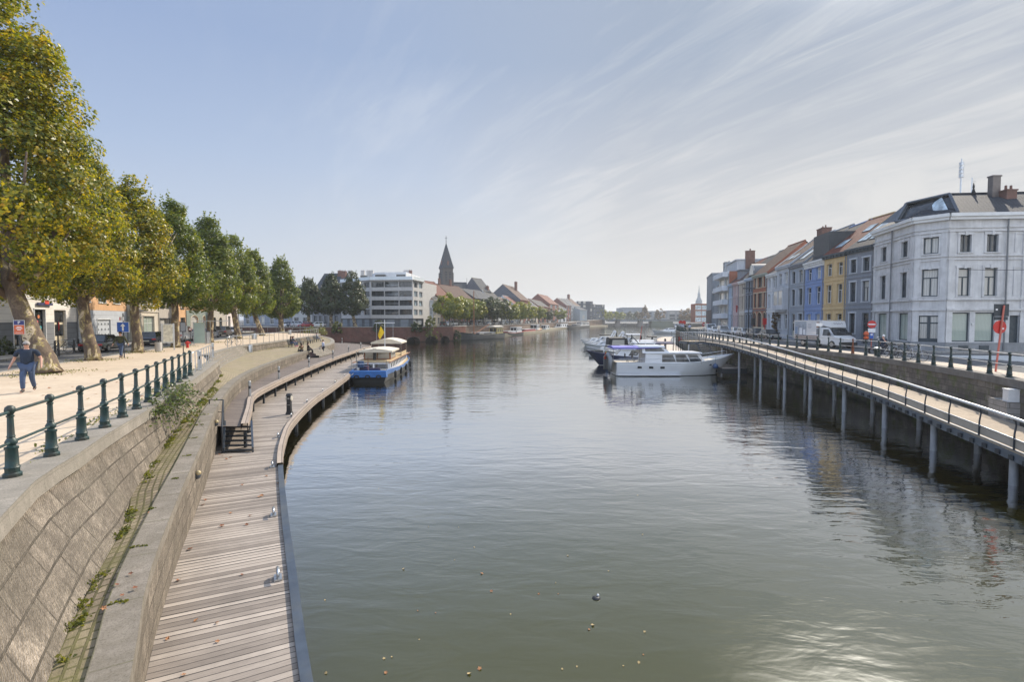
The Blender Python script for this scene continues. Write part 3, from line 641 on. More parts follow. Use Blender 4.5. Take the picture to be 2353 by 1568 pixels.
# finger pontoon where the motor boats lie
fj = thing('pontoon', 'narrow mooring pontoon with posts among the motor boats', 'pontoon')
mb = MB(); mb.box(23.3, 25.6, 84, 128, .3, .75); mb.T = None; o = mb.build('plank_deck', Mplank('pontoon_boards', (.36, .31, .26), (.45, .39, .33), .2), fj)
for k in range(6):
    mb = MB(); mb.tube([(25.75, 86+k*8, -1), (25.75, 86+k*8, 2.7)], .16, 8); mb.build('mooring_post', dsteel_m, fj)

# ------------------------------------------------------------------ far banks
sheet('street_far', [(-3200, 131), (-75, 128.3), (-43.7, 129.8), (-27.4, 131.8), (-17.2, 141.5), (-16.6, 147), (-14.3, 168), (-5.3, 187), (3.7, 215), (13.7, 260), (23.7, 315), (55.5, 400), (85, 472), (85, 3200), (-3200, 3200)], 3.9, asph_m)
sheet('far_ground', [(60, 585), (700, 585), (700, 3200), (60, 3200)], 3.0, asph_m)
UWL = resample(V3([(-16.4, 144), (-14, 168), (-5, 187), (4, 215), (14, 260), (24, 315), (40, 357), (56, 400), (83, 470)], 3.95), n=60)
UWL = [Vector((p.x, p.y, 3.95+max(0, p.y-360)*.021)) for p in UWL]
TP = resample(V3([(-13.2, 149), (-10.5, 167), (-1.5, 185), (8, 213), (18.2, 258), (29, 313), (45, 353), (60.5, 396), (88, 468)], 1.0), n=60)
bk = thing('embankment_wall', 'long pale brown retaining wall of the left bank street', 'embankment')
mb = MB(); mb.loft(UWL, zs(UWL, .9)); mb.build('wall_face', ubrick_m, bk)
mb = MB(); u2 = offset(UWL, -.15); mb.loft(dz(offset(UWL, .35), .12), dz(u2, .12)); mb.loft(dz(u2, .12), dz(u2, -.12)); mb.build('coping', kerb_m, bk)
mb = MB(); mb.loft(zs(UWL, 1.0), TP); mb.loft(TP, zs(TP, -.6)); struct(mb.build('towpath', Mground('towpath', (.30, .26, .20), (.24, .21, .16), (.18, .2, .08), 1, fine=8)))
mb = MB(); ra = [p for p in UWL if p.y > 355]; mb.loft(dz(offset(ra, 6), .0), dz(ra, .0)); struct(mb.build('bridge_approach', Mground('approach', (.40, .37, .33), (.34, .31, .28), (.3, .28, .25), 1, fine=8)))
# ------------------------------------------------------------------ building kit
glass_m = Mglass('window_glass'); glass_d = Mglass('dark_glass', (.012, .014, .016)); glass_c = Mglass('curtained_glass', curtain=(.50, .48, .43)); glass_g = Mglass('frosted_glass', curtain=(.36, .42, .36))
glass_s = Mglass('sky_glass', (.22, .26, .28), .03)
wframe = M('white_frame', (.62, .62, .60), .5, 0, .08, 4); dframe = M('dark_frame', (.045, .06, .07), .5, 0, .15, 4); bframe = M('brown_frame', (.16, .10, .06), .6, 0, .2, 4)
ROOF = {}
def Mroof(name, c1, c2, w=.26, h=.33):
    return Mbrick(name, c1, c2, tuple(x*.35 for x in c1), w, h, .03, uv=True, rough=.75, dirt=tuple(x*.6 for x in c1), dscale=.4, noise_amp=.35, bmp=.8)
roof_red = Mroof('red_tiles', (.20, .065, .042), (.15, .05, .034)); roof_brown = Mroof('brown_tiles', (.11, .055, .038), (.085, .045, .033)); roof_dark = Mroof('dark_tiles', (.055, .058, .065), (.04, .044, .05)); roof_slate = Mroof('slate', (.085, .095, .11), (.07, .075, .085), .3, .2)
zinc_m = M('zinc', (.17, .175, .18), .6, 0, .2, 2); chim_m = Mbrick('chimney_brick', (.22, .09, .06), (.16, .07, .05), (.2, .17, .15), .22, .07, .012, uv=False, axes='xyz', noise_amp=.3)
bluestone = M('blue_stone', (.26, .27, .28), .75, 0, .2, 2, streak=True)
def facade(mb, W, H, ops, mi=0, y=0.0, z0=0.0, rev=.24, mrev=None):
    """wall sheet in the local x/z plane with real openings (x0, x1, z0, z1, arch rise)"""
    xs = sorted({0, W, *[round(o[k], 3) for o in ops for k in (0, 1)]}); zz = sorted({z0, H, *[round(o[k], 3) for o in ops for k in (2, 3)]})
    for i in range(len(xs)-1):
        run = None
        for j in range(len(zz)-1):
            cx_, cz_ = (xs[i]+xs[i+1])/2, (zz[j]+zz[j+1])/2
            hole = any(o[0] < cx_ < o[1] and o[2] < cz_ < o[3] for o in ops)
            if not hole:
                if run is None: run = zz[j]
                end = zz[j+1]
            if (hole or j == len(zz)-2) and run is not None:
                mb.face([(xs[i], y, run), (xs[i+1], y, run), (xs[i+1], y, end), (xs[i], y, end)], mi, [(xs[i], run), (xs[i+1], run), (xs[i+1], end), (xs[i], end)]); run = None
    for o in ops:
        a, b, c, d = o[:4]; ar = o[4] if len(o) > 4 else 0; m2 = mi if mrev is None else mrev
        mb.face([(a, y, c), (a, y, d-ar), (a, y+rev, d-ar), (a, y+rev, c)], m2); mb.face([(b, y, d-ar), (b, y, c), (b, y+rev, c), (b, y+rev, d-ar)], m2)
        mb.face([(a, y+rev, c), (b, y+rev, c), (b, y, c), (a, y, c)], m2)
        if ar <= 0: mb.face([(a, y, d), (b, y, d), (b, y+rev, d), (a, y+rev, d)], m2)
        else:
            n = 8; cx_ = (a+b)/2; r = (b-a)/2
            P = [(cx_-r*cos(pi*k/n), d-ar+ar*sin(pi*k/n)) for k in range(n+1)]
            for k in range(n):
                p, q = P[k], P[k+1]
                mb.face([(p[0], y, p[1]), (q[0], y, q[1]), (q[0], y, d), (p[0], y, d)], mi); mb.face([(p[0], y, p[1]), (p[0], y+rev, p[1]), (q[0], y+rev, q[1]), (q[0], y, q[1])], m2)
def window(parent, o, T=None, frame=None, pane=None, style='cross', sur=None, rev=.2, name='window', surm=None, fw=.06, sill=True, keystone=False):
    """one window: surround + frame + bars in one mesh, the glass its child"""
    a, b, c, d = o[:4]; ar = o[4] if len(o) > 4 else 0
    mb = MB(T); y0, y1 = rev-.05, rev+.03
    mb.box(a, a+fw, y0, y1, c, d-ar*.6); mb.box(b-fw, b, y0, y1, c, d-ar*.6); mb.box(a+fw, b-fw, y0, y1, c, c+fw)
    if ar <= 0: mb.box(a+fw, b-fw, y0, y1, d-fw, d)
    else:
        n = 8; cx_ = (a+b)/2; r = (b-a)/2; P = [(cx_-r*cos(pi*k/n), y0+.02, d-ar+ar*sin(pi*k/n)) for k in range(n+1)]; mb.tube(P, fw*.7, 4)
    hgt = d-c; w_ = b-a; zt = c+hgt*.68
    if style in ('cross', 'tee'): mb.box(a+fw, b-fw, y0, y1-.003, zt-fw/2, zt+fw/2)
    if style in ('cross', 'tee', 'two'):
        x = (a+b)/2; mb.box(x-fw/2, x+fw/2, y0+.003, y1-.006, c+fw, (zt-fw/2) if style == 'tee' else d-fw)
    if style == 'three':
        for k in (1, 2): x = a+(b-a)*k/3; mb.box(x-fw/2, x+fw/2, y0+.003, y1-.006, c+fw, d-fw)
    if style == 'grid':
        for k in (1, 2): x = a+(b-a)*k/3; mb.box(x-fw/2, x+fw/2, y0+.003, y1-.006, c+fw, d-fw)
        for k in (1, 2): z = c+hgt*k/3; mb.box(a+fw, b-fw, y0+.006, y1-.008, z-fw/2, z+fw/2)
    if sur:
        s, t = sur, .05
        mb.box(a-s, a-.003, -t, 0, c, d-ar, 1); mb.box(b+.003, b+s, -t, 0, c, d-ar, 1)
        if ar <= 0: mb.box(a-s-.04, b+s+.04, -t-.03, 0, d+.003, d+s*1.2, 1)
        else:
            n = 8; cx_ = (a+b)/2; r = (b-a)/2+s/2; P = [(cx_-r*cos(pi*k/n), -t/2, d-ar+(ar+s/2)*sin(pi*k/n)) for k in range(n+1)]; mb.tube(P, s*.5, 5, 1)
        if keystone: x = (a+b)/2; mb.box(x-.1, x+.1, -t-.07, -t-.033, d-.05, d+s*1.6, 1)
    if sill: mb.box(a-(sur or .06)-.03, b+(sur or .06)+.03, -.1, 0, c-.09, c-.003, 1)
    f = mb.build(name, [frame or wframe, surm or frame or wframe], parent)
    g = MB(T)
    if ar <= 0: g.face([(a+fw*.5, rev, c), (b-fw*.5, rev, c), (b-fw*.5, rev, d), (a+fw*.5, rev, d)])
    else:
        n = 8; cx_ = (a+b)/2; r = (b-a)/2; g.face([(a, rev, c), (b, rev, c)]+[(cx_+r*cos(pi*k/n), rev, d-ar+ar*sin(pi*k/n)) for k in range(n+1)])
    g.build('pane', pane or glass_m, f)
    return f
def door(parent, o, T=None, mat=None, light=True, rev=.21, name='door'):
    a, b, c, d = o[:4]; mb = MB(T); mb.box(a, b, rev-.02, rev+.05, c, d)
    mb.box(a+.1, b-.1, rev-.045, rev-.022, c+.15, c+.85); f = mb.build(name, mat or dframe, parent)
    if light:
        g = MB(T); g.face([(a+.12, rev-.03, c+1.0), (b-.12, rev-.03, c+1.0), (b-.12, rev-.03, min(d-.15, c+2.0)), (a+.12, rev-.03, min(d-.15, c+2.0))])
        if d-c > 2.6: g.face([(a+.08, rev-.03, c+2.2), (b-.08, rev-.03, c+2.2), (b-.08, rev-.03, d-.1), (a+.08, rev-.03, d-.1)])
        g.build('pane', glass_d, f)
    return f
def shell(parent, W, H, D, wm_, z0=0):
    mb = MB(); mb.face([(0, 0, z0), (0, 0, H), (0, D, H), (0, D, z0)]); mb.face([(W, D, z0), (W, D, H), (W, 0, H), (W, 0, z0)]); mb.face([(W, D, z0), (0, D, z0), (0, D, H), (W, D, H)])
    return mb
def gable_roof(parent, W, H, D, rh, mat, over=.25, wallm=None, ridge=.5):
    """ridge runs along the facade; front slope UV in metres"""
    mb = MB(); yr = D*ridge; sl = hypot(yr+over, rh); s2 = hypot(D-yr, rh); zf = H-rh*over/(yr+over)*0
    mb.face([(0, -over, zf), (W, -over, zf), (W, yr, H+rh), (0, yr, H+rh)], 0, [(0, 0), (W, 0), (W, sl), (0, sl)])
    mb.face([(W, D, H), (0, D, H), (0, yr, H+rh), (W, yr, H+rh)], 0, [(0, 0), (W, 0), (W, s2), (0, s2)])
    mb.face([(0, -over, zf), (0, yr, H+rh), (0, yr, H+rh-.25), (0, 0, H-.1)], 1); mb.face([(W, -over, zf), (W, 0, H-.1), (W, yr, H+rh-.25), (W, yr, H+rh)], 1)
    mb.face([(0, 0, H-.1), (0, yr, H+rh-.2), (0, D, H-.1)], 1); mb.face([(W, 0, H-.1), (W, D, H-.1), (W, yr, H+rh-.2)], 1)
    mb.tube([(0, yr, H+rh), (W, yr, H+rh)], .1, 6, 1)
    return mb.build('roof', [mat, wallm or mat], parent)
def chimney(parent, x, y, z0, z1, w=.8, d=.5, mat=None, pots=2):
    mb = MB(); mb.box(x-w/2, x+w/2, y-d/2, y+d/2, z0, z1); mb.box(x-w/2-.06, x+w/2+.06, y-d/2-.06, y+d/2+.06, z1, z1+.12)
    for k in range(pots): mb.lathe([(.11, 0), (.09, .4)], 6, (x-w/2+(k+.5)*w/pots, y, z1+.12), 0)
    return mb.build('chimney', mat or chim_m, parent)
def skylight(parent, x0, x1, f0, f1, H, D, rh, over=.25, ridge=.5, mat=None):
    yr = D*ridge; P = lambda x, f, o: (x, -over+(yr+over)*f-o*rh/hypot(yr, rh), H+rh*f+o*yr/hypot(yr, rh))
    mb = MB(); mb.face([P(x0-.08, f0-.01, .05), P(x1+.08, f0-.01, .05), P(x1+.08, f1+.01, .05), P(x0-.08, f1+.01, .05)])
    for a, b in (((x0-.08, f0-.01), (x1+.08, f0-.01)), ((x1+.08, f0-.01), (x1+.08, f1+.01)), ((x1+.08, f1+.01), (x0-.08, f1+.01)), ((x0-.08, f1+.01), (x0-.08, f0-.01))):
        mb.face([P(*a, 0), P(*b, 0), P(*b, .05), P(*a, .05)])
    f = mb.build('skylight', dframe, parent); g = MB(); g.face([P(x0, f0, .06), P(x1, f0, .06), P(x1, f1, .06), P(x0, f1, .06)]); g.build('pane', mat or glass_s, f)
def place(root, p0, p1, z):
    root.location = (p0[0], p0[1], z); root.rotation_euler = (0, 0, atan2(p1[1]-p0[1], p1[0]-p0[0])); return hypot(p1[0]-p0[0], p1[1]-p0[1])
def trim_boxes(parent, W, items, mat, name='cornice'):
    mb = MB()
    for z0, z1, pr in items: mb.box(-.005, W+.005, -pr, 0, z0, z1)
    return mb.build(name, mat, parent)
def brackets(mb, W, z0, z1, pr, step=.6):
    n = max(2, int(W/step))
    for k in range(n+1): x = .12+(W-.24)*k/n; mb.box(x-.07, x+.07, -pr, -.003, z0, z1)
def house(name, label, p0, p1, z, H, wallm, rows, cols, D=9, roof=None, rh=4.2, trimm=None, frame=None, sur=.12, surm=None, cornice=.35, belts=(), group=None, cat='house', style='tee', door_at=None, doorm=None, chim=(), plinth=None, gz=None, pane=None, wallside=None, ridge=.5, corn_m=None, key=False):
    """p0 -> p1 along the street with the building on its left; rows = [(z0, z1, arch)], cols = [(f0, f1)] as fractions of the width"""
    r = thing(name, label, cat, group=group); W = place(r, p0, p1, z)
    ops = []; wins = []
    for ri, rw in enumerate(rows):
        for ci, c in enumerate(rw[3] if len(rw) > 3 else cols):
            o = (c[0]*W, c[1]*W, rw[0], rw[1], rw[2] if len(rw) > 2 else 0)
            if door_at is not None and ri == 0 and ci == door_at: o = (o[0], o[1], .12, rw[1], 0); ops.append(o); wins.append((o, True)); continue
            ops.append(o); wins.append((o, False))
    mb = MB(); facade(mb, W, H, ops); s = shell(r, W, H, D, wallm); k = len(mb.v)
    mb.v += s.v; mb.f += [tuple(i+k for i in f) for f in s.f]; mb.m += [1]*len(s.f); mb.uv += s.uv
    mb.build('wall', [wallm, wallside or wallm], r)
    for o, isd in wins:
        if isd: door(r, o, mat=doorm)
        else:
            pn = pane or rnd.choice([glass_m, glass_m, glass_d, glass_c])
            window(r, o, frame=frame, style=style if o[3]-o[2] > 1.3 else 'two', sur=sur, surm=surm or trimm, pane=pn, keystone=key)
    if cornice:
        mb = MB(); mb.box(-.004, W+.004, -cornice, 0, H-.16, H+.06); mb.box(-.004, W+.004, -cornice*.6, 0, H-.42, H-.163); brackets(mb, W, H-.40, H-.165, cornice*.85)
        mb.build('cornice', corn_m or trimm or wallm, r)
    if belts:
        for b0, b1, pr in belts: mb = MB(); mb.box(0, W, -pr, -.002, b0, b1); mb.build('belt_course', trimm or wallm, r)
    mb = MB(); mb.tube([(W-.1, -.09, .1), (W-.1, -.09, H-.45)], .05, 6); mb.build('downpipe', zinc_m, r)
    if plinth: mb = MB(); mb.box(0, W, -.06, -.003, 0, plinth[0]); mb.build('plinth', plinth[1], r)
    if roof: gable_roof(r, W, H+.06, D, rh, roof, wallm=wallside or wallm, ridge=ridge)
    for c in chim: chimney(r, c[0]*W, c[1]*D, H+(rh*.3 if roof else -.3), c[2]+H, c[3] if len(c) > 3 else .8, c[4] if len(c) > 4 else .55, c[5] if len(c) > 5 else None)
    r['W'] = W
    return r
def on_line(L, x):
    """point of the plan polyline seen at picture column x"""
    u = (x-1176.5)/1176.5
    for a, b in zip(L, L[1:]):
        fa, fb = a[0]-u*a[1], b[0]-u*b[1]
        if fa*fb <= 0:
            t = fa/(fa-fb) if fa != fb else 0; return (a[0]+(b[0]-a[0])*t, a[1]+(b[1]-a[1])*t)
    return L[-1]
def stucco(name, c, **k): return M(name, c, .85, 0, k.pop('var', .12), k.pop('scale', 1.2), k.pop('bmp', .1), streak=True, **k)
# ------------------------------------------------------------------ right row of town houses
B3 = 3.3
wgrey = stucco('pale_grey_render', (.58, .585, .60)); wgrey2 = stucco('slate_grey_render', (.235, .25, .275)); wyel = stucco('ochre_render', (.60, .44, .23)); wblue = stucco('blue_render', (.225, .31, .52)); wgb = stucco('blue_grey_render', (.31, .345, .39)); wwhite = stucco('white_render', (.60, .62, .64)); wlg = stucco('light_grey_render', (.50, .52, .545))
wdg = stucco('dark_blue_grey_render', (.12, .14, .17)); wbeige = stucco('cream_render', (.58, .52, .44)); wpink = stucco('pink_render', (.56, .43, .42)); wlb = stucco('pale_blue_render', (.45, .53, .63)); wconc = M('grey_panels', (.27, .29, .31), .85, 0, .2, .8, streak=True); wdbrown = M('dark_brown_brick', (.10, .075, .065), .85, 0, .2, 2)
wred = Mbrick('red_brick', (.36, .13, .075), (.31, .115, .07), (.30, .16, .11), .22, .07, .008, uv=False, axes='xyz', noise_amp=.2, bmp=.15)
whouse = M('white_trim', (.66, .66, .64), .7, 0, .1, 2); wcream = M('stone_trim', (.56, .48, .34), .8, 0, .15, 2)
XB = [2002, 1941.6, 1890.4, 1847.7, 1813, 1783, 1761, 1728.8, 1711.7, 1697, 1683, 1673.5, 1650.5, 1639, 1622.4]
PB = [on_line(FL, x) for x in XB]; PB[0] = (36.3, 51.6)
two = [(.14, .38), (.62, .86)]; twoR = two
R0, R1, R2 = (1.15, 3.3), (4.5, 6.6), (7.6, 9.0)
GRP = 'terraced houses along the right quay'
def hh(i, *a, **k): return house('town_house', k.pop('label'), PB[i+1], PB[i], B3-.01, *a, group=GRP, **k)
BL = [(3.75, 4.0, .09), (4.22, 4.36, .07), (7.0, 7.15, .08), (7.38, 7.46, .05)]
h = hh(0, 10.1, wgrey2, [R0, R1, R2], [(.16, .38), (.62, .86)], label='slate grey rendered house adjoining the pale corner building', frame=dframe, sur=.14, surm=wlg, belts=BL, trimm=wgrey2, roof=roof_dark, rh=4.0, D=10, door_at=1, doorm=dframe, corn_m=dframe)
W = h['W']; skylight(h, W*.12, W*.42, .2, .75, 10.16, 10, 4.0); skylight(h, W*.55, W*.85, .2, .75, 10.16, 10, 4.0)
h = hh(1, 10.0, wyel, [R0, R1, R2], two, label='ochre yellow house with a red tiled roof, between the slate grey and blue houses', frame=wframe, sur=.13, surm=wyel, belts=BL, trimm=wyel, roof=roof_red, rh=4.2, D=10, corn_m=dframe, key=True)
W = h['W']; skylight(h, W*.2, W*.5, .18, .38, 10.06, 10, 4.2); skylight(h, W*.62, W*.9, .55, .72, 10.06, 10, 4.2)
h = hh(2, 9.7, wblue, [R0, R1, (7.5, 8.9)], two, label='bright blue rendered house with white frieze and black box dormer', frame=wframe, sur=.15, surm=wblue, belts=BL, trimm=wblue, roof=roof_dark, rh=4.4, D=10, corn_m=whouse, key=True)
W = h['W']; mb = MB(); mb.box(W*.18, W*.98, .5, 5, 9.9, 12.9); o = mb.build('dormer', M('dormer_cladding', (.06, .065, .07), .6, .2, .2, 2), h)
window(h, (W*.34, W*.86, 10.7, 12.3), T=Matrix.Translation((0, .36, 0)), frame=dframe, style='two', pane=glass_s, sill=False)
mb = MB(); mb.box(0, W, -.14, -.002, 9.0, 9.27); brackets(mb, W, 8.98, 9.2, .2, .35); mb.build('frieze', whouse, h)
h = hh(3, 9.95, wgb, [(1.0, 3.4), (4.5, 6.7, .18), (7.5, 9.1, .18)], [(.15, .38), (.62, .87)], label='blue grey house with white window surrounds, left of the bright blue one', frame=dframe, sur=.11, surm=wlg, belts=BL, trimm=wgb, roof=roof_dark, rh=4.6, D=11, corn_m=wgrey2, door_at=0, doorm=M('cream_door', (.5, .46, .36), .6))
W = h['W']; skylight(h, W*.3, W*.6, .15, .42, 10.0, 11, 4.6)
h = hh(4, 10.3, wlg, [(1.2, 3.4), R1, (7.7, 9.3)], [(.16, .38), (.62, .86)], label='light grey house with a projecting bay window on the first floor', frame=wframe, sur=.12, surm=wlg, belts=BL, trimm=wlg, roof=roof_brown, rh=4.4, D=11, key=True, chim=[(.35, .5, 5.2, 2.0, 1.2)])
W = h['W']; mb = MB(); mb.box(W*.12, W*.9, -.75, -.003, 4.0, 4.7); mb.box(W*.10, W*.92, -.8, -.003, 6.7, 7.1); mb.box(W*.12, W*.17, -.75, -.003, 4.7, 6.7); mb.box(W*.85, W*.9, -.75, -.003, 4.7, 6.7); mb.box(W*.5, W*.55, -.75, -.4, 4.7, 6.7); mb.box(W*.2, W*.82, -.5, -.003, 3.7, 4.0); b = mb.build('bay_window', wlg, h)
g = MB(); g.box(W*.165, W*.855, -.7, -.05, 4.7, 6.7); g.build('pane', glass_c, b)
mb = MB(); mb.face([(0, -.3, 10.4), (0, 5.5, 14.9), (0, 11, 10.4)]); mb.box(-.2, .0, -.2, .2, 10, 10.4); mb.face([(-.22, -.3, 10.4), (-.22, 5.5, 15.0), (0, 5.5, 15.0), (0, -.3, 10.4)]); mb.face([(-.22, -.3, 10.4), (-.22, 5.5, 15.0), (-.22, 11, 10.4)]); mb.build('parapet_gable', whouse, h)
skylight(h, W*.2, W*.45, .2, .34, 10.36, 11, 4.4); skylight(h, W*.55, W*.8, .2, .34, 10.36, 11, 4.4)
h = hh(5, 9.6, wwhite, [(1.2, 3.5, .3), (4.4, 6.6, .35), (7.4, 9.0, .3)], [(.16, .38), (.6, .84)], label='narrow white house with arched windows beside the red brick house', frame=wframe, sur=.12, surm=wwhite, belts=BL, trimm=whouse, roof=roof_dark, rh=3.5, D=10)
h = hh(6, 10.0, wred, [(1.0, 3.8, .55), (4.6, 7.0), (7.9, 9.6)], [(.08, .26), (.36, .66), (.76, .94)], label='orange red brick house with a round arched top window', frame=dframe, sur=.12, surm=wcream, belts=[(4.05, 4.25, .08)], trimm=M('grey_band', (.16, .15, .15), .8), roof=roof_brown, rh=5.0, D=11, wallside=wred, corn_m=M('green_gutter', (.3, .32, .27), .6), plinth=(1.4, wcream), style='two')
h = hh(7, 9.8, wdg, [(.9, 3.6, .4), (4.6, 6.9), (7.4, 9.3)], [(.08, .28), (.37, .65), (.74, .93)], label='dark blue grey house under a barrel shaped zinc dormer', frame=dframe, sur=.08, surm=wgb, belts=[(3.95, 4.15, .1), (4.2, 4.3, .1)], trimm=wlb, roof=roof_dark, rh=4.8, D=11, style='two')
W = h['W']; mb = MB(); n = 10; P = [(W*.5-1.3*cos(pi*k/n), 10.0+.4+1.9*sin(pi*k/n)) for k in range(n+1)]
for k in range(n): mb.face([(P[k][0], .2, P[k][1]), (P[k+1][0], .2, P[k+1][1]), (P[k+1][0], 5.0, P[k+1][1]), (P[k][0], 5.0, P[k][1])])
d_ = mb.build('dormer', zinc_m, h); g = MB(); g.face([(p[0], .3, p[1]) for p in P]); g.build('pane', glass_c, d_)
window(h, (W*.5-1.2, W*.5+1.2, 10.4, 12.2, 1.2), T=Matrix.Translation((0, .15, 0)), style='three', pane=glass_c, sill=False)
h = hh(8, 9.6, wbeige, [(.9, 3.5, .3), (4.5, 6.9), (7.3, 9.1)], [(.10, .28), (.38, .62), (.72, .9)], label='cream house hung with a small flag, next to the pink one', frame=bframe, sur=.07, surm=wbeige, belts=[(3.9, 4.0, .05)], trimm=whouse, roof=roof_dark, rh=4.5, D=10, style='two')
W = h['W']; mb = MB(); mb.tube([(W*.3, -.05, 5.0), (W*.3, -.9, 5.4)], .03, 5); mb.face([(W*.3, -.5, 5.2), (W*.3, -.88, 5.36), (W*.3+.05, -.86, 4.0), (W*.3-.04, -.62, 3.9)], 1); mb.build('flag', [whouse, M('flag_cloth', (.35, .06, .06), .8)], h)
h = hh(9, 9.6, wpink, [(.9, 3.5, .3), (4.5, 6.9), (7.3, 9.1)], [(.10, .28), (.38, .62), (.72, .9)], label='pale pink rendered house with narrow windows and a white dormer', frame=wframe, sur=.07, surm=wpink, belts=[(3.9, 4.0, .05)], trimm=wpink, roof=roof_red, rh=4.5, D=10, style='two')
W = h['W']; mb = MB(); mb.box(W*.3, W*.75, .4, 3.5, 9.8, 11.9); mb.box(W*.22, W*.83, .2, 3.6, 11.9, 12.05); mb.build('dormer', wgrey2, h); window(h, (W*.36, W*.7, 10.2, 11.7), T=Matrix.Translation((0, .26, 0)), style='two', pane=glass_c, sill=False)
h = hh(10, 9.6, wlb, [(.9, 3.6, .35), (4.3, 6.8), (7.2, 9.2, .35)], [(.08, .28), (.46, .86)], label='narrow pale blue house beside the white balcony flats', frame=wframe, sur=.08, surm=wlb, belts=[(3.9, 4.05, .06)], trimm=wlb, roof=roof_brown, rh=4.5, D=10, style='two')
# white flats with balconies
h = house('apartment_building', 'white flats with stacked balconies and a brick firewall', PB[12], PB[11], B3-.01, 12.4, wwhite, [(.2, 2.6, 0, [(.1, .9)])]+[(3.7+2.8*k, 5.6+2.8*k, 0, [(.05, .55), (.62, .92)]) for k in range(3)], [(.05, .55)], cat='flats', sur=None, cornice=.1, style='three', frame=wframe, wallside=wred, D=13, chim=[(.97, .3, 3.9, .7, 1.7), (.97, .75, 2.8, .7, 1.4)], pane=glass_c)
W = h['W']
for k in range(4):
    mb = MB(); mb.box(W*.02, W*.98, -1.3, -.003, 2.9+2.8*k, 3.05+2.8*k); mb.box(W*.02, W*.98, -1.3, -1.22, 3.05+2.8*k, 3.9+2.8*k); mb.box(W*.9, W*.98, -1.22, -.003, 3.05+2.8*k, 3.9+2.8*k); mb.build('balcony', wwhite, h)
mb = MB(); mb.box(.3, W-.3, 1.5, 10, 12.4, 14.6); mb.box(.1, W-.1, 1.2, 10.2, 14.6, 14.8); mb.build('penthouse', wlg, h)
h = house('town_house', 'plain grey house with a steep dark roof beside the tower block', PB[13], PB[12], B3-.01, 9.8, wconc, [(.9, 3.3), (4.4, 6.4), (7.0, 9.0)], [(.08, .2), (.3, .42), (.56, .68), (.8, .92)], cat='house', sur=None, roof=roof_slate, rh=6, D=9, cornice=.5, corn_m=whouse)
h = house('tower_block', 'tall windowless grey tower block with small side balconies', (56.5, 149), (52.2, 134), B3-.01, 14.8, wconc, [(6, 7.2, 0, [(.02, .08)])], [(.1, .2)], cat='tower block', D=12, sur=None, cornice=.12, chim=[(.55, .4, 3.2, 3.2, 2.5, wconc)])
W = h['W']; mb = MB(); mb.box(0, W, -.08, -.003, 0, 5.2); mb.build('plinth', wdbrown, h)
for k in range(3): mb = MB(); mb.box(-1.2, 0, .2, 2.2, 5+3*k, 5.15+3*k); mb.box(-1.2, -1.12, .2, 2.2, 5.15+3*k, 6.0+3*k); mb.build('balcony', wred, h)
# low red and glass block beyond the tower
h = house('office_building', 'low red brick office with a glazed front, beyond the tower block', (107, 300), (114.5, 300), 4.2, 11, wred, [(.5, 3.2), (4, 6.8), (7.6, 10.2)], [(.04, .5), (.53, .96)], cat='office', D=7, sur=None, cornice=.2, frame=wframe, pane=glass_s, style='three', wallside=wred)

# ------------------------------------------------------------------ pale corner building
cb = thing('corner_building', 'large pale grey three storey corner building with chamfered corner and dark tiled roof', 'corner house')
cA, cB, cC, cD = (36.3, 51.6), (34.9, 44.7), (36.3, 42.9), (42.45, 42.35); CZ0 = 3.25; CH = 11.35
def TM(p, q, z=CZ0): return Matrix.Translation((p[0], p[1], z)) @ Matrix.Rotation(atan2(q[1]-p[1], q[0]-p[0]), 4, 'Z')
cren = stucco('corner_render', (.60, .59, .575), bmp=.2, var=.2)
def corner_face(p, q, ops, nm):
    T = TM(p, q); W = hypot(q[0]-p[0], q[1]-p[1]); mb = MB(T); facade(mb, W, CH, ops); mb.build('wall', cren, cb)
    mb = MB(T); mb.box(-.1, W+.1, -.42, 0, CH-.18, CH+.1); mb.box(-.05, W+.05, -.28, 0, CH-.42, CH-.183); mb.build('cornice', whouse, cb)
    for z0, z1, pr in ((3.42, 3.58, .16), (4.28, 4.5, .15), (7.62, 7.72, .09), (7.9, 8.02, .13), (9.95, 10.1, .12), (10.25, 10.35, .09)): mb = MB(T); mb.box(-.02, W+.02, -pr, -.002, z0, z1); mb.build('belt_course', cren, cb)
    for x in (.0, W-.5):
        mb = MB(T)
        for z in [0.75+.42*k for k in range(7)]: mb.box(x+.02, x+.48, -.07, -.002, z, z+.37)
        mb.box(x+.05, x+.45, -.08, -.002, 4.5, 7.62); mb.box(x+.05, x+.45, -.08, -.002, 8.02, 9.95); mb.box(x+.02, x+.48, -.05, -.002, .75, 9.95)
        mb.build('pilaster', cren, cb)
    mb = MB(T); mb.box(-.03, W+.03, -.09, -.002, 0, .62); mb.box(-.04, W+.04, -.12, -.002, .62, .74); mb.build('plinth', bluestone, cb)
    return T, W
# facade towards the river street
o1 = [(1.36, 2.42, 8.25, 9.65), (5.0, 6.05, 8.25, 9.65), (1.36, 2.42, 4.62, 6.9), (5.0, 6.05, 4.62, 6.9), (1.0, 2.7, .8, 3.25), (4.75, 6.35, .8, 3.25)]
T, W = corner_face(cA, cB, o1, 1)
for k, o in enumerate(o1): window(cb, o, T, frame=dframe, sur=.2 if k < 4 else None, surm=cren, style='two' if k < 2 else 'tee' if k < 4 else 'none', pane=glass_m if k < 4 else glass_g, keystone=k < 4, fw=.09, name='window' if k < 4 else 'shop_window')
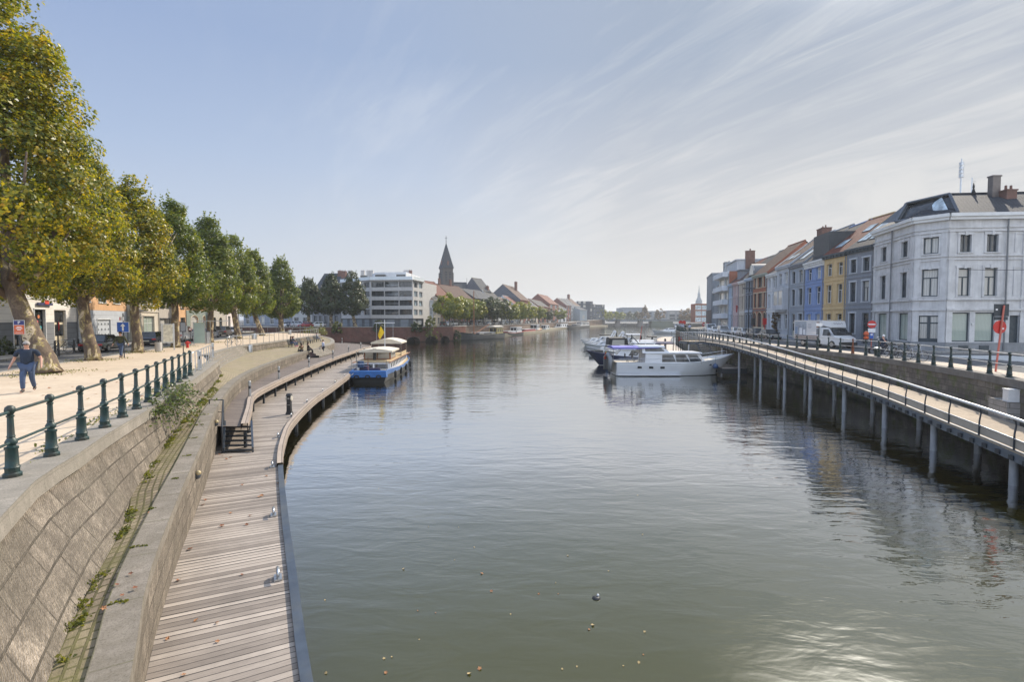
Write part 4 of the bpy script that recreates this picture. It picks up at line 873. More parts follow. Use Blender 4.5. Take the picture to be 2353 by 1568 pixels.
# chamfer
o2 = [(.62, 1.66, 8.25, 9.65), (.58, 1.70, 4.62, 6.95), (.42, 1.86, .1, 3.0)]
T, W = corner_face(cB, cC, o2, 2)
window(cb, o2[0], T, frame=dframe, sur=.17, surm=cren, style='two', pane=glass_c, fw=.09, keystone=True); window(cb, o2[1], T, frame=dframe, sur=.17, surm=cren, style='tee', pane=glass_c, fw=.09, keystone=True)
mb = MB(T); a, b, c, d = o2[2]; mb.box(a, b, .1, .17, c, 1.05); mb.box(a, a+.1, .1, .17, 1.05, d); mb.box(b-.1, b, .1, .17, 1.05, d); mb.box((a+b)/2-.11, (a+b)/2+.11, .1, .17, 1.05, d); mb.box(a+.1, b-.1, .1, .165, 2.3, 2.42); mb.box(a+.1, b-.1, .1, .165, d-.1, d); dd = mb.build('door', dframe, cb); g = MB(T); g.face([(a, .15, 1.0), (b, .15, 1.0), (b, .15, d), (a, .15, d)]); g.build('pane', glass_c, dd)
# facade towards the bridge
o3 = [(.9, 1.78, 8.25, 9.7), (2.95, 3.83, 8.25, 9.7), (.85, 1.8, 4.62, 6.95), (2.88, 3.85, 4.62, 6.95), (.42, 1.88, .8, 3.25), (2.3, 3.82, .8, 3.25), (4.95, 5.72, .12, 3.0)]
T, W = corner_face(cC, cD, o3, 3)
for k, o in enumerate(o3[:6]): window(cb, o, T, frame=dframe, sur=.17 if k < 4 else None, surm=cren, style='two' if k < 2 else 'tee' if k < 4 else 'none', pane=(glass_m, glass_m, glass_c, glass_c, glass_g, glass_g)[k], keystone=k < 4, fw=.09, name='window' if k < 4 else 'shop_window')
door(cb, o3[6], T, light=False); 
for z0, z1 in ((4.62, 6.95), (8.25, 9.7)): mb = MB(T); mb.box(5.1, 5.2, -.05, -.002, z0, z1); mb.box(5.85, 5.95, -.05, -.002, z0, z1); mb.box(5.1, 5.95, -.06, -.002, z1, z1+.08); mb.box(5.2, 5.85, -.012, -.002, z0, z1); mb.build('blind_window', cren, cb)
for x in (1.0, 2.6): mb = MB(T); mb.box(x, x+.75, -.14, -.095, .12, .5, 0); o = mb.build('cellar_grille', dframe, cb)
for t_, xx in ((T, 4.45), (TM(cA, cB), 3.6)): mb = MB(t_); mb.tube([(xx, -.16, .1), (xx, -.16, CH-.2)], .06, 8); mb.build('downpipe', zinc_m, cb)
mb = MB(); zt = CZ0+CH
mb.face([(*cA, CZ0), (*cA, zt), (47, 51.6, zt), (47, 51.6, CZ0)]); mb.face([(*cD, CZ0), (42.6, 52, CZ0), (42.6, 52, zt), (*cD, zt)]); mb.build('wall', cren, cb)
# roof
ro = .42; R1_ = Vector((39.9, 47.3, 17.35)); R2_ = Vector((41.4, 52.0, 17.2)); R3_ = Vector((47.5, 46.6, 17.35)); zr = zt+.1
eA, eB, eC, eD = Vector((35.9, 51.7, zr)), Vector((34.5, 44.6, zr)), Vector((36.1, 42.5, zr)), Vector((47.5, 41.5, zr))
mb = MB()
def rf(pts):
    P = [Vector(p) for p in pts]; e = (P[1]-P[0]).normalized(); n = (P[1]-P[0]).cross(P[-1]-P[0]).normalized(); f = n.cross(e); mb.face(P, 0, [((p-P[0]).dot(e), (p-P[0]).dot(f)) for p in P])
rf([eA, eB, R1_, R2_]); rf([eB, eC, R1_]); rf([eC, eD, R3_, R1_]); rf([Vector((47, 52, zr)), eA+Vector((0, .2, 0)), R2_]); rf([eD, Vector((47.5, 52, zr)), R3_]); rf([Vector((47.5, 52, zr)), Vector((43, 52, zr)), R1_, R3_])
mb.tube([R2_, R1_, R3_], .13, 6); mb.build('roof', Mroof('corner_tiles', (.045, .052, .066), (.034, .038, .05), .3, .36), cb)
# zinc dormer wedge over the chamfer
dm = M('dormer_zinc', (.10, .115, .135), .45, .3, .15, 2)
q0, q1 = Vector((34.8, 46.9, zr+.1)), Vector((36.9, 42.75, zr+.1)); tp = R1_+Vector((.0, -.2, .1)); t0 = Vector((35.8, 47.0, zr+1.75)); t1 = Vector((37.2, 44.0, zr+1.9))
mb = MB(); mb.face([q0, t0, tp]); mb.face([q1, tp, t1]); mb.face([t0, t1, tp]); mb.face([q0, Vector((35.0, 49.0, zr+.3)), t0])
for a, b in ((q0, t0), (t0, t1), (t1, q1), (q0, q1)): mb.tube([a, b], .13, 4)
dmr = mb.build('dormer', dm, cb); g = MB(); g.face([q0+Vector((.3, .1, 0)), q1+Vector((.1, .2, 0)), t1+Vector((.1, .2, 0)), t0+Vector((.3, .1, 0))]); g.build('pane', glass_d, dmr)
g = MB(); a0 = q0.lerp(q1, .62)+Vector((.0, -.05, .15)); a1 = q0.lerp(q1, .86)+Vector((.0, -.05, .15)); b1 = t0.lerp(t1, .82)+Vector((.0, -.05, -.15)); b0 = t0.lerp(t1, .60)+Vector((.0, -.05, -.5)); g.face([a0, a1, b1, b0]); g.build('window', glass_s, dmr)
chimney(cb, 43.0, 46.2, 16.0, 18.6, .7, .5, M('metal_flue', (.16, .14, .13), .5, .3, .2, 3), pots=0); chimney(cb, 43.7, 45.6, 15.9, 17.2, .9, .7)
mb = MB(); mb.lathe([(.2, 0), (.1, .3), (.06, .5), (.09, .6), (.02, 1.0)], 8, (41.8, 46.9, 17.3)); mb.build('finial', roof_dark, cb)
mb = MB(T); mb.box(2.0, 2.15, -.08, -.002, 2.2, 2.35); mb.build('house_number', whouse, cb)
# neighbour at the frame's edge
house('town_house', 'cream rendered house at the far right behind the red disc sign', (42.46, 42.35), (49, 41.8), CZ0, 10.9, stucco('cream2', (.60, .56, .49)), [(1.1, 3.2), (4.6, 6.9), (8.1, 9.6)], [(.12, .3), (.5, .68)], cat='house', roof=roof_dark, rh=3.1, D=10, sur=.12, frame=wframe, belts=[(3.4, 3.6, .1), (4.2, 4.4, .1)])
# radio mast on a block behind the roofs
rm = thing('radio_mast', 'steel radio mast with antenna drums above the corner roof', 'antenna mast')
ax, ay = on_line([(54, 66), (70, 66)], 2196); mb = MB(); z0 = 19.2
mb.box(ax-1.6, ax+1.6, ay-.9, ay+.9, 3.2, 19.3); mb.build('block', wconc, rm)
mb = MB(); mb.tube([(ax, ay, 19.3), (ax, ay, 26.4)], [.13, .08], 6)
for k in range(4): mb.tube([(ax, ay, 24.0+k*.5), (ax, ay, 24.42+k*.5)], .26, 8)
mb.tube([(ax+1.4, ay, 19.3), (ax+1.4, ay, 24.0)], .07, 5)
for k in range(4): mb.tube([(ax+1.4, ay, 22+k*.5), (ax+1.9, ay, 22+k*.5)], .03, 4)
mb.build('mast', galv_m, rm, smooth=False)
mb = MB(); mb.box(ax-1.5, ax+1.5, ay-.8, ay+.8, 20.4, 20.95)
for k in range(5): mb.tube([(ax-1.4+k*.7, ay-.7, 19.3), (ax-1.4+k*.7, ay-.7, 21.3)], .05, 4)
mb.tube([(ax+1.5, ay, 20.7), (ax+2.2, ay, 20.7)], .05, 4); mb.tube([(ax+2.0, ay-.2, 20.8), (ax+2.4, ay-.2, 20.8)], .25, 8); mb.build('platform', galv_m, rm)

# ------------------------------------------------------------------ left street fronts
wl1 = Mbrick('white_ashlar', (.74, .70, .64), (.72, .68, .62), (.40, .38, .36), 40, .5, .012, uv=False, axes='xz', noise_amp=.12, bmp=.1)
wl2 = Mbrick('blue_grey_ashlar', (.44, .46, .49), (.42, .44, .47), (.25, .25, .26), 40, .5, .014, uv=False, axes='xz', noise_amp=.12, bmp=.1)
wor = stucco('orange_render', (.60, .36, .19)); wbg = stucco('beige_render', (.56, .50, .41)); wgn = M('green_slate_cladding', (.20, .235, .205), .85, 0, .25, 1.5, streak=True); wgy = stucco('grey_beige_render', (.42, .38, .33))
def LP(Y): return (BX(Y), Y)
def lh(Y0, Y1, *a, **k): return house(k.pop('name', 'street_house'), k.pop('label'), LP(Y0), LP(Y1), 3.35, *a, group='street fronts behind the plane trees', **k)
g1 = [(.08, .17), (.40, .49), (.80, .90)]
b1 = lh(30, 47.8, 9.2, wl1, [(.5, 3.4, 0, [(.50, .59), (.645, .725), (.80, .90)]), (5.2, 7.4, 0, [(.20, .26), (.36, .42), (.62, .68), (.84, .90)])], [], label='white bank building with grey plinth behind the nearest plane trees', name='bank_building', cat='bank', frame=dframe, sur=.06, belts=[(4.2, 4.3, .05)], trimm=whouse, roof=roof_dark, rh=3, D=12, door_at=2, doorm=wcream, cornice=.3, pane=glass_d)
W = b1['W']; plm = (Mbrick('grey_plinth', (.20, .205, .215), (.19, .195, .205), (.08, .08, .08), 40, .45, .012, uv=False, axes='xz', noise_amp=.15, bmp=.1))
for a, b in ((0, .495), (.595, .64), (.73, .795), (.905, 1)): mb = MB(); mb.box(a*W, b*W, -.02, -.002, 0, 2.35); mb.build('plinth', plm, b1)
mb = MB(); mb.box(W*.66, W*.77, -.2, -.06, 3.75, 3.95); mb.box(W*.705, W*.735, -.24, -.205, 3.85, 4.2, 1); mb.build('shop_sign', [M('sign_blue', (.03, .035, .10), .5), M('sign_red', (.6, .06, .03), .5)], b1)
for k in range(5):
    mb = MB(); x = (.655+.012*(k % 3))*W+.3; mb.lathe([(.0001, -.01), (.15, -.01), (.15, .01), (.0001, .01)], 12); o = mb.build('poster', M('poster_%d' % k, [(.62, .16, .05), (.6, .55, .5), (.05, .3, .32), (.6, .08, .1), (.62, .2, .08)][k], .5), b1); o.rotation_euler = (pi/2, 0, 0); o.location = (x, .06, 1.0+.45*k % 1.9)
b2 = lh(47.8, 58.2, 8.6, wl2, [(.1, 2.55, 0, [(.36, .62)]), (4.3, 6.6, 0, [(.1, .24), (.4, .54), (.7, .84)])], [(.36, .62)], label='blue grey rendered garage front below orange upper storey', cat='house', frame=wframe, sur=.06, D=11, roof=roof_dark, rh=3, cornice=.3, pane=glass_m)
W = b2['W']; mb = MB(); mb.box(0, W, -.03, -.002, 3.5, 8.2); 
mb = MB(); facade(mb, W, 8.2, [(.1*W, .24*W, 4.3, 6.6), (.4*W, .54*W, 4.3, 6.6), (.7*W, .84*W, 4.3, 6.6)], y=-.012, z0=3.5, rev=.01); mb.build('upper_render', wor, b2)
mb = MB(); gx0, gx1 = .36*W+.06, .62*W-.06; mb.box(gx0, gx1, .06, .1, .1, 2.5)
for i in range(4):
    for j in range(4): x = gx0+.25+i*(gx1-gx0-.5)/3; z = .45+j*.55; mb.box(x-.1, x+.1, .045, .058, z-.1, z+.1, 1)
mb.build('garage_door', [wl2, dframe], b2)
b3 = lh(58.2, 67.5, 9.4, wbg, [(.2, 3.0, 0, [(.02, .12), (.48, .84)]), (4.3, 6.6, 0, [(.10, .26), (.44, .6), (.76, .92)])], [], label='beige house with small balcony over a glazed shop window', cat='house', frame=wframe, sur=.08, belts=[(3.5, 3.7, .12)], trimm=wbg, D=11, roof=roof_brown, rh=3.5, style='cross', pane=glass_g)
W = b3['W']; mb = MB(); mb.box(W*.04, W*.36, -.9, -.003, 3.55, 3.72); 
for k in range(9): mb.box(W*.04+k*W*.0388, W*.04+k*W*.0388+.06, -.88, -.84, 3.72, 4.55)
mb.box(W*.04, W*.36, -.9, -.82, 4.55, 4.63); mb.build('balcony', wgy, b3)
b4 = lh(67.5, 72.7, 8.8, wgy, [(.2, 2.7, 0, [(.1, .55), (.62, .9)]), (4.2, 6.2, 0, [(.14, .4), (.6, .86)])], [], label='narrow grey beige house between the beige and orange fronts', cat='house', frame=dframe, sur=.05, D=10, roof=roof_dark, rh=3, pane=glass_c)
b5 = lh(72.7, 78.4, 8.8, wor, [(.2, 2.8, 0, [(.1, .4), (.6, .9)]), (4.2, 6.2, 0, [(.14, .4), (.6, .86)])], [], label='orange rendered narrow house beside the green slate front', cat='house', frame=dframe, sur=.06, D=10, roof=roof_red, rh=3)
b6 = lh(78.4, 92, 9.6, wor, [(.3, 3.2, .6, [(.16, .44), (.62, .74)]), (4.6, 6.6, 0, [(.1, .2), (.36, .46), (.6, .7), (.84, .94)])], [], label='house with green slate ground floor and arched white gate', cat='house', frame=whouse, sur=.1, surm=wcream, D=11, roof=roof_brown, rh=3, pane=glass_c)
W = b6['W']; mb = MB(); facade(mb, W, 4.0, [(.16*W-.1, .44*W+.1, 0, 3.3, .62), (.62*W-.1, .74*W+.1, 0, 3.3, .62)], y=-.03, rev=.02); mb.build('slate_cladding', wgn, b6)
b7 = lh(92, 102.6, 8.2, wgy, [(.3, 3.0, .5, [(.1, .3), (.5, .7)]), (4.4, 6.4)], [(.12, .3), (.6, .8)], label='grey house with round arched red doorway far along the street', cat='house', frame=dframe, sur=.08, surm=wcream, D=10, roof=roof_dark, rh=3)
b8 = lh(102.6, 113.5, 6.6, stucco('rosy_white', (.70, .62, .58)), [(.6, 3.2), (4.0, 5.8)], [(.14, .3), (.6, .76)], label='low pinkish white house at the end of the left street', cat='house', frame=dframe, sur=.06, D=10, roof=roof_dark, rh=2.5)
# ------------------------------------------------------------------ brick quay wall with arches
BW = [(-75, 128), (-43.7, 129.5), (-27.4, 131.5), (-16.3, 141.7), (-13.6, 150.5)]
bq = thing('brick_quay_wall', 'red brick quay wall with low culvert arches below the apartment block', 'quay wall')
for k in range(4):
    p, q = BW[k], BW[k+1]; W = hypot(q[0]-p[0], q[1]-p[1]); T = Matrix.Translation((p[0], p[1], 0)) @ Matrix.Rotation(atan2(q[1]-p[1], q[0]-p[0]), 4, 'Z')
    ops = []
    if k == 2:
        for xa, xb in ((934, 965), (977, 1006), (1012, 1033)):
            a = on_line([p, q], xa); b = on_line([p, q], xb); ops.append((hypot(a[0]-p[0], a[1]-p[1])+.05, hypot(b[0]-p[0], b[1]-p[1]), -.5, 1.45, 1.3))
    top = 3.95 if k < 2 else 3.95
    mb = MB(T); facade(mb, W, top, ops, z0=-.6, rev=2.5)
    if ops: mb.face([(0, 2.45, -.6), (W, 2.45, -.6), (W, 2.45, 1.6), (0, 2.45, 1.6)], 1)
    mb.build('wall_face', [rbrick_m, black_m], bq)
    mb = MB(T); mb.box(-.05, W+.05, -.08, .4, top, top+.14); mb.build('coping', kerb_m, bq)
tube_railing('iron_railing', 'thin dark railing on top of the red brick quay wall', [(p[0], p[1]+.5, 0) for p in BW[:4]], 4.05, 2.4, dgreen_m, 1.0, .03)
tube_railing('iron_railing', 'thin dark railing along the left bank street', [(p.x-.2, p.y+.1, 0) for p in UWL if p.y < 356], 4.05, 5.2, dgreen_m, 1.0, .04)
# ------------------------------------------------------------------ apartment block
ab = thing('apartment_building', 'grey five storey apartment block with strip windows and roof terrace', 'apartment block')
wap = stucco('apartment_render', (.47, .455, .44)); wapb = M('apartment_base', (.115, .125, .14), .8, 0, .2, 1)
F = [atY(784.6, 735, 160)[:2], atY(852, 735, 150)[:2], atY(949, 735, 148.5)[:2], atY(973, 735, 157)[:2]]
AH = 13.4; Z0 = 3.9; fl = [2.6+2.68*k for k in range(5)]
for s in range(3):
    p, q = F[s], F[s+1]; W = hypot(q[0]-p[0], q[1]-p[1]); T = Matrix.Translation((p[0], p[1], Z0)) @ Matrix.Rotation(atan2(q[1]-p[1], q[0]-p[0]), 4, 'Z')
    ops = []
    for k in range(4):
        z0, z1 = 3.4+2.68*k, 5.0+2.68*k
        if s == 0: ops += [(W*a, W*b, z0, z1) for a, b in ((.04, .2), (.28, .36), (.5, .68), (.78, .97))]
        if s == 1: ops += [(W*.02, W*.32, z0, z1), (W*.335, W*.665, z0, z1), (W*.68, W*.98, z0, z1)]
        if s == 2: ops += [(W*.1, W*.45, z0, z1), (W*.58, W*.92, z0, z1)]
    mb = MB(T); facade(mb, W, AH, ops, z0=2.4, rev=.5); mb.build('wall', wap, ab)
    for i, o in enumerate(ops): window(ab, o, T, frame=dframe, style=('two', 'three', 'two')[s], pane=rnd.choice([glass_m, glass_d, glass_d, glass_d]) if s < 2 else rnd.choice([glass_s, glass_s, glass_m]), rev=.4, fw=.09, sill=False)
    mb = MB(T); mb.box(0, W, .3, .5, 0, 2.4)
    nd = int(W/3.2)
    for k in range(nd): mb.box(.4+k*W/nd, .4+k*W/nd+2.4, .24, .297, 0, 2.1, 1)
    mb.build('garage_front', [wapb, M('garage_doors', (.20, .225, .25), .7, 0, .1, 2)], ab)
    mb = MB(T); mb.box(-.3, W+.3, -.55, .6, AH, AH+.22); mb.box(0, W, -.12, 0, 2.35, 2.6); mb.build('roof_slab', wap, ab)
    if s == 1:
        for k in range(4): mb = MB(T); mb.box(W*.34, W*.66, -.06, -.01, 3.85+2.68*k, 3.9+2.68*k); mb.box(W*.34, W*.66, -.06, -.01, 4.05+2.68*k, 4.1+2.68*k); mb.build('balcony_rail', galv_m, ab)
    mb = MB(T); mb.box(0, W, -.35, -.32, AH+.25, AH+1.1)
    g = mb.build('terrace_glass', M('terrace_glass', (.55, .6, .62), .1, 0, .05, 1), ab)
p0, p1, p2, p3 = F; ins = 2.2
def inset(p, dx, dy): return (p[0]+dx, p[1]+dy)
pen = [inset(p0, 8, 2), inset(p1, 1.0, 3), inset(p2, -2.5, 3), inset(p3, -3.5, 2.5), (p3[0]-3, p3[1]+12), (p0[0]+8, p0[1]+12)]
mb = MB(); mb.prism(pen, Z0+AH, Z0+AH+2.5); mb.prism([(x, y) for x, y in pen], Z0+AH+2.5, Z0+AH+2.65); mb.build('penthouse', stucco('penthouse_render', (.62, .64, .66)), ab)
for a, b in ((852+14, 852+36), (852+62, 852+82), (826, 838)):
    x0 = atY(a, 735, 152.6)[0]; x1 = atY(b, 735, 152.6)[0]; mb = MB(); mb.box(x0, x1, 151.2 if a > 850 else 154, 153.6 if a > 850 else 156, Z0+AH+.3, Z0+AH+1.9); mb.build('terrace_door', glass_d, ab)
for xx, w_ in ((806, 1.2), (835, 1.0), (848, 1.0), (856, .9), (932, .9), (938, .8), (944, .9)):
    X = atY(xx, 735, 158)[0]; chimney(ab, X, 158, Z0+AH+1.5, Z0+AH+3.5, w_, .9, rnd.choice([wap, chim_m, wap]), 2)
mb = MB(); mb.prism([F[0], F[1], F[2], F[3], (F[3][0]+2, F[3][1]+14), (F[0][0]+2, F[0][1]+14)], Z0+2.5, Z0+AH); 
mb = MB(); mb.face([(*F[3], Z0), (F[3][0]+2, F[3][1]+14, Z0), (F[3][0]+2, F[3][1]+14, Z0+AH), (*F[3], Z0+AH)]); mb.face([(*F[0], Z0), (*F[0], Z0+AH), (F[0][0]+2, F[0][1]+14, Z0+AH), (F[0][0]+2, F[0][1]+14, Z0)]); mb.face([(*p, Z0+AH+.01) for p in (F[0], F[1], F[2], F[3], (F[3][0]+2, F[3][1]+14), (F[0][0]+2, F[0][1]+14))]); mb.build('wall', wap, ab)
# shaded houses left of it
def fh(xa, xb, Y0, Y1, ze, *a, **k):
    """front seen between two picture columns; ze = picture row of the eaves"""
    p = atY(xa, 735, Y0); q = atY(xb, 735, Y1); zz = k.pop('z', 3.9); H = atY((xa+xb)/2, ze, (Y0+Y1)/2)[2]-zz
    return house(k.pop('name', 'street_house'), k.pop('label'), p[:2], q[:2], zz, H, *a, **k)
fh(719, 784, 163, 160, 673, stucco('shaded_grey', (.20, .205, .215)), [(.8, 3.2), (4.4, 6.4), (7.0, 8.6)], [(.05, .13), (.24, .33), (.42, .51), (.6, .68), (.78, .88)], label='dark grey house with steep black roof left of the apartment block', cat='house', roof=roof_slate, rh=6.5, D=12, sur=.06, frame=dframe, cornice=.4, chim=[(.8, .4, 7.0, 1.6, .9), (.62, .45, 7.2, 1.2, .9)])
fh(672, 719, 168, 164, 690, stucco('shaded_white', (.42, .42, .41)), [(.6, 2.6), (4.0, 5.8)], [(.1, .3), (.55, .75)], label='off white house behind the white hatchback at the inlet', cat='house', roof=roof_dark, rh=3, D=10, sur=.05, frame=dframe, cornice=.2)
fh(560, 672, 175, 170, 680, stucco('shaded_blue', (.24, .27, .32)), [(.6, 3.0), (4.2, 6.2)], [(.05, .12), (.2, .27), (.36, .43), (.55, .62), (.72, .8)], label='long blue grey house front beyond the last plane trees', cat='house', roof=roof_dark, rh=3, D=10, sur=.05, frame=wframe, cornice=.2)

# ------------------------------------------------------------------ church
ch = thing('church', 'dark brick church with a tall slate spire behind the left bank houses', 'church')
CY = 285; cxx = atY(1026, 735, CY)[0]; ch.location = (cxx, CY, 3.9); ch.rotation_euler = (0, 0, radians(28))
cbk = Mbrick('church_brick', (.115, .10, .095), (.095, .085, .08), (.12, .11, .1), .5, .2, .02, uv=False, axes='xyz', noise_amp=.25, bmp=.2)
zt = atY(1026, 617, CY)[2]-3.9; hw = 2.85
mb = MB(); mb.box(-hw, hw, -hw, hw, 0, zt)
for sx_ in (-1, 1):
    for sy_ in (-1, 1): mb.box(sx_*hw-.45, sx_*hw+.3, sy_*hw-.3, sy_*hw+.45, 0, zt-2.5)
for z in (zt-.5, zt-9.0, zt-14): mb.box(-hw-.2, hw+.2, -hw-.2, hw+.2, z, z+.35)
mb.build('tower', cbk, ch)
for ax_ in (0, 1):
    for k in (-1, 1):
        mb = MB(Matrix.Rotation(-pi/2*ax_, 4, 'Z') if ax_ else None); mb.box(k*1.1-.55, k*1.1+.55, -hw-.05, -hw+.2, zt-7.6, zt-2.2)
        for j in range(6): mb.box(k*1.1-.5, k*1.1+.5, -hw-.12, -hw-.055, zt-7.2+j*.85, zt-6.9+j*.85, 1)
        mb.build('louvre', [black_m, M('louvre_slats', (.16, .16, .16), .8)], ch)
        mb = MB(Matrix.Rotation(-pi/2*ax_, 4, 'Z') if ax_ else None); mb.box(k*1.1-.4, k*1.1+.4, -hw-.04, -hw+.2, zt-13.0, zt-9.8); mb.build('blind_niche', dsteel_m, ch)
zs_ = atY(1026, 557, CY)[2]-3.9; mb = MB(); b4_ = [(-hw-.45, -hw-.45), (hw+.45, -hw-.45), (hw+.45, hw+.45), (-hw-.45, hw+.45)]; m4 = [(x*.83, y*.83) for x, y in b4_]; zm = zt+2.2
for k in range(4):
    a, b = b4_[k], b4_[(k+1) % 4]; c, d = m4[k], m4[(k+1) % 4]
    mb.face([(*a, zt), (*b, zt), (*d, zm), (*c, zm)], 0, [(0, 0), (8, 0), (7, 2.5), (1, 2.5)]); mb.face([(*c, zm), (*d, zm), (0, 0, zs_)], 0, [(0, 0), (6, 0), (3, 14)])
mb.build('spire', roof_slate, ch)
for ax_ in (0, 1):
    mb = MB(Matrix.Rotation(-pi/2*ax_, 4, 'Z') if ax_ else None); mb.box(-.5, .5, -hw-.1, -hw+1.5, zt+1.6, zt+3.0); mb.face([(-.7, -hw-.2, zt+3.0), (.7, -hw-.2, zt+3.0), (0, -hw-.2, zt+4.2)]); mb.face([(-.7, -hw-.2, zt+3.0), (0, -hw-.2, zt+4.2), (0, -hw+2, zt+4.2)]); mb.face([(.7, -hw-.2, zt+3.0), (0, -hw+2, zt+4.2), (0, -hw-.2, zt+4.2)]); mb.build('spire_dormer', chim_m, ch)
mb = MB(); mb.tube([(0, 0, zs_-.3), (0, 0, zs_+3.6)], .14, 5); mb.tube([(-.7, 0, zs_+2.2), (.7, 0, zs_+2.2)], .12, 5); mb.sphere((0, 0, zs_+.4), .3, 6, 4); mb.build('cross', dsteel_m, ch)
# nave runs across the view
mb = MB(Matrix.Rotation(radians(-18), 4, 'Z')); zn = atY(1026, 676, CY)[2]-3.9; zr_ = atY(1026, 657, CY)[2]-3.9
def gab(x0, x1, y0, y1, z0, z1, mb, mi=0):
    ym = (y0+y1)/2; s = hypot(ym-y0, z1-z0); L_ = x1-x0
    mb.face([(x0, y0, z0), (x1, y0, z0), (x1, ym, z1), (x0, ym, z1)], mi, [(0, 0), (L_, 0), (L_, s), (0, s)]); mb.face([(x1, y1, z0), (x0, y1, z0), (x0, ym, z1), (x1, ym, z1)], mi, [(0, 0), (L_, 0), (L_, s), (0, s)])
gab(-22, 9, -1, 12, zn, zr_+1.5, mb); gab(2, 12, 2, 12, zn, zr_+2.6, mb); mb.build('roof', roof_slate, ch)
mb = MB(Matrix.Rotation(radians(-18), 4, 'Z')); mb.box(-22, 9, -.8, 11.8, 0, zn); mb.face([(9, -1, zn), (9, 12, zn), (9, 5.5, zr_+1.4)]); mb.box(2, 11.9, 2.1, 11.9, 0, zn); mb.face([(12, 2, zn), (12, 12, zn), (12, 7, zr_+2.5)]); mb.tube([(12, 7, zr_+2.5), (12, 7, zr_+5)], .1, 4); mb.build('nave', cbk, ch)

# ------------------------------------------------------------------ left bank houses (picture columns -> frontage line)
FB = [(-38, 158), (-26, 163), (-18, 181), (-8, 202), (0, 226), (9, 262), (18, 310), (30, 360), (50, 410), (76, 470)]
def bank(xa, xb, ye, wallm, label, roof, rh, rows=None, cols=None, name='street_house', D=11, cat='house', hip=False, **k):
    p, q = on_line(FB, xa), on_line(FB, xb); Ym = (p[1]+q[1])/2; H = max(4, atY((xa+xb)/2, ye, Ym)[2]-3.9); rh *= .82
    n = max(2, int(H/3.0)); rows = rows or [(.6+3.1*i, min(2.7+3.1*i, H-.5)) for i in range(n) if 2.7+3.1*i < H]
    return house(name, label, p, q, 3.9, H, wallm, rows, cols or [(.12, .34), (.6, .84)], roof=roof, rh=rh, D=D, cat=cat, group='left bank street houses', sur=k.pop('sur', .08), **k)
lbrick = Mbrick('dull_red_brick', (.24, .085, .06), (.20, .075, .055), (.2, .14, .11), .22, .07, .01, uv=False, axes='xyz', noise_amp=.25)
bank(974, 996, 690, wwhite, 'white house with brown tiled roof right beside the apartment block', roof_brown, 5.0, cols=[(.1, .22), (.4, .52), (.7, .82)], chim=[(.9, .3, 4.5)])
bank(996, 1013, 690, wbg, 'cream house with an orange door under the first street trees', roof_dark, 4.6)
bank(1013, 1044, 690, lbrick, 'long red brick house with hipped red roof below the church', roof_red, 8.0, cols=[(.06, .16), (.3, .4), (.55, .7), (.82, .94)], D=16, cornice=.6, corn_m=whouse)
bank(1044, 1092, 690, lbrick, 'red brick house with white gutter and dark tiled dormers', roof_brown, 6.5, cols=[(.06, .14), (.22, .3), (.4, .48), (.56, .64), (.74, .82)], D=14, cornice=.6, corn_m=whouse, chim=[(.1, .5, 7.4), (.6, .5, 7.4)])
h = bank(1092, 1137, 688, M('black_cladding', (.05, .05, .055), .6, 0, .2, 1), 'modern black and glass house with zinc gable', roof_slate, 4.5, cols=[(.05, .45), (.52, .94)], D=12, frame=whouse, style='three', sur=.12, surm=whouse)
h = fh(1106, 1128, 207, 214, 670, M('glass_tower_frame', (.09, .09, .10), .5, .2, .2, 1), [(.5, 2.6), (3.6, 6), (7, 9.4), (10.2, 14)], [(.08, .48), (.54, .94)], label='tall glazed stair tower of the modern black house', name='glass_house', cat='house', pane=glass_s, frame=whouse, sur=None, roof=roof_slate, rh=5.5, D=9)
bank(1137, 1160, 697, wwhite, 'white house with big dark dormers behind the street trees', roof_dark, 6.0, chim=[(.5, .5, 7.0, 1.4, 1.0)])
bank(1160, 1181, 705, wbeige, 'narrow cream house with red tiled roof', roof_brown, 5.0)
bank(1181, 1195, 701, wlg, 'grey house left of the tall gabled brick house', roof_red, 5.0)
h = bank(1195, 1217, 691, lbrick, 'tall brick house with big slate gable and chimney', roof_brown, 9.0, D=17, wallside=M('gable_slate', (.10, .11, .13), .8, 0, .2, 1), chim=[(.75, .35, 9.5, 1.6, 1.2)])
bank(1217, 1235, 704, wbeige, 'cream house with grey slate roof right of the tall gable', roof_slate, 5.5)
bank(1235, 1262, 705, lbrick, 'low brick house almost hidden by the street trees', roof_dark, 5.0, cols=[(.08, .2), (.35, .5), (.7, .84)])
bank(1262, 1283, 700, lbrick, 'house with a plum red pyramid roof', roof_red, 8.0, D=16)
bank(1283, 1301, 709, wlg, 'small grey house past the red pyramid roof', roof_dark, 4.0)
bank(1301, 1312, 703, lbrick, 'red brick house with a silvery roof, end of the tree row', roof_slate, 7.0, D=15)
bank(1312, 1322, 703, wwhite, 'white house with tall windows, left of the grey gable', roof_slate, 7.0, D=15)
bank(1322, 1333, 704, wlg, 'pale house under a brown roof with wide chimney', roof_brown, 7.5, D=15, chim=[(.4, .5, 9.5, 3, 1.5)])
h = fh(1333, 1349, 400, 405, 713, stucco('temple_grey', (.36, .40, .43)), [(1.5, 4.2)], [(.35, .65)], label='low blue grey gabled house near the left end of the bridge', cat='house', roof=roof_slate, rh=2.0, D=12, z=5.0, sur=.1)
mb = MB(); W = h['W']; mb.face([(0, -.1, h.dimensions.z), (W, -.1, 0), (W, -.1, 1)]) if False else None
wdk = M('dark_blue_brick', (.07, .08, .10), .85, 0, .2, 1)
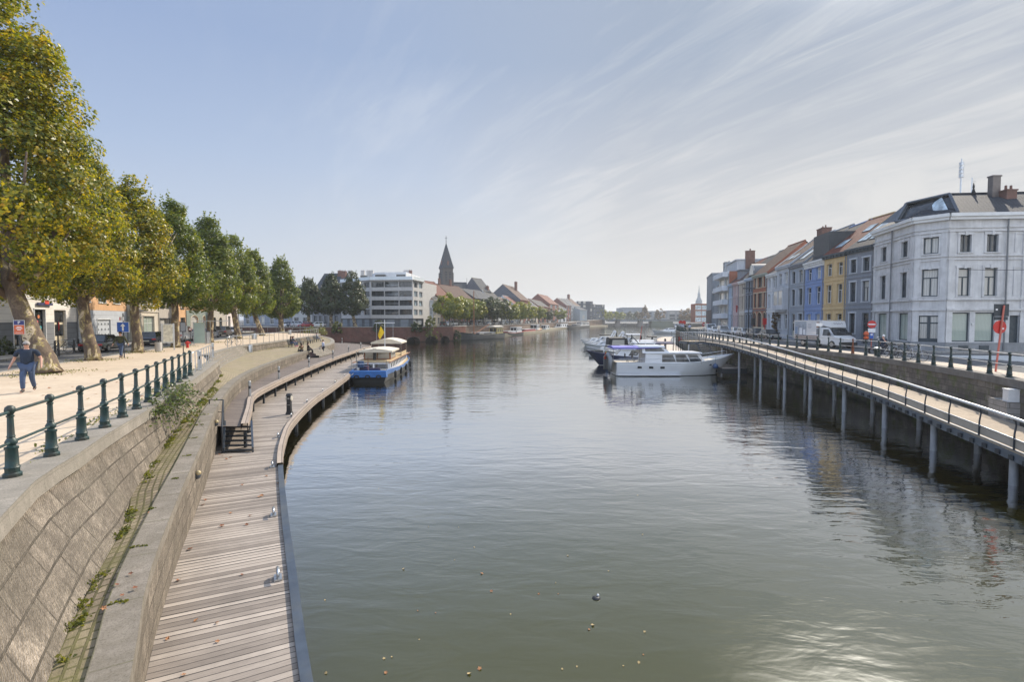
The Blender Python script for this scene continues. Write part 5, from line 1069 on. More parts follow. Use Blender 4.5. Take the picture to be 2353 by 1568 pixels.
fh(1325, 1362, 440, 445, 700, wdk, [(2+3.2*k, 4+3.2*k) for k in range(5)], [(.1, .25), (.4, .55), (.84, .96)], label='dark modern apartment block with glazed penthouse near the bridge', cat='flats', name='apartment_building', D=25, z=5, sur=None, frame=wframe, roof=None, cornice=.3)
fh(1329, 1354, 448, 451, 694, glass_s if False else wlg, [(.4, 2.4)], [(.05, .3), (.36, .64), (.7, .95)], label='glazed rooftop storey on the dark modern block', cat='penthouse', name='rooftop_storey', D=14, z=18.0, sur=None, frame=wframe, pane=glass_s, cornice=.5)
fh(1362, 1389, 462, 468, 706, M('dark_slate_brick', (.10, .115, .14), .85, 0, .2, 1), [(2+3.2*k, 4+3.2*k) for k in range(4)], [(.08, .22), (.3, .44), (.52, .66), (.78, .92)], label='dark slate brick block at the left end of the bridge', cat='flats', name='apartment_building', D=22, z=6, sur=None, frame=wframe, roof=None, cornice=.3, chim=[(.3, .3, 2.6, 6, 3, chim_m)])

# ------------------------------------------------------------------ bridge across the far river
br = thing('bridge', 'long flat road bridge on stone piers across the far river', 'bridge')
bl_, bm_, brr = Vector((82, 470)), Vector((115, 478)), Vector((178, 486)); bd = M('bridge_deck', (.10, .115, .12), .8, .1, .2, .3); bs = M('pier_stone', (.17, .16, .15), .9, 0, .3, .5)
def bspan(a, b, z0, z1, w_, m, nm):
    n = Vector((-(b-a).y, (b-a).x)).normalized()*w_; mb = MB(); mb.prism([tuple(a), tuple(b), tuple(b+n), tuple(a+n)], z0, z1, bottom=True); return mb.build(nm, m, br)
bspan(bl_, brr, 5.3, 6.1, 10, bd, 'deck')
n_ = Vector((0, -.15)); bspan(bl_, brr, 7.0, 7.08, .1, galv_m, 'railing')
mb = MB()
for k in range(30): p = bl_.lerp(brr, k/29); mb.box(p.x-.06, p.x+.06, p.y, p.y+.1, 6.1, 7.0)
mb.build('railing_post', galv_m, br)['kind'] = 'stuff'
for t_, w_, h_ in ((.0, 7, 5.3), (.17, 3.0, 5.3), (.40, 3.2, 5.3)):
    p = bl_.lerp(brr, t_); mb = MB(); mb.box(p.x-w_/2, p.x+w_/2, p.y+1, p.y+9, -1, h_); mb.box(p.x-w_/2-1.3, p.x+w_/2+1.3, p.y, p.y+10, -1, 2.2); mb.build('pier', bs, br)
for t_ in (.22, .45): p = bl_.lerp(brr, t_); mb = MB(); mb.box(p.x-1.2, p.x+1.2, p.y-4, p.y-2.5, -1, 2.6); mb.build('fender', dsteel_m, br)
p = bl_.lerp(brr, .60); mb = MB(); mb.box(p.x-10, p.x+11, p.y-3, p.y+10, -1, 4.6, tx=.8, ty=.5); mb.build('abutment', M('abutment', (.10, .12, .09), .9, 0, .3, .3), br)
bu = thing('bus', 'yellow bus with dark window band crossing the bridge', 'bus'); p = bl_.lerp(brr, .93); bu.location = (p.x, p.y+4, 6.1); bu.rotation_euler = (0, 0, .12)
mb = MB(); mb.box(-7, 7, -1.2, 1.2, .4, 3.0, tx=.2, ty=.1); mb.build('body', M('bus_yellow', (.55, .42, .06), .4), bu); mb = MB(); mb.box(-6.7, 6.7, -1.25, 1.25, 1.5, 2.5); mb.build('window', glass_d, bu)
for x in (-4.5, 4.5): mb = MB(); mb.tube([(x, -1.22, .5), (x, 1.22, .5)], .5, 10); mb.build('wheel', black_m, bu)
# hazy town behind the bridge
dk = lambda n, c: M(n, c, .9, 0, .2, .05)
fb = [(1480, 1537, 640, 715, 'long grey office block far behind the bridge', (.25, .27, .29)), (1534, 1590, 600, 714, 'wide low grey hall on the skyline behind the bridge', (.26, .26, .26)), (1405, 1440, 720, 716, 'dark roofed block among the far trees left of the bridge', (.12, .13, .15)), (1430, 1482, 680, 707, 'stepped grey block far behind the bridge trees', (.2, .22, .25)), (1590, 1625, 560, 712, 'grey town houses far behind the red brick office', (.28, .26, .25))]
for xa, xb, Y, ye, lab, c in fb: fh(xa, xb, Y, Y, ye, dk('far_'+lab[:9].replace(' ', '_'), c), [(3+3.4*k, 5+3.4*k) for k in range(3)], [(.08, .3), (.38, .62), (.7, .92)], label=lab, name='far_building', cat='building', D=40, z=3.2, sur=None, cornice=.3, frame=dframe)
fs = thing('church_spire', 'small hazy church spire on the skyline left of the tower block', 'spire'); X, Y, z = atY(1605.5, 720, 760); fs.location = (X, Y, 3)
mb = MB(); mb.box(-4, 4, -4, 4, 0, 26); mb.lathe([(5.2, 26), (4.6, 31), (2.2, 36), (2.0, 41), (1.0, 44), (.15, 54)], 8); mb.build('tower', dk('far_spire', (.22, .25, .28)), fs)
# ------------------------------------------------------------------ trees
leaf_near = Mleaf('plane_leaves', [(.0, (.028, .050, .010)), (.32, (.085, .118, .014)), (.55, (.19, .20, .018)), (.79, (.37, .31, .022)), (1.0, (.48, .28, .03))], .5, .55)
leaf_mid = Mleaf('plane_leaves_green', [(.0, (.036, .06, .014)), (.4, (.08, .12, .02)), (.72, (.15, .185, .025)), (.95, (.27, .25, .03))], .48, .45)
leaf_bank = Mleaf('bank_leaves', [(.0, (.06, .09, .016)), (.5, (.14, .175, .025)), (.8, (.23, .23, .03)), (1.0, (.32, .27, .04))], .45, .25)
leaf_dark = Mleaf('dark_leaves', [(.0, (.022, .034, .014)), (.6, (.05, .07, .022)), (1.0, (.09, .105, .03))], .3, .3)
leaf_rust = Mleaf('rust_leaves', [(.0, (.05, .045, .02)), (.5, (.12, .075, .03)), (1.0, (.2, .12, .04))], .3, .3)
leaf_bush = Mleaf('bush_leaves', [(.0, (.045, .06, .018)), (.5, (.12, .14, .035)), (1.0, (.24, .24, .06))], .4, .8)
bark_plane = Mbark('plane_bark', [(.0, (.12, .085, .06)), (.47, (.17, .125, .085)), (.54, (.30, .24, .10)), (.59, (.55, .45, .31)), (.68, (.14, .10, .07))], 2.6)
bark_dark = Mbark('bark', [(.2, (.07, .06, .05)), (.7, (.14, .12, .10))], 1.0)
def leaves_mesh(name, C, Nrm, size, mat, rs, parent=None, aspect=.75, fold=.16):
    """one small folded two-triangle leaf per row of C (centres) with normals Nrm"""
    n = len(C); r = rs.normal(size=(n, 3)); Nrm = Nrm/np.linalg.norm(Nrm, axis=1, keepdims=True)
    a = np.cross(Nrm, r); a /= np.linalg.norm(a, axis=1, keepdims=True)+1e-9; b = np.cross(Nrm, a)
    s = (size*rs.uniform(.65, 1.3, n))[:, None]
    V = np.empty((n, 4, 3)); V[:, 0] = C-a*s*.55; V[:, 2] = C+a*s*.55; V[:, 1] = C+b*s*.5*aspect+Nrm*s*fold; V[:, 3] = C-b*s*.5*aspect+Nrm*s*fold
    me = bpy.data.meshes.new(name); me.vertices.add(n*4); me.vertices.foreach_set('co', V.reshape(-1).astype(np.float32))
    me.loops.add(n*4); me.loops.foreach_set('vertex_index', np.arange(n*4, dtype=np.int32)); me.polygons.add(n)
    me.polygons.foreach_set('loop_start', np.arange(0, n*4, 4, dtype=np.int32)); me.polygons.foreach_set('loop_total', np.full(n, 4, dtype=np.int32))
    me.materials.append(mat); me.update(calc_edges=True); me.validate()
    o = bpy.data.objects.new(name, me); COL.objects.link(o)
    if parent is not None: o.parent = parent
    return o
def crown_points(seed, n, z0, z1, R, form='plane', shoots=36, clumps=150, off=(0, 0), core=.5):
    rs = np.random.RandomState(seed); h = z1-z0
    def env(t):
        if form == 'plane': return (np.clip((1-t), 0, 1)**.62)*np.clip(t/.16, .25, 1)**.6
        if form == 'cone': return np.clip(1-t, 0, 1)**.9*np.clip(t/.08, .3, 1)
        if form == 'bush': return np.sqrt(np.clip(1-t*t, 0, 1))
        return np.sqrt(np.clip(1-(2*t-1)**2, 0, 1))*.98+.02       # round
    t = rs.beta(1.15, 1.35, clumps); ang = rs.uniform(0, 2*pi, clumps); rr = env(t)*R*(core+(1-core)*np.sqrt(rs.uniform(0, 1, clumps)))*rs.uniform(.86, 1.1, clumps)
    cc = np.stack([rr*np.cos(ang), rr*np.sin(ang), z0+h*t], 1); cr_ = R*rs.uniform(.13, .27, clumps)*np.where(t > .8, .7, 1)
    k = rs.choice(clumps, n, p=cr_**2/np.sum(cr_**2)); d = rs.normal(size=(n, 3)); d /= np.linalg.norm(d, axis=1, keepdims=True)
    C = cc[k]+d*(cr_[k]*rs.uniform(.35, 1.0, n)**.5)[:, None]*np.array([1, 1, .85])
    out = C-np.array([0, 0, z0+h*.35]); out /= np.linalg.norm(out, axis=1, keepdims=True)+1e-9
    Nr = d*.6+out*.6+rs.normal(size=(n, 3))*.45+np.array([0, 0, .35])
    Cs, Ns = [C], [Nr]
    for _ in range(shoots):
        t = rs.uniform(.3, .97); a = rs.uniform(0, 2*pi); r = env(np.array([t]))[0]*R*rs.uniform(.8, 1.0); L_ = rs.uniform(.5, 1.3)*R/3.4; m = 11
        q = np.linspace(0, 1, m)[:, None]; p0 = np.array([r*cos(a), r*sin(a), z0+h*t]); dr = np.array([cos(a)*.25, sin(a)*.25, 1.0])
        Cs.append(p0+dr*L_*q+rs.normal(size=(m, 3))*.10*(1-q*.7)); Ns.append(rs.normal(size=(m, 3))+np.array([0, 0, .4]))
    C = np.concatenate(Cs); Nr = np.concatenate(Ns); f = (C[:, 2:3]-z0)/h
    C[:, :2] += np.array(off)*np.clip(f*0+1, 0, 1)
    return C, Nr, rs
def tree(name, label, group, x, y, z, H, cb_, R, r0, leafm, bark, n, size, seed, lean=(0, 0), form='plane', limbs=6, cat='tree', shoots=36, clumps=150, flare=.55):
    rt = thing(name, label, cat, (x, y, z), group=group); q = random.Random(seed); mb = MB()
    tp = H*.8; P = []; Rr = []
    for k in range(11):
        t = k/10; zz = tp*t; P.append((lean[0]*min(1, zz/cb_)+q.uniform(-.05, .05)*r0*3*(k > 0), lean[1]*min(1, zz/cb_)+q.uniform(-.05, .05)*r0*3*(k > 0), zz)); Rr.append(r0*(1.0-.25*min(1, zz/cb_))*(1 if zz < cb_ else max(.12, 1-(zz-cb_)/(tp-cb_)*.9)))
    P.insert(1, (lean[0]*.03, lean[1]*.03, .22)); Rr[0] = r0*(1+.75*flare); Rr.insert(1, r0*(1+.28*flare)); P.insert(2, (lean[0]*.1, lean[1]*.1, cb_*.12+.2)); Rr.insert(2, r0*1.08)
    mb.tube(P, Rr, 14, sy=1)
    for k in range(limbs):
        a = 2*pi*k/limbs+q.uniform(-.4, .4); zb = cb_*q.uniform(.82, 1.35); L_ = R*q.uniform(.6, .85); up = q.uniform(.5, 1.3)*R*.7
        b = Vector((lean[0], lean[1], zb)); mb.tube([b, b+Vector((cos(a)*L_*.35, sin(a)*L_*.35, up*.4)), b+Vector((cos(a)*L_*.7, sin(a)*L_*.7, up*.9)), b+Vector((cos(a)*L_, sin(a)*L_, up*1.5))], [r0*.42, r0*.33, r0*.2, r0*.07], 7)
    mb.build('trunk', bark, rt, smooth=True)
    C, Nr, rs = crown_points(seed, n, cb_*(.95 if form == 'plane' else .82), H, R, form, shoots, clumps, lean)
    leaves_mesh('crown', C, Nr, size, leafm, rs, rt)
    return rt
GT = 'plane trees on the left promenade'
TR = [(-22.2, 24.4, 18.6, 4.2, 4.5, .45, 60000, .165, (-1.9, .3), 'big yellowing plane tree with a thick leaning mottled trunk nearest the bridge'),
      (-26.4, 32.2, 13.6, 4.0, 3.7, .38, 36000, .165, (-.7, .1), 'yellow green plane tree leaning slightly, right behind the parking sign tree'),
      (-29.2, 39.9, 13.4, 4.2, 3.6, .36, 30000, .175, (-.15, 0), 'plane tree with pale peeling trunk beside the blue arrow sign'),
      (-31.1, 47.3, 13.4, 4.3, 3.5, .35, 25000, .19, (0, 0), 'plane tree with brown trunk just past the map board'),
      (-34.0, 57.5, 14.0, 4.0, 3.7, .37, 20000, .22, (.2, 0), 'plane tree with forked trunk beside the glass shelter'),
      (-36.6, 68.5, 13.9, 3.9, 3.7, .40, 16000, .24, (-.6, 0), 'plane tree leaning left between the shelter and the benches'),
      (-40.0, 82.0, 13.6, 3.7, 3.8, .40, 14000, .27, (-1.3, 0), 'dark plane tree with clearly slanting trunk above the benches'),
      (-45.2, 100.5, 14.6, 3.6, 4.2, .45, 12000, .31, (0, 0), 'last upright plane tree of the row above the rounded terrace end'),
      (-55.0, 121.5, 12.0, 3.4, 3.8, .45, 5000, .38, (0, 0), 'plane tree half hidden behind the end of the row')]
for k, (x, y, H, cb_, R, r0, n, sz, ln, lab) in enumerate(TR):
    tree('plane_tree', lab, GT, x, y, 3.32, H, cb_, R, r0, leaf_near if k < 3 else leaf_mid, bark_plane, n, sz, 11+k, ln, limbs=7, shoots=70 if k < 4 else 45, clumps=200)
# trees on the brick wall quay
for k, (x, H, lab) in enumerate(((761, 14.0, 'dark plane tree standing before the dark grey house'), (816, 14.6, 'dark plane tree in front of the apartment block'), (709, 13.0, 'dark plane tree before the off white house at the inlet'))):
    X, Y = atY(x, 735, 139)[:2]; tree('plane_tree', lab, 'plane trees on the brick quay', X, Y, 3.95, H, 4.0, 4.5, .5, leaf_dark, bark_plane, 9000, .40, 31+k, (-.7 if k == 1 else 0, 0), shoots=50)
# street trees of the left bank
TLs = [(p.x, p.y) for p in offset(UWL, 2.2)]
bx = [1009.5, 1033.4, 1054, 1074, 1090, 1112, 1131, 1152, 1171, 1195, 1213, 1238, 1258, 1287]
NM = ['spreading yellow green street tree, the nearest on the left bank street', 'street tree with yellowish crown next to the nearest bank tree']
for k, x in enumerate(bx):
    X, Y = on_line(TLs, x); H = 9.4 if k else 12.0
    lab = NM[k] if k < 2 else '%s small street tree from the near end of the left bank row' % ORD[k]
    tree('street_tree', lab, 'street trees along the left bank', X, Y, 3.9, H+rnd.uniform(-.9, .7), 3.2, 6.2 if k == 0 else 4.5, .24, leaf_bank if k < 3 else rnd.choice([leaf_bank, leaf_dark, leaf_bank]), bark_dark, 5200 if k < 4 else 3000, .44 if k < 4 else .58, 60+k, (0, 0), 'round', limbs=5, shoots=0, clumps=70, flare=.4)
# far trees by the bridge
for k, (xa, xb, yt, Y, m, f, lab) in enumerate([(1384, 1414, 716, 540, leaf_bank, 'round', 'round light green tree behind the left end of the bridge'), (1410, 1438, 715, 545, leaf_bank, 'round', 'round light green tree second from the left bridge end'), (1436, 1458, 716, 600, leaf_dark, 'plane', 'first of the slim bluish trees behind the bridge'), (1452, 1474, 715, 610, leaf_dark, 'plane', 'second slim bluish tree behind the bridge'), (1468, 1497, 701, 560, leaf_rust, 'cone', 'tall rusty pointed tree behind the bridge abutment'), (1462, 1480, 716, 550, leaf_rust, 'round', 'low reddish brown tree beside the tall pointed one'), (1505, 1530, 710, 545, leaf_rust, 'round', 'red brown round tree right of the bridge abutment'), (1528, 1548, 716, 620, leaf_dark, 'round', 'small bluish tree far behind the grey office block'), (1545, 1562, 714, 640, leaf_dark, 'round', 'small hazy green tree left of the pale brown one'), (1558, 1592, 708, 480, leaf_rust, 'round', 'pale brown autumn tree before the red brick office')]):
    xm = (xa+xb)/2; X, Y_, zt = atY(xm, yt, Y); R = (xb-xa)/2*Y/1176.5; zb = 4.0
    tree('far_tree', lab, 'hazy trees around the bridge', X, Y, zb, zt-zb, max(2, (zt-zb)*.16), R, .4, m, bark_dark, 1800, 1.0, 90+k, (0, 0), f, limbs=3, shoots=0, clumps=50, flare=.3)
def bush(name, label, x, y, z, R, H, m, n, size, seed, cat='bush', group=None, form='bush', stems=True):
    rt = thing(name, label, cat, (x, y, z), group=group); C, Nr, rs = crown_points(seed, n, 0, H, R, form, 12, 40)
    leaves_mesh('foliage', C, Nr, size, m, rs, rt); mb = MB(); q = random.Random(seed)
    for _ in range(5): a = q.uniform(0, 6.28); mb.tube([(0, 0, -.3), (cos(a)*R*.3, sin(a)*R*.3, H*.4), (cos(a)*R*.6, sin(a)*R*.6, H*.75)], [.06, .04, .02], 5)
    mb.build('stem', bark_dark, rt); return rt
for k, (xa, xb, yt, yb, Y, m, lab) in enumerate([(766, 789, 739, 765, 130.0, leaf_bush, 'grey green bush hanging over the brick wall by the white hatchback'), (858, 887, 737, 765, 131.0, leaf_dark, 'dark bush hanging over the brick wall under the garages'), (973, 1007, 727, 777, 136.0, leaf_bush, 'large sunlit bush rooted in the brick wall above the arches'), (944, 972, 741, 762, 134, leaf_dark, 'low dark bush on the brick wall left of the large sunlit one'), (1041, 1060, 758, 783, 143, leaf_dark, 'dark bush at the waterline beside the sailing barge'), (1004, 1018, 760, 775, 140, leaf_rust, 'small reddish bush right of the large sunlit one')]):
    X, _, z1 = atY((xa+xb)/2, yt, Y); z0 = atY((xa+xb)/2, yb, Y)[2]; bush('wall_bush', lab, X, Y-.6, z0, (xb-xa)/2*Y/1176.5*.95, z1-z0, m, 1600, .34, 120+k)
bush('topiary_tree', 'slim dark climber grown tree between parked cars and white house', *on_line([(36.6, 74), (39.2, 76)], 1783), 3.3, .85, 4.9, leaf_rust, 1500, .22, 140, 'small tree', form='plane')
bush('round_shrub', 'clipped dark green shrub before the grey bank plinth', *atz(4, 812, 3.5), 3.36, .75, 1.1, leaf_dark, 900, .13, 141, 'shrub')
bush('wild_plants', 'tall weeds growing at the rounded end of the terrace', -37.5, 97.5, 3.0, 2.2, 1.5, leaf_bush, 900, .2, 142, 'weeds')
# bramble hanging over the quay wall
br_ = thing('bramble', 'leafy bramble sprawling over the coping of the near quay wall', 'bramble'); rs = np.random.RandomState(5); mb = MB(); Cs = []; Ns = []
for k in range(40):
    i = rs.randint(22, 27); b = COP[i].lerp(COP[i+1], rs.uniform()); b = Vector((b.x, b.y, b.z-.12)); d = Vector((rs.uniform(.25, 1.0), rs.uniform(-.8, .9), rs.uniform(.05, .75))); L_ = rs.uniform(.35, 1.25); P = [b+d*L_*s+Vector((0, 0, -1.0*L_*s*s)) for s in np.linspace(0, 1, 6)]
    if rs.uniform() < .3: P = [b+Vector((rs.uniform(-.3, .5), rs.uniform(-.3, .9), .55*rs.uniform(.4, 1.3)))*s+Vector((0, 0, -.1*s*s)) for s in np.linspace(0, 1, 6)]
    mb.tube(P, [.014, .012, .01, .008, .006, .004], 4)
    for s in range(30): f = rs.uniform(.1, 1)*5; j = min(int(f), 4); p = P[j].lerp(P[j+1], f-j); Cs.append(np.array(p)+rs.normal(size=3)*.055); Ns.append(rs.normal(size=3)*.6+np.array([.2, -.2, .8]))
mb.build('stem', bark_dark, br_); leaves_mesh('foliage', np.array(Cs), np.array(Ns), .085, Mleaf('bramble_leaves', [(.0, (.035, .06, .018)), (.5, (.085, .125, .03)), (1.0, (.17, .19, .055))], .35, 2), rs, br_)
# moss and grass in the joints of the strip, at wall feet and round the trunks
rs = np.random.RandomState(9); Cs = []; Ns = []
def tuft(p, n, r, h):
    for _ in range(n): Cs.append(np.array(p)+np.array([rs.normal()*r, rs.normal()*r, abs(rs.normal())*h])); Ns.append(np.array([rs.normal(), rs.normal(), .35]))
for k in range(520):
    i = rs.randint(4, 42); f = rs.uniform(); p = FOOT[i].lerp(FOOT[i+1], f); q = Vector((p.x, p.y, p.z))
    if rs.uniform() < .25+.3*sin(i*1.7): tuft((p.x+abs(rs.normal())*.08+.02, p.y, p.z+.0), 26, .05, .035)
for k in range(130):
    i = rs.randint(6, 34); p = PIN[i].lerp(PIN[i+1], rs.uniform()); tuft((p.x-.1-rs.uniform()*.15, p.y, min(p.z-.05, 1.66+max(0, p.y-8)*.075)), 9, .05, .03)
for k in range(9):   # joints between slabs
    i = 10+k*2; a, b = PIN[i], PARA[i]
    for j in range(7): tuft(a.lerp(b, rs.uniform(0, .7)), 3, .02, .006)
for k in range(260):
    p = FW[rs.randint(4, 34)]; tuft((p.x+.12, p.y+rs.normal()*.8, 2.64), 3, .12, .08)
for t in TR[:8]:
    for j in range(60): a = rs.uniform(0, 6.28); r = rs.uniform(.7, 2.2); tuft((t[0]+cos(a)*r*.8, t[1]+sin(a)*r, 3.35), 6, .14, .035)
for k in range(140): i = rs.randint(2, 42); p = offset(COP, .66)[i] if k % 7 == 0 else COP[i]+Vector((-.62, -.25, -.06)); tuft((p[0]+rs.normal()*.05, p[1]+rs.normal()*.3, 3.35), 8, .08, .04)
tag(leaves_mesh('weeds', np.array(Cs), np.array(Ns), .055, leaf_bush, rs), 'grass tufts and moss in the joints of the quay paving', 'weeds', kind='stuff')
# fallen leaves: on the boards, on the slabs and afloat
lf = [M('fallen_leaf_%d' % k, c, .8, 0, .2, 20) for k, c in enumerate([(.26, .09, .03), (.36, .17, .075), (.20, .075, .035), (.45, .34, .17)])]
def leaf_obj(m, s):
    mb = MB(); n = 10; P = [(cos(2*pi*k/n)*s*(1 if k % 2 == 0 else .5), sin(2*pi*k/n)*s*(.9 if k % 2 == 0 else .45), .25*s*abs(sin(2*pi*k/n))+.012) for k in range(n)]
    for k in range(n): mb.face([(0, 0, .012), P[k], P[(k+1) % n]])
    return mb.build('fallen_leaf', m)
proto = [leaf_obj(m, .07) for m in lf]
used = [0]*4
def drop(x, y, z, s, label, cat, group, k=None, nm=None):
    k = rnd.randrange(4) if k is None else k
    if used[k]: o = proto[k].copy(); COL.objects.link(o)
    else: o = proto[k]
    used[k] = 1; o.location = (x, y, z); o.rotation_euler = (rnd.uniform(-.3, .3), rnd.uniform(-.3, .3), rnd.uniform(0, 6)); o.scale = (s, s, s); tag(o, label, cat, group)
    if nm: o.name = nm
for px_, py_ in [(596, 1143), (601, 1140), (510, 1210), (566, 1207), (512, 1048), (530, 1052), (497, 1046), (556, 1322), (451, 1427), (498, 1433), (386, 1469), (499, 1476), (421, 1553), (612, 1095), (557, 1115), (530, 1180), (471, 1150), (466, 1162), (505, 1045), (520, 1056), (436, 1264), (410, 1335), (640, 1112), (575, 1186)]:
    drop(*atz(px_, py_, .81), .81, rnd.uniform(.6, 1.1), 'dry brown leaf lying on the weathered boardwalk', 'fallen leaf', 'leaves on the boardwalk', rnd.choice([0, 0, 1, 2]))
for px_, py_ in [(268, 1345), (309, 1353), (281, 1370), (300, 1320), (345, 1180), (400, 1062), (238, 1400)]: drop(*atz(px_, py_, 2.12), 2.12, rnd.uniform(.5, .85), 'dry brown leaf lying on the stone ledge slabs', 'fallen leaf', 'leaves on the ledge', rnd.choice([0, 1, 2]))
for k in range(34): x, y = rnd.uniform(720, 1500), rnd.choice([rnd.uniform(1080, 1560), rnd.uniform(1250, 1560)]); drop(*atz(x, y, .006), .004, rnd.uniform(.28, .7), 'small pale leaf floating on the dark river', 'floating leaf', 'leaves afloat on the river', rnd.choice([1, 3, 3]))
for k in range(26): x, y = rnd.uniform(20, 420), rnd.uniform(850, 930); p = atz(x, y, 3.34); (p[0] < -9.8) and drop(p[0], p[1], 3.345, rnd.uniform(.7, 1.2), 'dry leaf lying on the gravel promenade', 'fallen leaf', 'leaves on the gravel')
for k in range(4):
    if not used[k]: bpy.data.objects.remove(proto[k])
# ------------------------------------------------------------------ boats
bwhite = M('boat_white', (.66, .68, .71), .28, 0, .06, 1, coat=.3); bnavy = M('boat_navy', (.02, .03, .085), .3, 0, .15, 1, coat=.3); bblue = M('boat_blue', (.03, .14, .42), .4, 0, .2, 1.5); bblack = M('boat_black', (.018, .02, .022), .55, 0, .3, 1.5); bgrey = M('boat_grey', (.20, .21, .225), .4, 0, .1, 1)
bcream = M('cream_canvas', (.60, .55, .46), .85, 0, .1, 2); btan = M('tan_deck', (.48, .36, .20), .7, 0, .15, 3); bwood = M('varnished_wood', (.26, .10, .04), .4, 0, .2, 4); cpurple = M('purple_canvas', (.13, .13, .42), .8, 0, .1, 2); cnavy = M('navy_canvas', (.03, .035, .09), .8, 0, .15, 2); cblack = M('black_canvas', (.018, .019, .022), .7, 0, .2, 2); chrome = M('chrome', (.6, .61, .62), .18, 1.0, .05, 3); bred = M('boat_red', (.36, .05, .04), .5, 0, .2, 2); ball_m = M('fender_blue', (.03, .07, .16), .4, 0, .1, 3); bgreen = M('boat_green', (.03, .12, .07), .5, 0, .2, 2)
def hull(L_, B, fs_, fm, fbow, rake=.9, mats=None, parent=None, full=.55, transom=.92, ns=22, band=None, deck=None, plumb=0.0, boot=.12):
    """hull lofted from stern (x=0) to bow (x=L); z=0 at the waterline"""
    st_ = []
    for k in range(ns+1):
        t = k/ns; tb = max(0, (t-full)/(1-full)); hb = B/2*(transom+(1-transom)*min(1, t/.3))*(1-tb**2.2)**.8 if t < 1 else .03
        hb = max(hb, .03); sh = (fs_*(1-t/.45)+fm*t/.45) if t < .45 else fm+(fbow-fm)*((t-.45)/.55)**1.9
        sect = []
        for f, wf in ((-.25, .55), (0.0, .84), (.03, .86), (.35, .93), (.62, .97), (.86, 1.0), (1.0, 1.0)):
            z = sh*f if f > 0 else f*1.2; xk = t*L_*(1-rake/L_*(1-max(f, 0))**1.0*(t**4)) + plumb*(1-t)**8*(1-max(f, 0)); yy = hb*(wf if tb == 0 else wf-(1-max(f, 0))*.45*tb)
            sect.append((xk, max(yy, .02), z))
        st_.append(sect)
    mb = MB(); m = len(st_[0])
    bi = lambda j: (0 if j < 2 else (1 if (band and j >= 5 - band) else 2)) if mats else 0
    for k in range(ns):
        for j in range(m-1):
            a, b, c, d = st_[k][j], st_[k+1][j], st_[k+1][j+1], st_[k][j+1]; i = 0 if j < 2 else (2 if band and j >= 6-band else 1)
            mb.face([(a[0], -a[1], a[2]), (b[0], -b[1], b[2]), (c[0], -c[1], c[2]), (d[0], -d[1], d[2])], i); mb.face([(a[0], a[1], a[2]), (d[0], d[1], d[2]), (c[0], c[1], c[2]), (b[0], b[1], b[2])], i)
    for j in range(m-1):
        a, d = st_[0][j], st_[0][j+1]; i = 0 if j < 2 else (2 if band and j >= 6-band else 1)
        mb.face([(a[0], a[1], a[2]), (a[0], -a[1], a[2]), (d[0], -d[1], d[2]), (d[0], d[1], d[2])], i)
    h = mb.build('hull', mats, parent, smooth=True, auto=35)
    g = MB()
    for k in range(ns):
        a, b = st_[k][-1], st_[k+1][-1]; z = .10; g.face([(a[0], -a[1]*.96, a[2]-z), (b[0], -b[1]*.96, b[2]-z), (b[0], b[1]*.96, b[2]-z), (a[0], a[1]*.96, a[2]-z)])
    g.build('deck', deck or btan, parent)
    g = MB(); R_ = [(s[-1][0], s[-1][1], s[-1][2]) for s in st_]; g.tube([(x, -y, z) for x, y, z in R_], .045, 5); g.tube(R_, .045, 5); g.build('rub_rail', mats[-1], parent)
    return st_
def cabin(parent, x0, x1, w0, w1, z0, z1, mat, tx=(.2, .4), ty=.12, name='cabin', roof=None, over=.08):
    mb = MB(); a = [(x0, -w0/2, z0), (x1, -w1/2, z0), (x1, w1/2, z0), (x0, w0/2, z0)]; b = [(x0+tx[0], -w0/2+ty, z1), (x1-tx[1], -w1/2+ty, z1), (x1-tx[1], w1/2-ty, z1), (x0+tx[0], w0/2-ty, z1)]
    for k in range(4): mb.face([a[k], a[(k+1) % 4], b[(k+1) % 4], b[k]])
    mb.face(b); o = mb.build(name, mat, parent)
    if roof:
        mb = MB(); mb.box(x0+tx[0]-over*2, x1-tx[1]+over*2, -w0/2+ty-over, w0/2-ty+over, z1-.0, z1+.09, tx=.05, ty=.05); mb.build('roof', roof, parent)
    return (a, b)
def side_windows(parent, ab_, fr, z0f, z1f, mat=None, both=True, skew=0):
    """glass panels 12 mm proud of the cabin sides; fr = list of (f0, f1) along the side"""
    a, b = ab_
    for sgn, (i, j) in ((-1, (0, 1)), (1, (3, 2))):
        for f0, f1 in fr:
            P = lambda f, g: Vector(a[i]).lerp(Vector(a[j]), f).lerp(Vector(b[i]).lerp(Vector(b[j]), f), g)+Vector((0, sgn*.014, 0))
            mb = MB(); mb.face([P(f0-skew, z0f), P(f1+skew, z0f), P(f1, z1f), P(f0, z1f)]); mb.build('window', mat or glass_d, parent)
def end_window(parent, ab_, front=True, z0f=.3, z1f=.9, mat=None, m=.08):
    a, b = ab_; i, j = (1, 2) if front else (0, 3); s = .014 if front else -.014
    P = lambda f, g: Vector(a[i]).lerp(Vector(a[j]), f).lerp(Vector(b[i]).lerp(Vector(b[j]), f), g)+Vector((s, 0, 0))
    mb = MB(); mb.face([P(m, z0f), P(.5-m*.3, z0f), P(.5-m*.3, z1f), P(m, z1f)]); mb.face([P(.5+m*.3, z0f), P(1-m, z0f), P(1-m, z1f), P(.5+m*.3, z1f)]); mb.build('windscreen', mat or glass_d, parent)
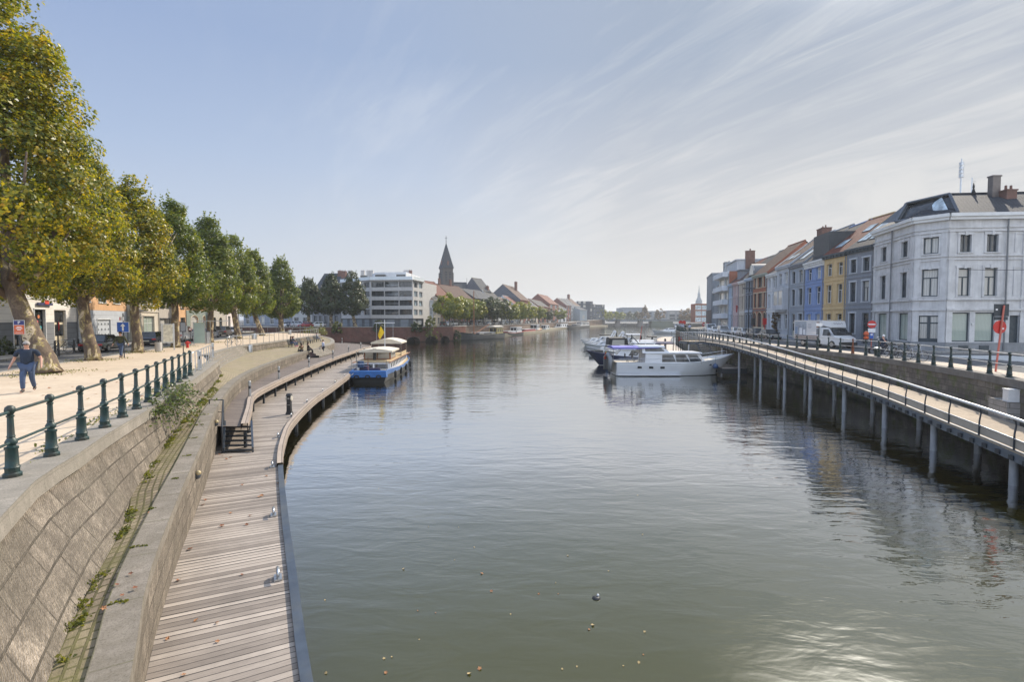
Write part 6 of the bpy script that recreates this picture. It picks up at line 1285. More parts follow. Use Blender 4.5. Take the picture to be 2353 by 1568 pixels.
def pulpit(parent, st_, k0, k1, h=.55, step=3):
    mb = MB(); L_ = [st_[k][-1] for k in range(k0, k1+1)]
    for s in (-1, 1):
        P = [(x, s*y*.95, z+h) for x, y, z in L_]; mb.tube(P, .02, 4)
        for x, y, z in L_[::step]: mb.tube([(x, s*y*.95, z), (x, s*y*.95, z+h)], .016, 4)
    mb.build('railing', chrome, parent)
def canopy(parent, x0, x1, w_, z0, z1, mat, z_low=None, posts=True, sides=False, name='canopy'):
    mb = MB(); n = 6
    for k in range(n):
        f0, f1 = k/n, (k+1)/n; y0, y1 = -w_/2+w_*f0, -w_/2+w_*f1; c0, c1 = (z1-z0)*sin(pi*f0), (z1-z0)*sin(pi*f1)
        mb.face([(x0, y0, z0+c0), (x1, y0, z0+c0), (x1, y1, z0+c1), (x0, y1, z0+c1)])
    mb.face([(x0, -w_/2, z0), (x1, -w_/2, z0), (x1, -w_/2, z0-.16), (x0, -w_/2, z0-.16)]); mb.face([(x0, w_/2, z0), (x0, w_/2, z0-.16), (x1, w_/2, z0-.16), (x1, w_/2, z0)])
    for x in (x0, x1): mb.face([(x, -w_/2, z0-.16)]+[(x, -w_/2+w_*k/n, z0+(z1-z0)*sin(pi*k/n)) for k in range(n+1)]+[(x, w_/2, z0-.16)])
    if sides:
        for s in (-1, 1): mb.face([(x0-.2, s*w_/2*1.03, z_low), (x1+.25, s*w_/2*1.03, z_low), (x1, s*w_/2, z0), (x0, s*w_/2, z0)])
        mb.face([(x0-.2, -w_/2, z_low), (x0, -w_/2, z0), (x0, w_/2, z0), (x0-.2, w_/2, z_low)])
    o = mb.build(name, mat, parent)
    if posts and z_low is not None:
        mb = MB()
        for x in (x0+.06, x1-.06):
            for s in (-1, 1): mb.tube([(x, s*(w_/2-.06), z_low), (x, s*(w_/2-.06), z0)], .025, 5)
        mb.build('canopy_pole', chrome, parent)
    return o
def fender(parent, x, y, z, r=.2, mat=None):
    mb = MB(); mb.lathe([(.02, .42), (.06, .36), (r*.7, .25), (r, .05), (r*.85, -.12), (.04, -.22)], 10, (x, y, z)); mb.tube([(x, y, z+.4), (x, y*.98, z+1.1)], .012, 4); mb.build('fender', mat or ball_m, parent)
def portholes(parent, st_, ks, f, s=-1, w_=.22, h=.11):
    for k in ks:
        a, b = Vector(st_[k][4]), Vector(st_[k][5]); p = a.lerp(b, f); mb = MB(); mb.box(p.x-w_, p.x+w_, s*(p.y)-.02, s*(p.y)+.02, p.z-h, p.z+h); mb.build('porthole', glass_d, parent)
def flag(parent, p, d, mats, n=3, h=.9, w_=.6):
    mb = MB(); p = Vector(p); mb.tube([p, p+Vector(d)*1.4], .018, 5)
    for k in range(n):
        a = p+Vector(d)*(1.35-.2*k*0); mb.face([a+Vector((-.05, .02, -k*w_/n)), a+Vector((-.12, .05, -k*w_/n-h*.9)), a+Vector((-.22-k*.06, .02, -h-.1-k*.1)), a+Vector((-.1-.05*k, 0, -.1-k*.12))], k+1)
    mb.build('flag', [bwood]+mats, parent)
blk = M('flag_black', (.01, .01, .01), .8); yel = M('flag_yellow', (.7, .48, .02), .8); red = M('flag_red', (.55, .03, .03), .8)
# --- the big white cruiser
GB = 'motor boats moored on the right'
m1 = thing('motor_cruiser', 'long white motor cruiser with purple awning, its bow to the quay', 'motor boat', (10.9, 54.9, 0), radians(.5), GB)
st_ = hull(13.0, 3.9, 1.45, 1.36, 2.25, 1.9, [bblack, bwhite, bwhite], m1, full=.5, deck=bcream)
mb = MB(); mb.box(.1, 6.6, -2.02, -1.8, .1, .24); mb.build('spray_rail', bwhite, m1)
portholes(m1, st_, [4, 6, 8], .2); portholes(m1, st_, [17], .3, w_=.16, h=.07)
c = cabin(m1, 3.0, 9.6, 3.0, 2.5, 1.25, 2.38, bwhite, (.1, .75), .1, roof=bwhite); side_windows(m1, c, [(.30, .49), (.535, .72), (.765, .93)], .18, .86, glass_m, skew=.02); end_window(m1, c, True, .2, .85)
c = cabin(m1, 2.75, 5.75, 2.75, 2.6, 2.38, 3.0, bwhite, (.0, .75), .12, 'wheelhouse'); side_windows(m1, c, [(.12, .86)], .3, .93, glass_m); end_window(m1, c, True, .25, .9)
mb = MB(); mb.box(2.35, 5.15, -1.42, 1.42, 3.0, 3.16, tx=.12, ty=.12); mb.build('wheelhouse_roof', bwhite, m1)
canopy(m1, -.35, 2.5, 2.9, 2.98, 3.12, cpurple, 1.4); mb = MB(); mb.face([(2.45, -1.44, 2.99), (4.6, -1.44, 2.99), (4.4, -1.44, 2.92), (2.45, -1.44, 2.86)]); mb.build('awning_skirt', cpurple, m1)
pulpit(m1, st_, 12, 22, .45); mb = MB(); mb.tube([(0.2, -1.8, 1.85), (9.5, -1.75, 1.85)], .02, 4)
for x in (1.2, 2.6, 4.8, 7.0, 8.8): mb.tube([(x, -1.8, 1.3), (x, -1.8, 1.85)], .016, 4)
mb.build('railing', chrome, m1)
mb = MB(); mb.tube([(2.75, 0, 3.3), (2.0, 0, 4.1)], .04, 5); mb.tube([(2.4, -.5, 3.6), (2.4, .5, 3.9)], .03, 4); mb.build('mast', dsteel_m, m1)
fender(m1, 10.4, -1.5, .95, .3); 
for k in range(2): mb = MB(); x = 1.3+.75*k; mb.box(x-.25, x+.25, -.9, -.45, 1.75, 1.8); mb.box(x-.25, x-.2, -.9, -.45, 1.8, 2.3); mb.tube([(x-.22, -.85, 1.3), (x+.22, -.5, 1.75)], .02, 4); mb.tube([(x+.22, -.85, 1.3), (x-.22, -.5, 1.75)], .02, 4); mb.build('deck_chair', cblack, m1)
dg = thing('inflatable_dinghy', 'grey inflatable dinghy hung upright at the stern of the white cruiser', 'dinghy', (10.3, 54.9, .45), radians(.5)); mb = MB(); mb.tube([(0, -1.3, .0), (0, -1.4, 1.35), (.05, 0, 1.75), (0, 1.4, 1.35), (0, 1.3, .0)], .23, 8); mb.build('tube', bgrey, dg, smooth=True); mb = MB(); mb.box(-.05, .05, -1.2, 1.2, .1, 1.4); mb.build('floor', dsteel_m, dg)
flag(m1, (-.1, .6, 1.4), (-.35, 0, .95), [blk, yel, red], 3, .75)
# --- the navy hull behind it, bow to the river
m2 = thing('motor_cruiser', 'dark navy hulled boat with white cabin behind the big cruiser', 'motor boat', (22.4, 66.2, 0), pi+radians(-1), GB)
st_ = hull(12.8, 3.9, 1.2, 1.15, 1.95, 1.7, [bwhite, bnavy, bnavy], m2, deck=bcream); fender(m2, 10.3, 1.55, .75, .26); pulpit(m2, st_, 14, 22, .5)
c = cabin(m2, 3.2, 9.2, 3.0, 2.4, 1.1, 2.1, bwhite, (.1, .9), .1, roof=bwhite); side_windows(m2, c, [(.1, .25), (.3, .5), (.55, .75)], .2, .85); end_window(m2, c)
c = cabin(m2, 4.0, 7.4, 2.6, 2.4, 2.1, 2.9, bwhite, (.2, .8), .1, 'wheelhouse', roof=bwhite); side_windows(m2, c, [(.08, .45), (.5, .9)], .2, .88); end_window(m2, c)
mb = MB(); mb.tube([(11.6, 0, 1.9), (13.1, 0, 1.75)], .07, 5); mb.box(10.6, 11.6, -.3, .3, 1.6, 1.95); mb.build('anchor_gear', dsteel_m, m2)
# --- the others, nearest to farthest
def cruiser(label, x, y, L_, B, style, rz=pi, nm='motor_boat', hullm=None):
    r = thing(nm, label, 'motor boat', (x, y, 0), rz, GB); s_ = hull(L_, B, 1.0, .95, 1.5, 1.2, [bwhite, hullm or bwhite, hullm or bwhite], r, deck=bcream)
    c = cabin(r, L_*.25, L_*.78, B*.78, B*.6, .9, 1.75, bwhite, (.2, L_*.14), .15); side_windows(r, c, [(.1, .34), (.4, .62), (.68, .88)], .25, .8); end_window(r, c)
    if style == 'black':
        canopy(r, L_*.05, L_*.42, B*.86, 2.65, 2.85, cblack, 1.0, sides=True); mb = MB(); mb.tube([(L_*.52, -B*.4, 1.2), (L_*.38, -B*.4, 2.95), (L_*.38, B*.4, 2.95), (L_*.52, B*.4, 1.2)], .11, 6); mb.build('radar_arch', bwhite, r)
        for s in (-1, 1): mb = MB(); mb.face([(L_*.10, s*B*.445, 1.25), (L_*.36, s*B*.445, 1.25), (L_*.36, s*B*.437, 2.35), (L_*.12, s*B*.437, 2.35)]); mb.build('clear_panel', glass_c, r)
    if style == 'purple': canopy(r, L_*.02, L_*.40, B*.9, 2.55, 2.75, cnavy, 1.0, sides=False); mb = MB(); mb.tube([(L_*.5, 0, 1.7), (L_*.45, 0, 5.0)], .05, 5); mb.build('mast', bred, r)
    if style == 'fly':
        c2 = cabin(r, L_*.22, L_*.6, B*.74, B*.6, 1.75, 2.35, bwhite, (.1, .7), .1, 'flybridge'); end_window(r, c2, True, .1, .95, m=.02); side_windows(r, c2, [(.4, .9)], .2, .85); mb = MB(); mb.tube([(L_*.24, -B*.36, 2.3), (L_*.17, -B*.36, 3.3), (L_*.17, B*.36, 3.3), (L_*.24, B*.36, 2.3)], .13, 6); mb.build('radar_arch', bwhite, r); mb = MB(); mb.lathe([(.02, 0), (.32, .05), (.32, .2), (.02, .27)], 10, (L_*.17, 0, 3.4)); mb.build('radar_dome', bwhite, r)
    if style == 'white': canopy(r, L_*.05, L_*.45, B*.85, 2.5, 2.65, bwhite, 1.0); mb = MB(); mb.box(L_*.4, L_*.45, -B*.36, B*.36, 1.7, 2.5); mb.build('windscreen', glass_c, r)
    if style == 'frame': canopy(r, L_*.06, L_*.4, B*.8, 2.5, 2.6, cblack, 1.0); mb = MB(); mb.face([(L_*.08, -B*.42, 1.0), (L_*.4, -B*.42, 1.0), (L_*.36, -B*.4, 1.6), (L_*.1, -B*.4, 1.6)]); mb.build('side_curtain', cblack, r)
    pulpit(r, s_, 13, 22, .5, 3); fender(r, L_*.5, -B*.5, .5, .15, cblack); fender(r, L_*.5, B*.5, .5, .15, cblack)
    mb = MB(); mb.box(-.55, .02, -B*.42, B*.42, .25, .33); mb.build('swim_platform', bcream, r)
    return r
cruiser('white boat with a navy sun cover right behind the big cruiser', 23.2, 74.5, 9.5, 3.4, 'purple')
cruiser('white open boat with an outboard engine poking out past the awning', 23.1, 82.5, 8.7, 3.0, 'white')
mb = MB(); eng = thing('outboard_engine', 'white outboard engine raised on a stand among the boats', 'outboard engine', (14.0, 79.5, 0)); mb.box(-.3, .3, -.25, .25, .9, 1.6, tx=.06, ty=.06); mb.build('cowl', bwhite, eng, smooth=False); mb = MB(); mb.box(-.1, .1, -.1, .1, -.1, .9); mb.build('leg', bgrey, eng); mb = MB(); mb.tube([(-2, 0, .25), (2.4, 0, .25)], .3, 8); mb.build('float', bgrey, eng)
cruiser('white boat under a black canvas tent with slanted arch', 22.9, 91, 8.6, 3.2, 'black', 0+pi*0, hullm=bgrey).location.x = 16.6
cruiser('white flybridge boat moored in the middle of the boat group', 23.0, 99, 9.2, 3.4, 'fly')
cruiser('white sport boat with arch and radar dome farther along the pontoon', 23.0, 107.5, 8.4, 3.2, 'fly')
cruiser('small cruiser with a folded black frame canopy by the pontoon', 23.0, 116, 7.6, 3.0, 'frame')
cruiser('white boat with a hard white roof at the far end of the pontoon', 30.2, 119.5, 8.4, 3.3, 'white')
cruiser('white boat with a black framed canopy right of the pontoon', 29.5, 104, 5.0, 2.2, 'frame')
b_ = cruiser('large white flybridge yacht farthest away before the bridge abutment', 74.5, 218, 15.5, 4.6, 'fly', pi+.1)
cruiser('white cabin boat beside the large yacht near the bridge', 76.5, 205, 10, 3.4, 'white', pi+.2)
# --- blue stern barge on the left jetty
b1_ = thing('river_barge', 'blue and white converted barge with cream canopies at the boardwalk', 'barge', (-13.4, 47.8, 0), atan2(1, -.075))
st_ = hull(18.5, 4.0, 1.15, .95, 1.55, .8, [bblack, bblack, bblue], b1_, full=.72, transom=.82, band=2, deck=btan, plumb=-.0)
mb = MB(); mb.box(-.62, .05, -1.72, 1.72, .55, 1.12, tx=.0, ty=.05); mb.build('stern_platform', bblue, b1_)
c = cabin(b1_, 2.2, 16.2, 3.3, 3.0, .85, 1.75, bwhite, (.15, .6), .06, roof=btan, over=.1); side_windows(b1_, c, [(.03+.085*k, .065+.085*k) for k in range(11)], .35, .8); end_window(b1_, c, False, .25, .8)
mb = MB()
for s in (-1, 1): mb.box(1.0, 17, s*1.72-.03, s*1.72+.03, 1.74, 1.82)
mb.build('handrail', bwood, b1_)
c = cabin(b1_, 4.2, 7.6, 2.7, 2.7, 1.78, 2.62, bwood, (.05, .1), .03, 'wheelhouse'); end_window(b1_, c, False, .18, .92, glass_c, .05); side_windows(b1_, c, [(.06, .45), (.53, .94)], .2, .92, glass_c)
canopy(b1_, 3.2, 8.2, 3.3, 2.78, 2.98, bcream, None, False)
canopy(b1_, 9.6, 14.2, 3.4, 3.35, 3.75, bcream, 1.8); 
for s in (-1, 1): mb = MB(); mb.box(9.7, 14.1, s*1.6-.02, s*1.6+.02, 1.8, 2.25); mb.build('side_curtain', btan, b1_)
mb = MB(); mb.tube([(8.8, 0, 1.8), (8.8, 0, 5.9)], .05, 5); mb.tube([(8.8, -1.1, 5.55), (8.8, 1.1, 5.55)], .035, 4); mb.tube([(8.8, -.9, 5.5), (8.8, -.9, 3.4)], .012, 4); mb.tube([(8.8, .9, 5.5), (8.8, .9, 3.4)], .012, 4); mb.build('mast', bwhite, b1_)
mb = MB(); mb.face([(8.85, .45, 5.2), (8.9, .05, 4.5), (8.8, .55, 3.7), (8.85, .75, 4.3)]); mb.face([(8.85, .45, 5.2), (8.85, .75, 4.3), (8.8, .55, 3.7), (8.6, .7, 4.1)]); mb.build('flag', yel, b1_)
flag(b1_, (.4, .1, 1.1), (-.2, 0, .95), [blk, yel, red], 3, .8, .5)
mb = MB(); mb.lathe([(.14, 0), (.14, 1.0), (.2, 1.05), (.2, 1.2)], 8, (3.6, .15, 1.8)); mb.build('flue', bblack, b1_)
for y in (-1.0, 0, 1.0): mb = MB(); n = 12; mb.tube([(-.66, y+.2*cos(2*pi*k/n), .62+.12*sin(2*pi*k/n)) for k in range(n+1)], .06, 6, cap=False); mb.build('tyre_fender', cblack, b1_)
for x in (3.0, 7.0, 11, 15): mb = MB(); mb.lathe([(.03, .4), (.13, .3), (.13, -.3), (.03, -.4)], 8, (x, -2.0, .45)); mb.build('fender', cblack, b1_)
mb = MB()
for y in (-1.6, 1.6): mb.tube([(.0, y, 1.0), (.0, y, 2.2)], .03, 5)
mb.tube([(.0, -1.6, 1.75), (.0, 1.6, 1.75)], .02, 4); mb.tube([(.3, 1.2, 1.0), (.3, 1.2, 2.9)], .045, 5); mb.tube([(0, -1.6, 1.75), (2.2, -1.75, 1.75)], .02, 4); mb.tube([(0, 1.6, 1.75), (2.2, 1.75, 1.75)], .02, 4); mb.build('stern_railing', chrome, b1_)
mb = MB(); mb.box(1.0, 1.8, .3, 1.1, 1.0, 1.45); mb.box(.6, 1.0, -.9, .1, 1.0, 1.3); mb.build('deck_box', cnavy, b1_)
mb = MB(); mb.lathe([(.3, 0), (.34, .25), (.3, .6)], 10, (.9, .95, 1.35)); mb.build('blue_drum', ball_m, b1_)
# --- barges on the far left bank
def barge(label, p, q, B, fbs, mats, deckhouse, mast=None, rev=False):
    if rev: p, q = q, p
    L_ = hypot(q[0]-p[0], q[1]-p[1]); r = thing('river_barge', label, 'barge', (p[0], p[1], 0), atan2(q[1]-p[1], q[0]-p[0]), 'barges moored on the left bank')
    hull(L_, B, *fbs, .4, mats, r, full=.8, transom=.7, band=1)
    for x0, x1, z0, z1, m, wn in deckhouse:
        c = cabin(r, L_*x0, L_*x1, B*.72, B*.66, z0, z1, m, (.15, .2), .08, roof=bwhite); side_windows(r, c, [((k+.25)/wn, (k+.75)/wn) for k in range(wn)], .3, .82); end_window(r, c, False); end_window(r, c, True)
    if mast: mb = MB(); mb.tube([(L_*mast[0], 0, 1), (L_*mast[0], 0, mast[1])], .13, 6); mb.tube([(L_*mast[0], 0, 1.6), (L_*(mast[0]+mast[2]), 0, 4.4)], .14, 6); mb.tube([(L_*mast[0], 0, mast[1]), (0.3, 0, 1.5)], .02, 3); mb.build('mast', bwood, r)
    mb = MB()
    for k in range(5): mb.tube([(L_*(.2+.13*k), -B/2-.05, -.1), (L_*(.2+.13*k), -B/2-.05, fbs[1])], .1, 5)
    mb.build('fender', bblack, r); return r
hb = thing
b = barge('dark steel sailing barge with tall brown mast below the first street trees', (-15.3, 146.5), (-3.6, 163.5), 4.8, (1.7, 1.35, 2.3), [bblack, M('tarred_steel', (.07, .075, .08), .6, 0, .3, .8), bblack], [(.05, .2, 1.5, 3.4, M('yellow_wheelhouse', (.55, .45, .2), .6), 3), (.25, .62, 1.35, 2.0, M('hatch', (.3, .29, .26), .7), 1)], (.66, 14.5, -.36), True)
canopy(b, .8, 5.5, 3.6, 3.75, 4.0, bcream, 1.6)
barge('black barge with white deckhouse, behind the sailing barge', (-4.6, 183), (3.2, 201), 4.4, (1.3, 1.0, 1.7), [bblack, bblack, bred], [(.1, .34, 1.1, 3.0, bwhite, 4), (.4, .75, 1.0, 1.7, bwhite, 6)], None, True)
barge('black barge with white wheelhouse and red trim, third along the bank', (2.6, 208), (13.6, 247), 4.8, (1.2, 1.0, 2.0), [bblack, bblack, bred], [(.66, .8, 1.3, 3.6, bwhite, 3), (.1, .6, 1.0, 1.9, bred, 9)])
barge('small green hulled boat with white cabin on the left bank', (13.2, 251), (18.8, 271), 4.0, (1.2, 1.0, 1.4), [bblack, bgreen, bgreen], [(.1, .5, 1.0, 3.0, bwhite, 2)], None, True)
barge('white barge with four dark windows farther along the left bank', (26.4, 316), (36.2, 338), 4.6, (1.4, 1.1, 1.9), [bblack, bwhite, bwhite], [(.1, .7, 1.1, 3.2, bwhite, 4)], None, True)
barge('long black barge with glazed white deckhouse nearest the bridge', (36.5, 332), (58, 392), 5.0, (1.6, 1.4, 2.2), [bblack, bblack, bblack], [(.05, .5, 1.5, 4.0, bwhite, 6), (.55, .75, 1.5, 2.8, bgrey, 4)], None, True)

rope_m = M('rope', (.35, .32, .26), .9)
for lab, a, b in (('mooring rope from the blue barge stern to the boardwalk', (-14.6, 47.6, 1.1), (-14.75, 42.5, .9)), ('second mooring rope of the blue barge', (-15.9, 55, 1.2), (-15.9, 50.0, .9)), ('bow rope of the long white cruiser', (23.4, 55.0, 2.2), (24.4, 57.5, .95))):
    a, b = Vector(a), Vector(b); t = thing('mooring_rope', lab, 'rope', a); mb = MB(); mb.tube([(b-a)*k/8+Vector((0, 0, -.35*sin(pi*k/8))) for k in range(9)], .022, 4); mb.build('line', rope_m, t)
HAZE_D = 0.0003
# ------------------------------------------------------------------ vehicles
tyre_m = M('tyre', (.02, .02, .021), .8, 0, .2, 6); rim_m = M('rim', (.45, .46, .48), .3, .9, .1, 6); lamp_r = M('tail_lamp', (.45, .02, .02), .25); lamp_w = M('head_lamp', (.7, .72, .74), .12, .3); plate_m = M('number_plate', (.65, .62, .5), .5); trim_m = M('black_trim', (.025, .026, .028), .5, 0, .1, 5)
def paint(n, c): return M(n, c, .32, .25, .04, .5, coat=1.0)
P_black, P_dblue, P_white, P_silver, P_red, P_grey, P_green = paint('paint_black', (.014, .016, .02)), paint('paint_dark_blue', (.025, .035, .06)), paint('paint_white', (.68, .69, .70)), paint('paint_silver', (.36, .38, .41)), paint('paint_red', (.30, .025, .03)), paint('paint_grey_brown', (.13, .115, .10)), paint('paint_dark_green', (.03, .05, .045))
def wheel(parent, x, y, r, w_=.2):
    mb = MB(); mb.T = Matrix.Translation((x, y, r)) @ Matrix.Rotation(pi/2, 4, 'X'); mb.lathe([(r*.55, -w_/2), (r*.9, -w_/2), (r, -w_*.35), (r, w_*.35), (r*.9, w_/2), (r*.55, w_/2)], 16); o = mb.build('wheel', tyre_m, parent, smooth=True, auto=40)
    mb = MB(); mb.T = Matrix.Translation((x, y+(.012 if y > 0 else -.012), r)) @ Matrix.Rotation(pi/2, 4, 'X'); mb.lathe([(r*.62, -w_/2), (r*.5, -w_*.35), (r*.12, -w_*.42), (r*.12, w_*.42), (r*.5, w_*.35), (r*.62, w_/2)], 10); mb.build('rim', rim_m, o)
def car(label, loc, rz, pm, kind='hatch', group='cars parked along the street', soft=None, simple=False):
    """x forward, origin on the ground under the middle"""
    d = {'hatch': (3.9, 1.68, 1.48), 'sedan': (4.5, 1.8, 1.43), 'wagon': (4.7, 1.82, 1.46), 'mpv': (4.4, 1.8, 1.68), 'van': (4.9, 1.92, 1.95)}[kind]; L_, B, H = d; b = B/2; z0 = .24; zb = H*.60 if kind != 'van' else H*.52
    t = thing('parked_car' if kind != 'van' else 'parked_van', label, 'car' if kind != 'van' else 'van', loc, rz, group)
    nose = zb-.14 if kind != 'van' else zb-.05; tail = {'hatch': zb, 'sedan': zb-.02, 'wagon': zb, 'mpv': zb, 'van': zb}[kind]
    S_ = [(-L_/2, b*.82, z0+.15, tail-.12), (-L_/2+.12, b*.95, z0, tail-.02), (-L_*.28, b, z0-.04, tail), (0, b, z0-.05, zb), (L_*.24, b, z0-.04, zb-.02), (L_*.36, b*.97, z0-.03, nose+.02), (L_/2-.12, b*.9, z0, nose-.08), (L_/2, b*.74, z0+.12, nose-.22)]
    mb = MB(); rings = []
    for x, hw, za, zc in S_:
        m_ = za+(zc-za)*.55; ring = [(x, -hw*.9, za), (x, -hw, za+.12), (x, -hw, m_), (x, -hw*.93, zc-.03), (x, -hw*.8, zc), (x, hw*.8, zc), (x, hw*.93, zc-.03), (x, hw, m_), (x, hw, za+.12), (x, hw*.9, za)]; rings.append(mb.add(ring))
    for k in range(len(S_)-1):
        for j in range(10):
            mb.f.append((rings[k]+j, rings[k]+(j+1) % 10, rings[k+1]+(j+1) % 10, rings[k+1]+j)); mb.m.append(0); mb.uv.append(None)
    for r_, rev in ((rings[0], True), (rings[-1], False)): mb.f.append(tuple(r_+j for j in (range(10) if rev else range(9, -1, -1)))); mb.m.append(0); mb.uv.append(None)
    G = {'hatch': (-L_*.47, -L_*.40, L_*.10, L_*.29), 'sedan': (-L_*.38, -L_*.22, L_*.08, L_*.27), 'wagon': (-L_*.48, -L_*.42, L_*.08, L_*.26), 'mpv': (-L_*.48, -L_*.44, L_*.16, L_*.35), 'van': (-L_*.495, -L_*.48, L_*.20, L_*.37)}[kind]
    w0, w1 = b*.92, b*.74 if kind != 'van' else b*.86
    a = [(G[0], -w0, zb-.04), (G[3], -w0, zb-.04), (G[3], w0, zb-.04), (G[0], w0, zb-.04)]; c = [(G[1], -w1, H-.03), (G[2], -w1, H-.03), (G[2], w1, H-.03), (G[1], w1, H-.03)]
    bm = 1 if soft else 0
    for k in range(4): mb.face([a[k], a[(k+1) % 4], c[(k+1) % 4], c[k]], bm)
    cm = ((G[1]+G[2])/2, 0, H); 
    for k in range(4): mb.face([c[k], c[(k+1) % 4], (cm[0], cm[1], cm[2])], bm)
    mb.build('body', [pm]+([soft] if soft else []), t, smooth=True, auto=32)
    fr = [(.08, .44), (.49, .86)] if kind in ('hatch', 'sedan') else [(.04, .28), (.32, .58), (.62, .9)] if kind in ('wagon', 'mpv') else [(.62, .9)]
    side_windows(t, (a, c), fr, .18, .88, glass_d)
    for front in (True, False):
        i, j = (1, 2) if front else (0, 3); s = .012 if front else -.012
        if not front and kind == 'van': continue
        Pq = lambda f, g: Vector(a[i]).lerp(Vector(a[j]), f).lerp(Vector(c[i]).lerp(Vector(c[j]), f), g)+Vector((s, 0, .006)); q = MB(); q.face([Pq(.05, .1), Pq(.95, .1), Pq(.93, .92), Pq(.07, .92)]); q.build('windscreen' if front else 'rear_window', glass_m if front else glass_d, t)
    for sx_, m_, nm, zz in ((1, lamp_w, 'headlight', nose-.2), (-1, lamp_r, 'tail_light', tail-.22)):
        for s in (-1, 1): q = MB(); xx = sx_*(L_/2-.07); q.box(xx-.09, xx+.09, s*b*.72-.17, s*b*.72+.17, zz-.06, zz+.09, tx=.02, ty=.03); q.build(nm, m_, t)
    q = MB(); q.box(-L_/2-.03, -L_/2+.3, -b*.86, b*.86, z0, z0+.2, tx=.03); q.box(L_/2-.3, L_/2+.02, -b*.8, b*.8, z0, z0+.16, tx=.03); q.build('bumper', trim_m if kind != 'sedan' else pm, t)
    for sx_ in (-1, 1): q = MB(); xx = sx_*(L_/2+.035); q.box(xx-.01, xx+.01, -.26, .26, z0+.2, z0+.31); q.build('number_plate', plate_m, t)
    r = .31 if kind != 'van' else .34
    for x in (-L_*.30, L_*.31):
        for s in (-1, 1): wheel(t, x, s*(b-.085), r)
    for s in (-1, 1): q = MB(); q.box(G[3]-.38, G[3]-.2, s*(w0+.12)-.09, s*(w0+.12)+.09, zb, zb+.14); q.build('mirror', pm, t)
    return t
HD = atan2(1, -.304)
def kcar(px_, off=4.45):
    u = (px_-1176.5)/1176.5; Y = (-37.7+off+.304*38.3)/(u+.304); return (u*Y, Y, 3.225)
car('black convertible with folded soft top behind the second plane tree', kcar(236), HD, P_black, 'sedan', soft=cblack)
car('dark estate car with silver roof rails behind the arrow sign tree', kcar(352), HD+.05, P_dblue, 'wagon')
car('white delivery van behind the brown trunked plane tree', kcar(414), HD+pi*0, P_white, 'van')
car('dark car mostly hidden behind the glass shelter', kcar(447), HD, P_black, 'hatch')
car('silver saloon seen between shelter column and forked tree', kcar(481), HD, P_silver, 'sedan')
car('grey brown people carrier parked past the forked plane tree', kcar(514), HD, P_grey, 'mpv')
car('white hatchback with red tail light beside the grey brown people carrier', kcar(541), HD, P_white, 'hatch')
for px_, pm, kd, rz, lab in ((730, P_white, 'hatch', pi, 'white hatchback parked on the brick wall quay'), (705, P_red, 'sedan', pi, 'red car parked left of the white hatchback on the brick quay'), (686, P_silver, 'mpv', 0, 'silver car half hidden behind the red one'), (668, P_dblue, 'hatch', 0, 'dark blue car at the left end of the brick quay row'), (655, P_white, 'hatch', 0, 'small white car seen between the far plane trunks')):
    X = atY(px_, 735, 133.8)[0]; car(lab, (X, 133.8 if px_ > 700 else 134.6, 3.91), rz, pm, kd)
CL = [(p.x, p.y) for p in offset(UWL, 4.6)]
CP = [(1019, P_black), (1029, P_white), (1041, P_silver), (1053, P_black), (1065, P_silver), (1087, P_dblue), (1101, P_black), (1123, P_white), (1136, P_black), (1152, P_silver), (1166, P_black), (1178, P_grey), (1193, P_white), (1211, P_white), (1220, P_black), (1229, P_silver), (1238, P_dblue), (1246, P_black), (1261, P_white), (1271, P_black)]
cnm = {P_black.name: 'black', P_white.name: 'white', P_silver.name: 'silver', P_dblue.name: 'dark blue', P_grey.name: 'brown grey'}
pro = {}
for k, (px_, pm) in enumerate(CP):
    X, Y = on_line(CL, px_); i = min(range(len(CL)-1), key=lambda j: abs(CL[j][1]-Y)); rz = atan2(CL[i+1][1]-CL[i][1], CL[i+1][0]-CL[i][0])+(pi if k % 3 else 0)
    lab = '%s car parked on the left bank street, %s from the apartment block' % (cnm[pm.name], ORD[k] if k < 18 else ('nineteenth' if k == 18 else 'twentieth'))
    kd = ('hatch', 'wagon', 'mpv')[k % 3]
    if (pm.name, kd) in pro: copy_tree(pro[(pm.name, kd)], None, (X, Y, 3.91), rz, lab, 'cars parked on the left bank street')
    else: pro[(pm.name, kd)] = car(lab, (X, Y, 3.91), rz, pm, kd, 'cars parked on the left bank street')
RS = [(p.x, p.y) for p in offset(resample(V3(FL, 0), n=60), 3.0)]
for px_, pm, kd, lab in ((1768, P_black, 'sedan', 'black saloon facing the walkway, nearest parked car before the white houses'), (1736, P_dblue, 'hatch', 'dark hatchback second in the row before the red brick house'), (1712, P_silver, 'hatch', 'silver car third in the row before the dark blue grey house'), (1693, P_white, 'hatch', 'white car fourth in the row, before the pink and cream houses'), (1662, P_silver, 'mpv', 'silver car before the white balcony flats'), (1644, P_white, 'hatch', 'small white car beside the grey steep roofed house'), (1632, P_white, 'van', 'white van parked at the foot of the tower block')):
    X, Y = on_line(RS, px_); car(lab, (X, Y, 3.165), atan2(-1, -.12 if Y < 85 else -.25), pm, kd, 'cars parked along the right quay')
for X, Y, pm, kd, lab in ((48.2, 146, P_silver, 'mpv', 'silver car driving up the right quay street'), (51, 158, P_white, 'hatch', 'distant white car on the right quay street'), (42, 128, P_black, 'wagon', 'black estate car in the middle of the right quay street')): car(lab, (X, Y, 3.165), -pi/2-.3, pm, kd, 'cars parked along the right quay')
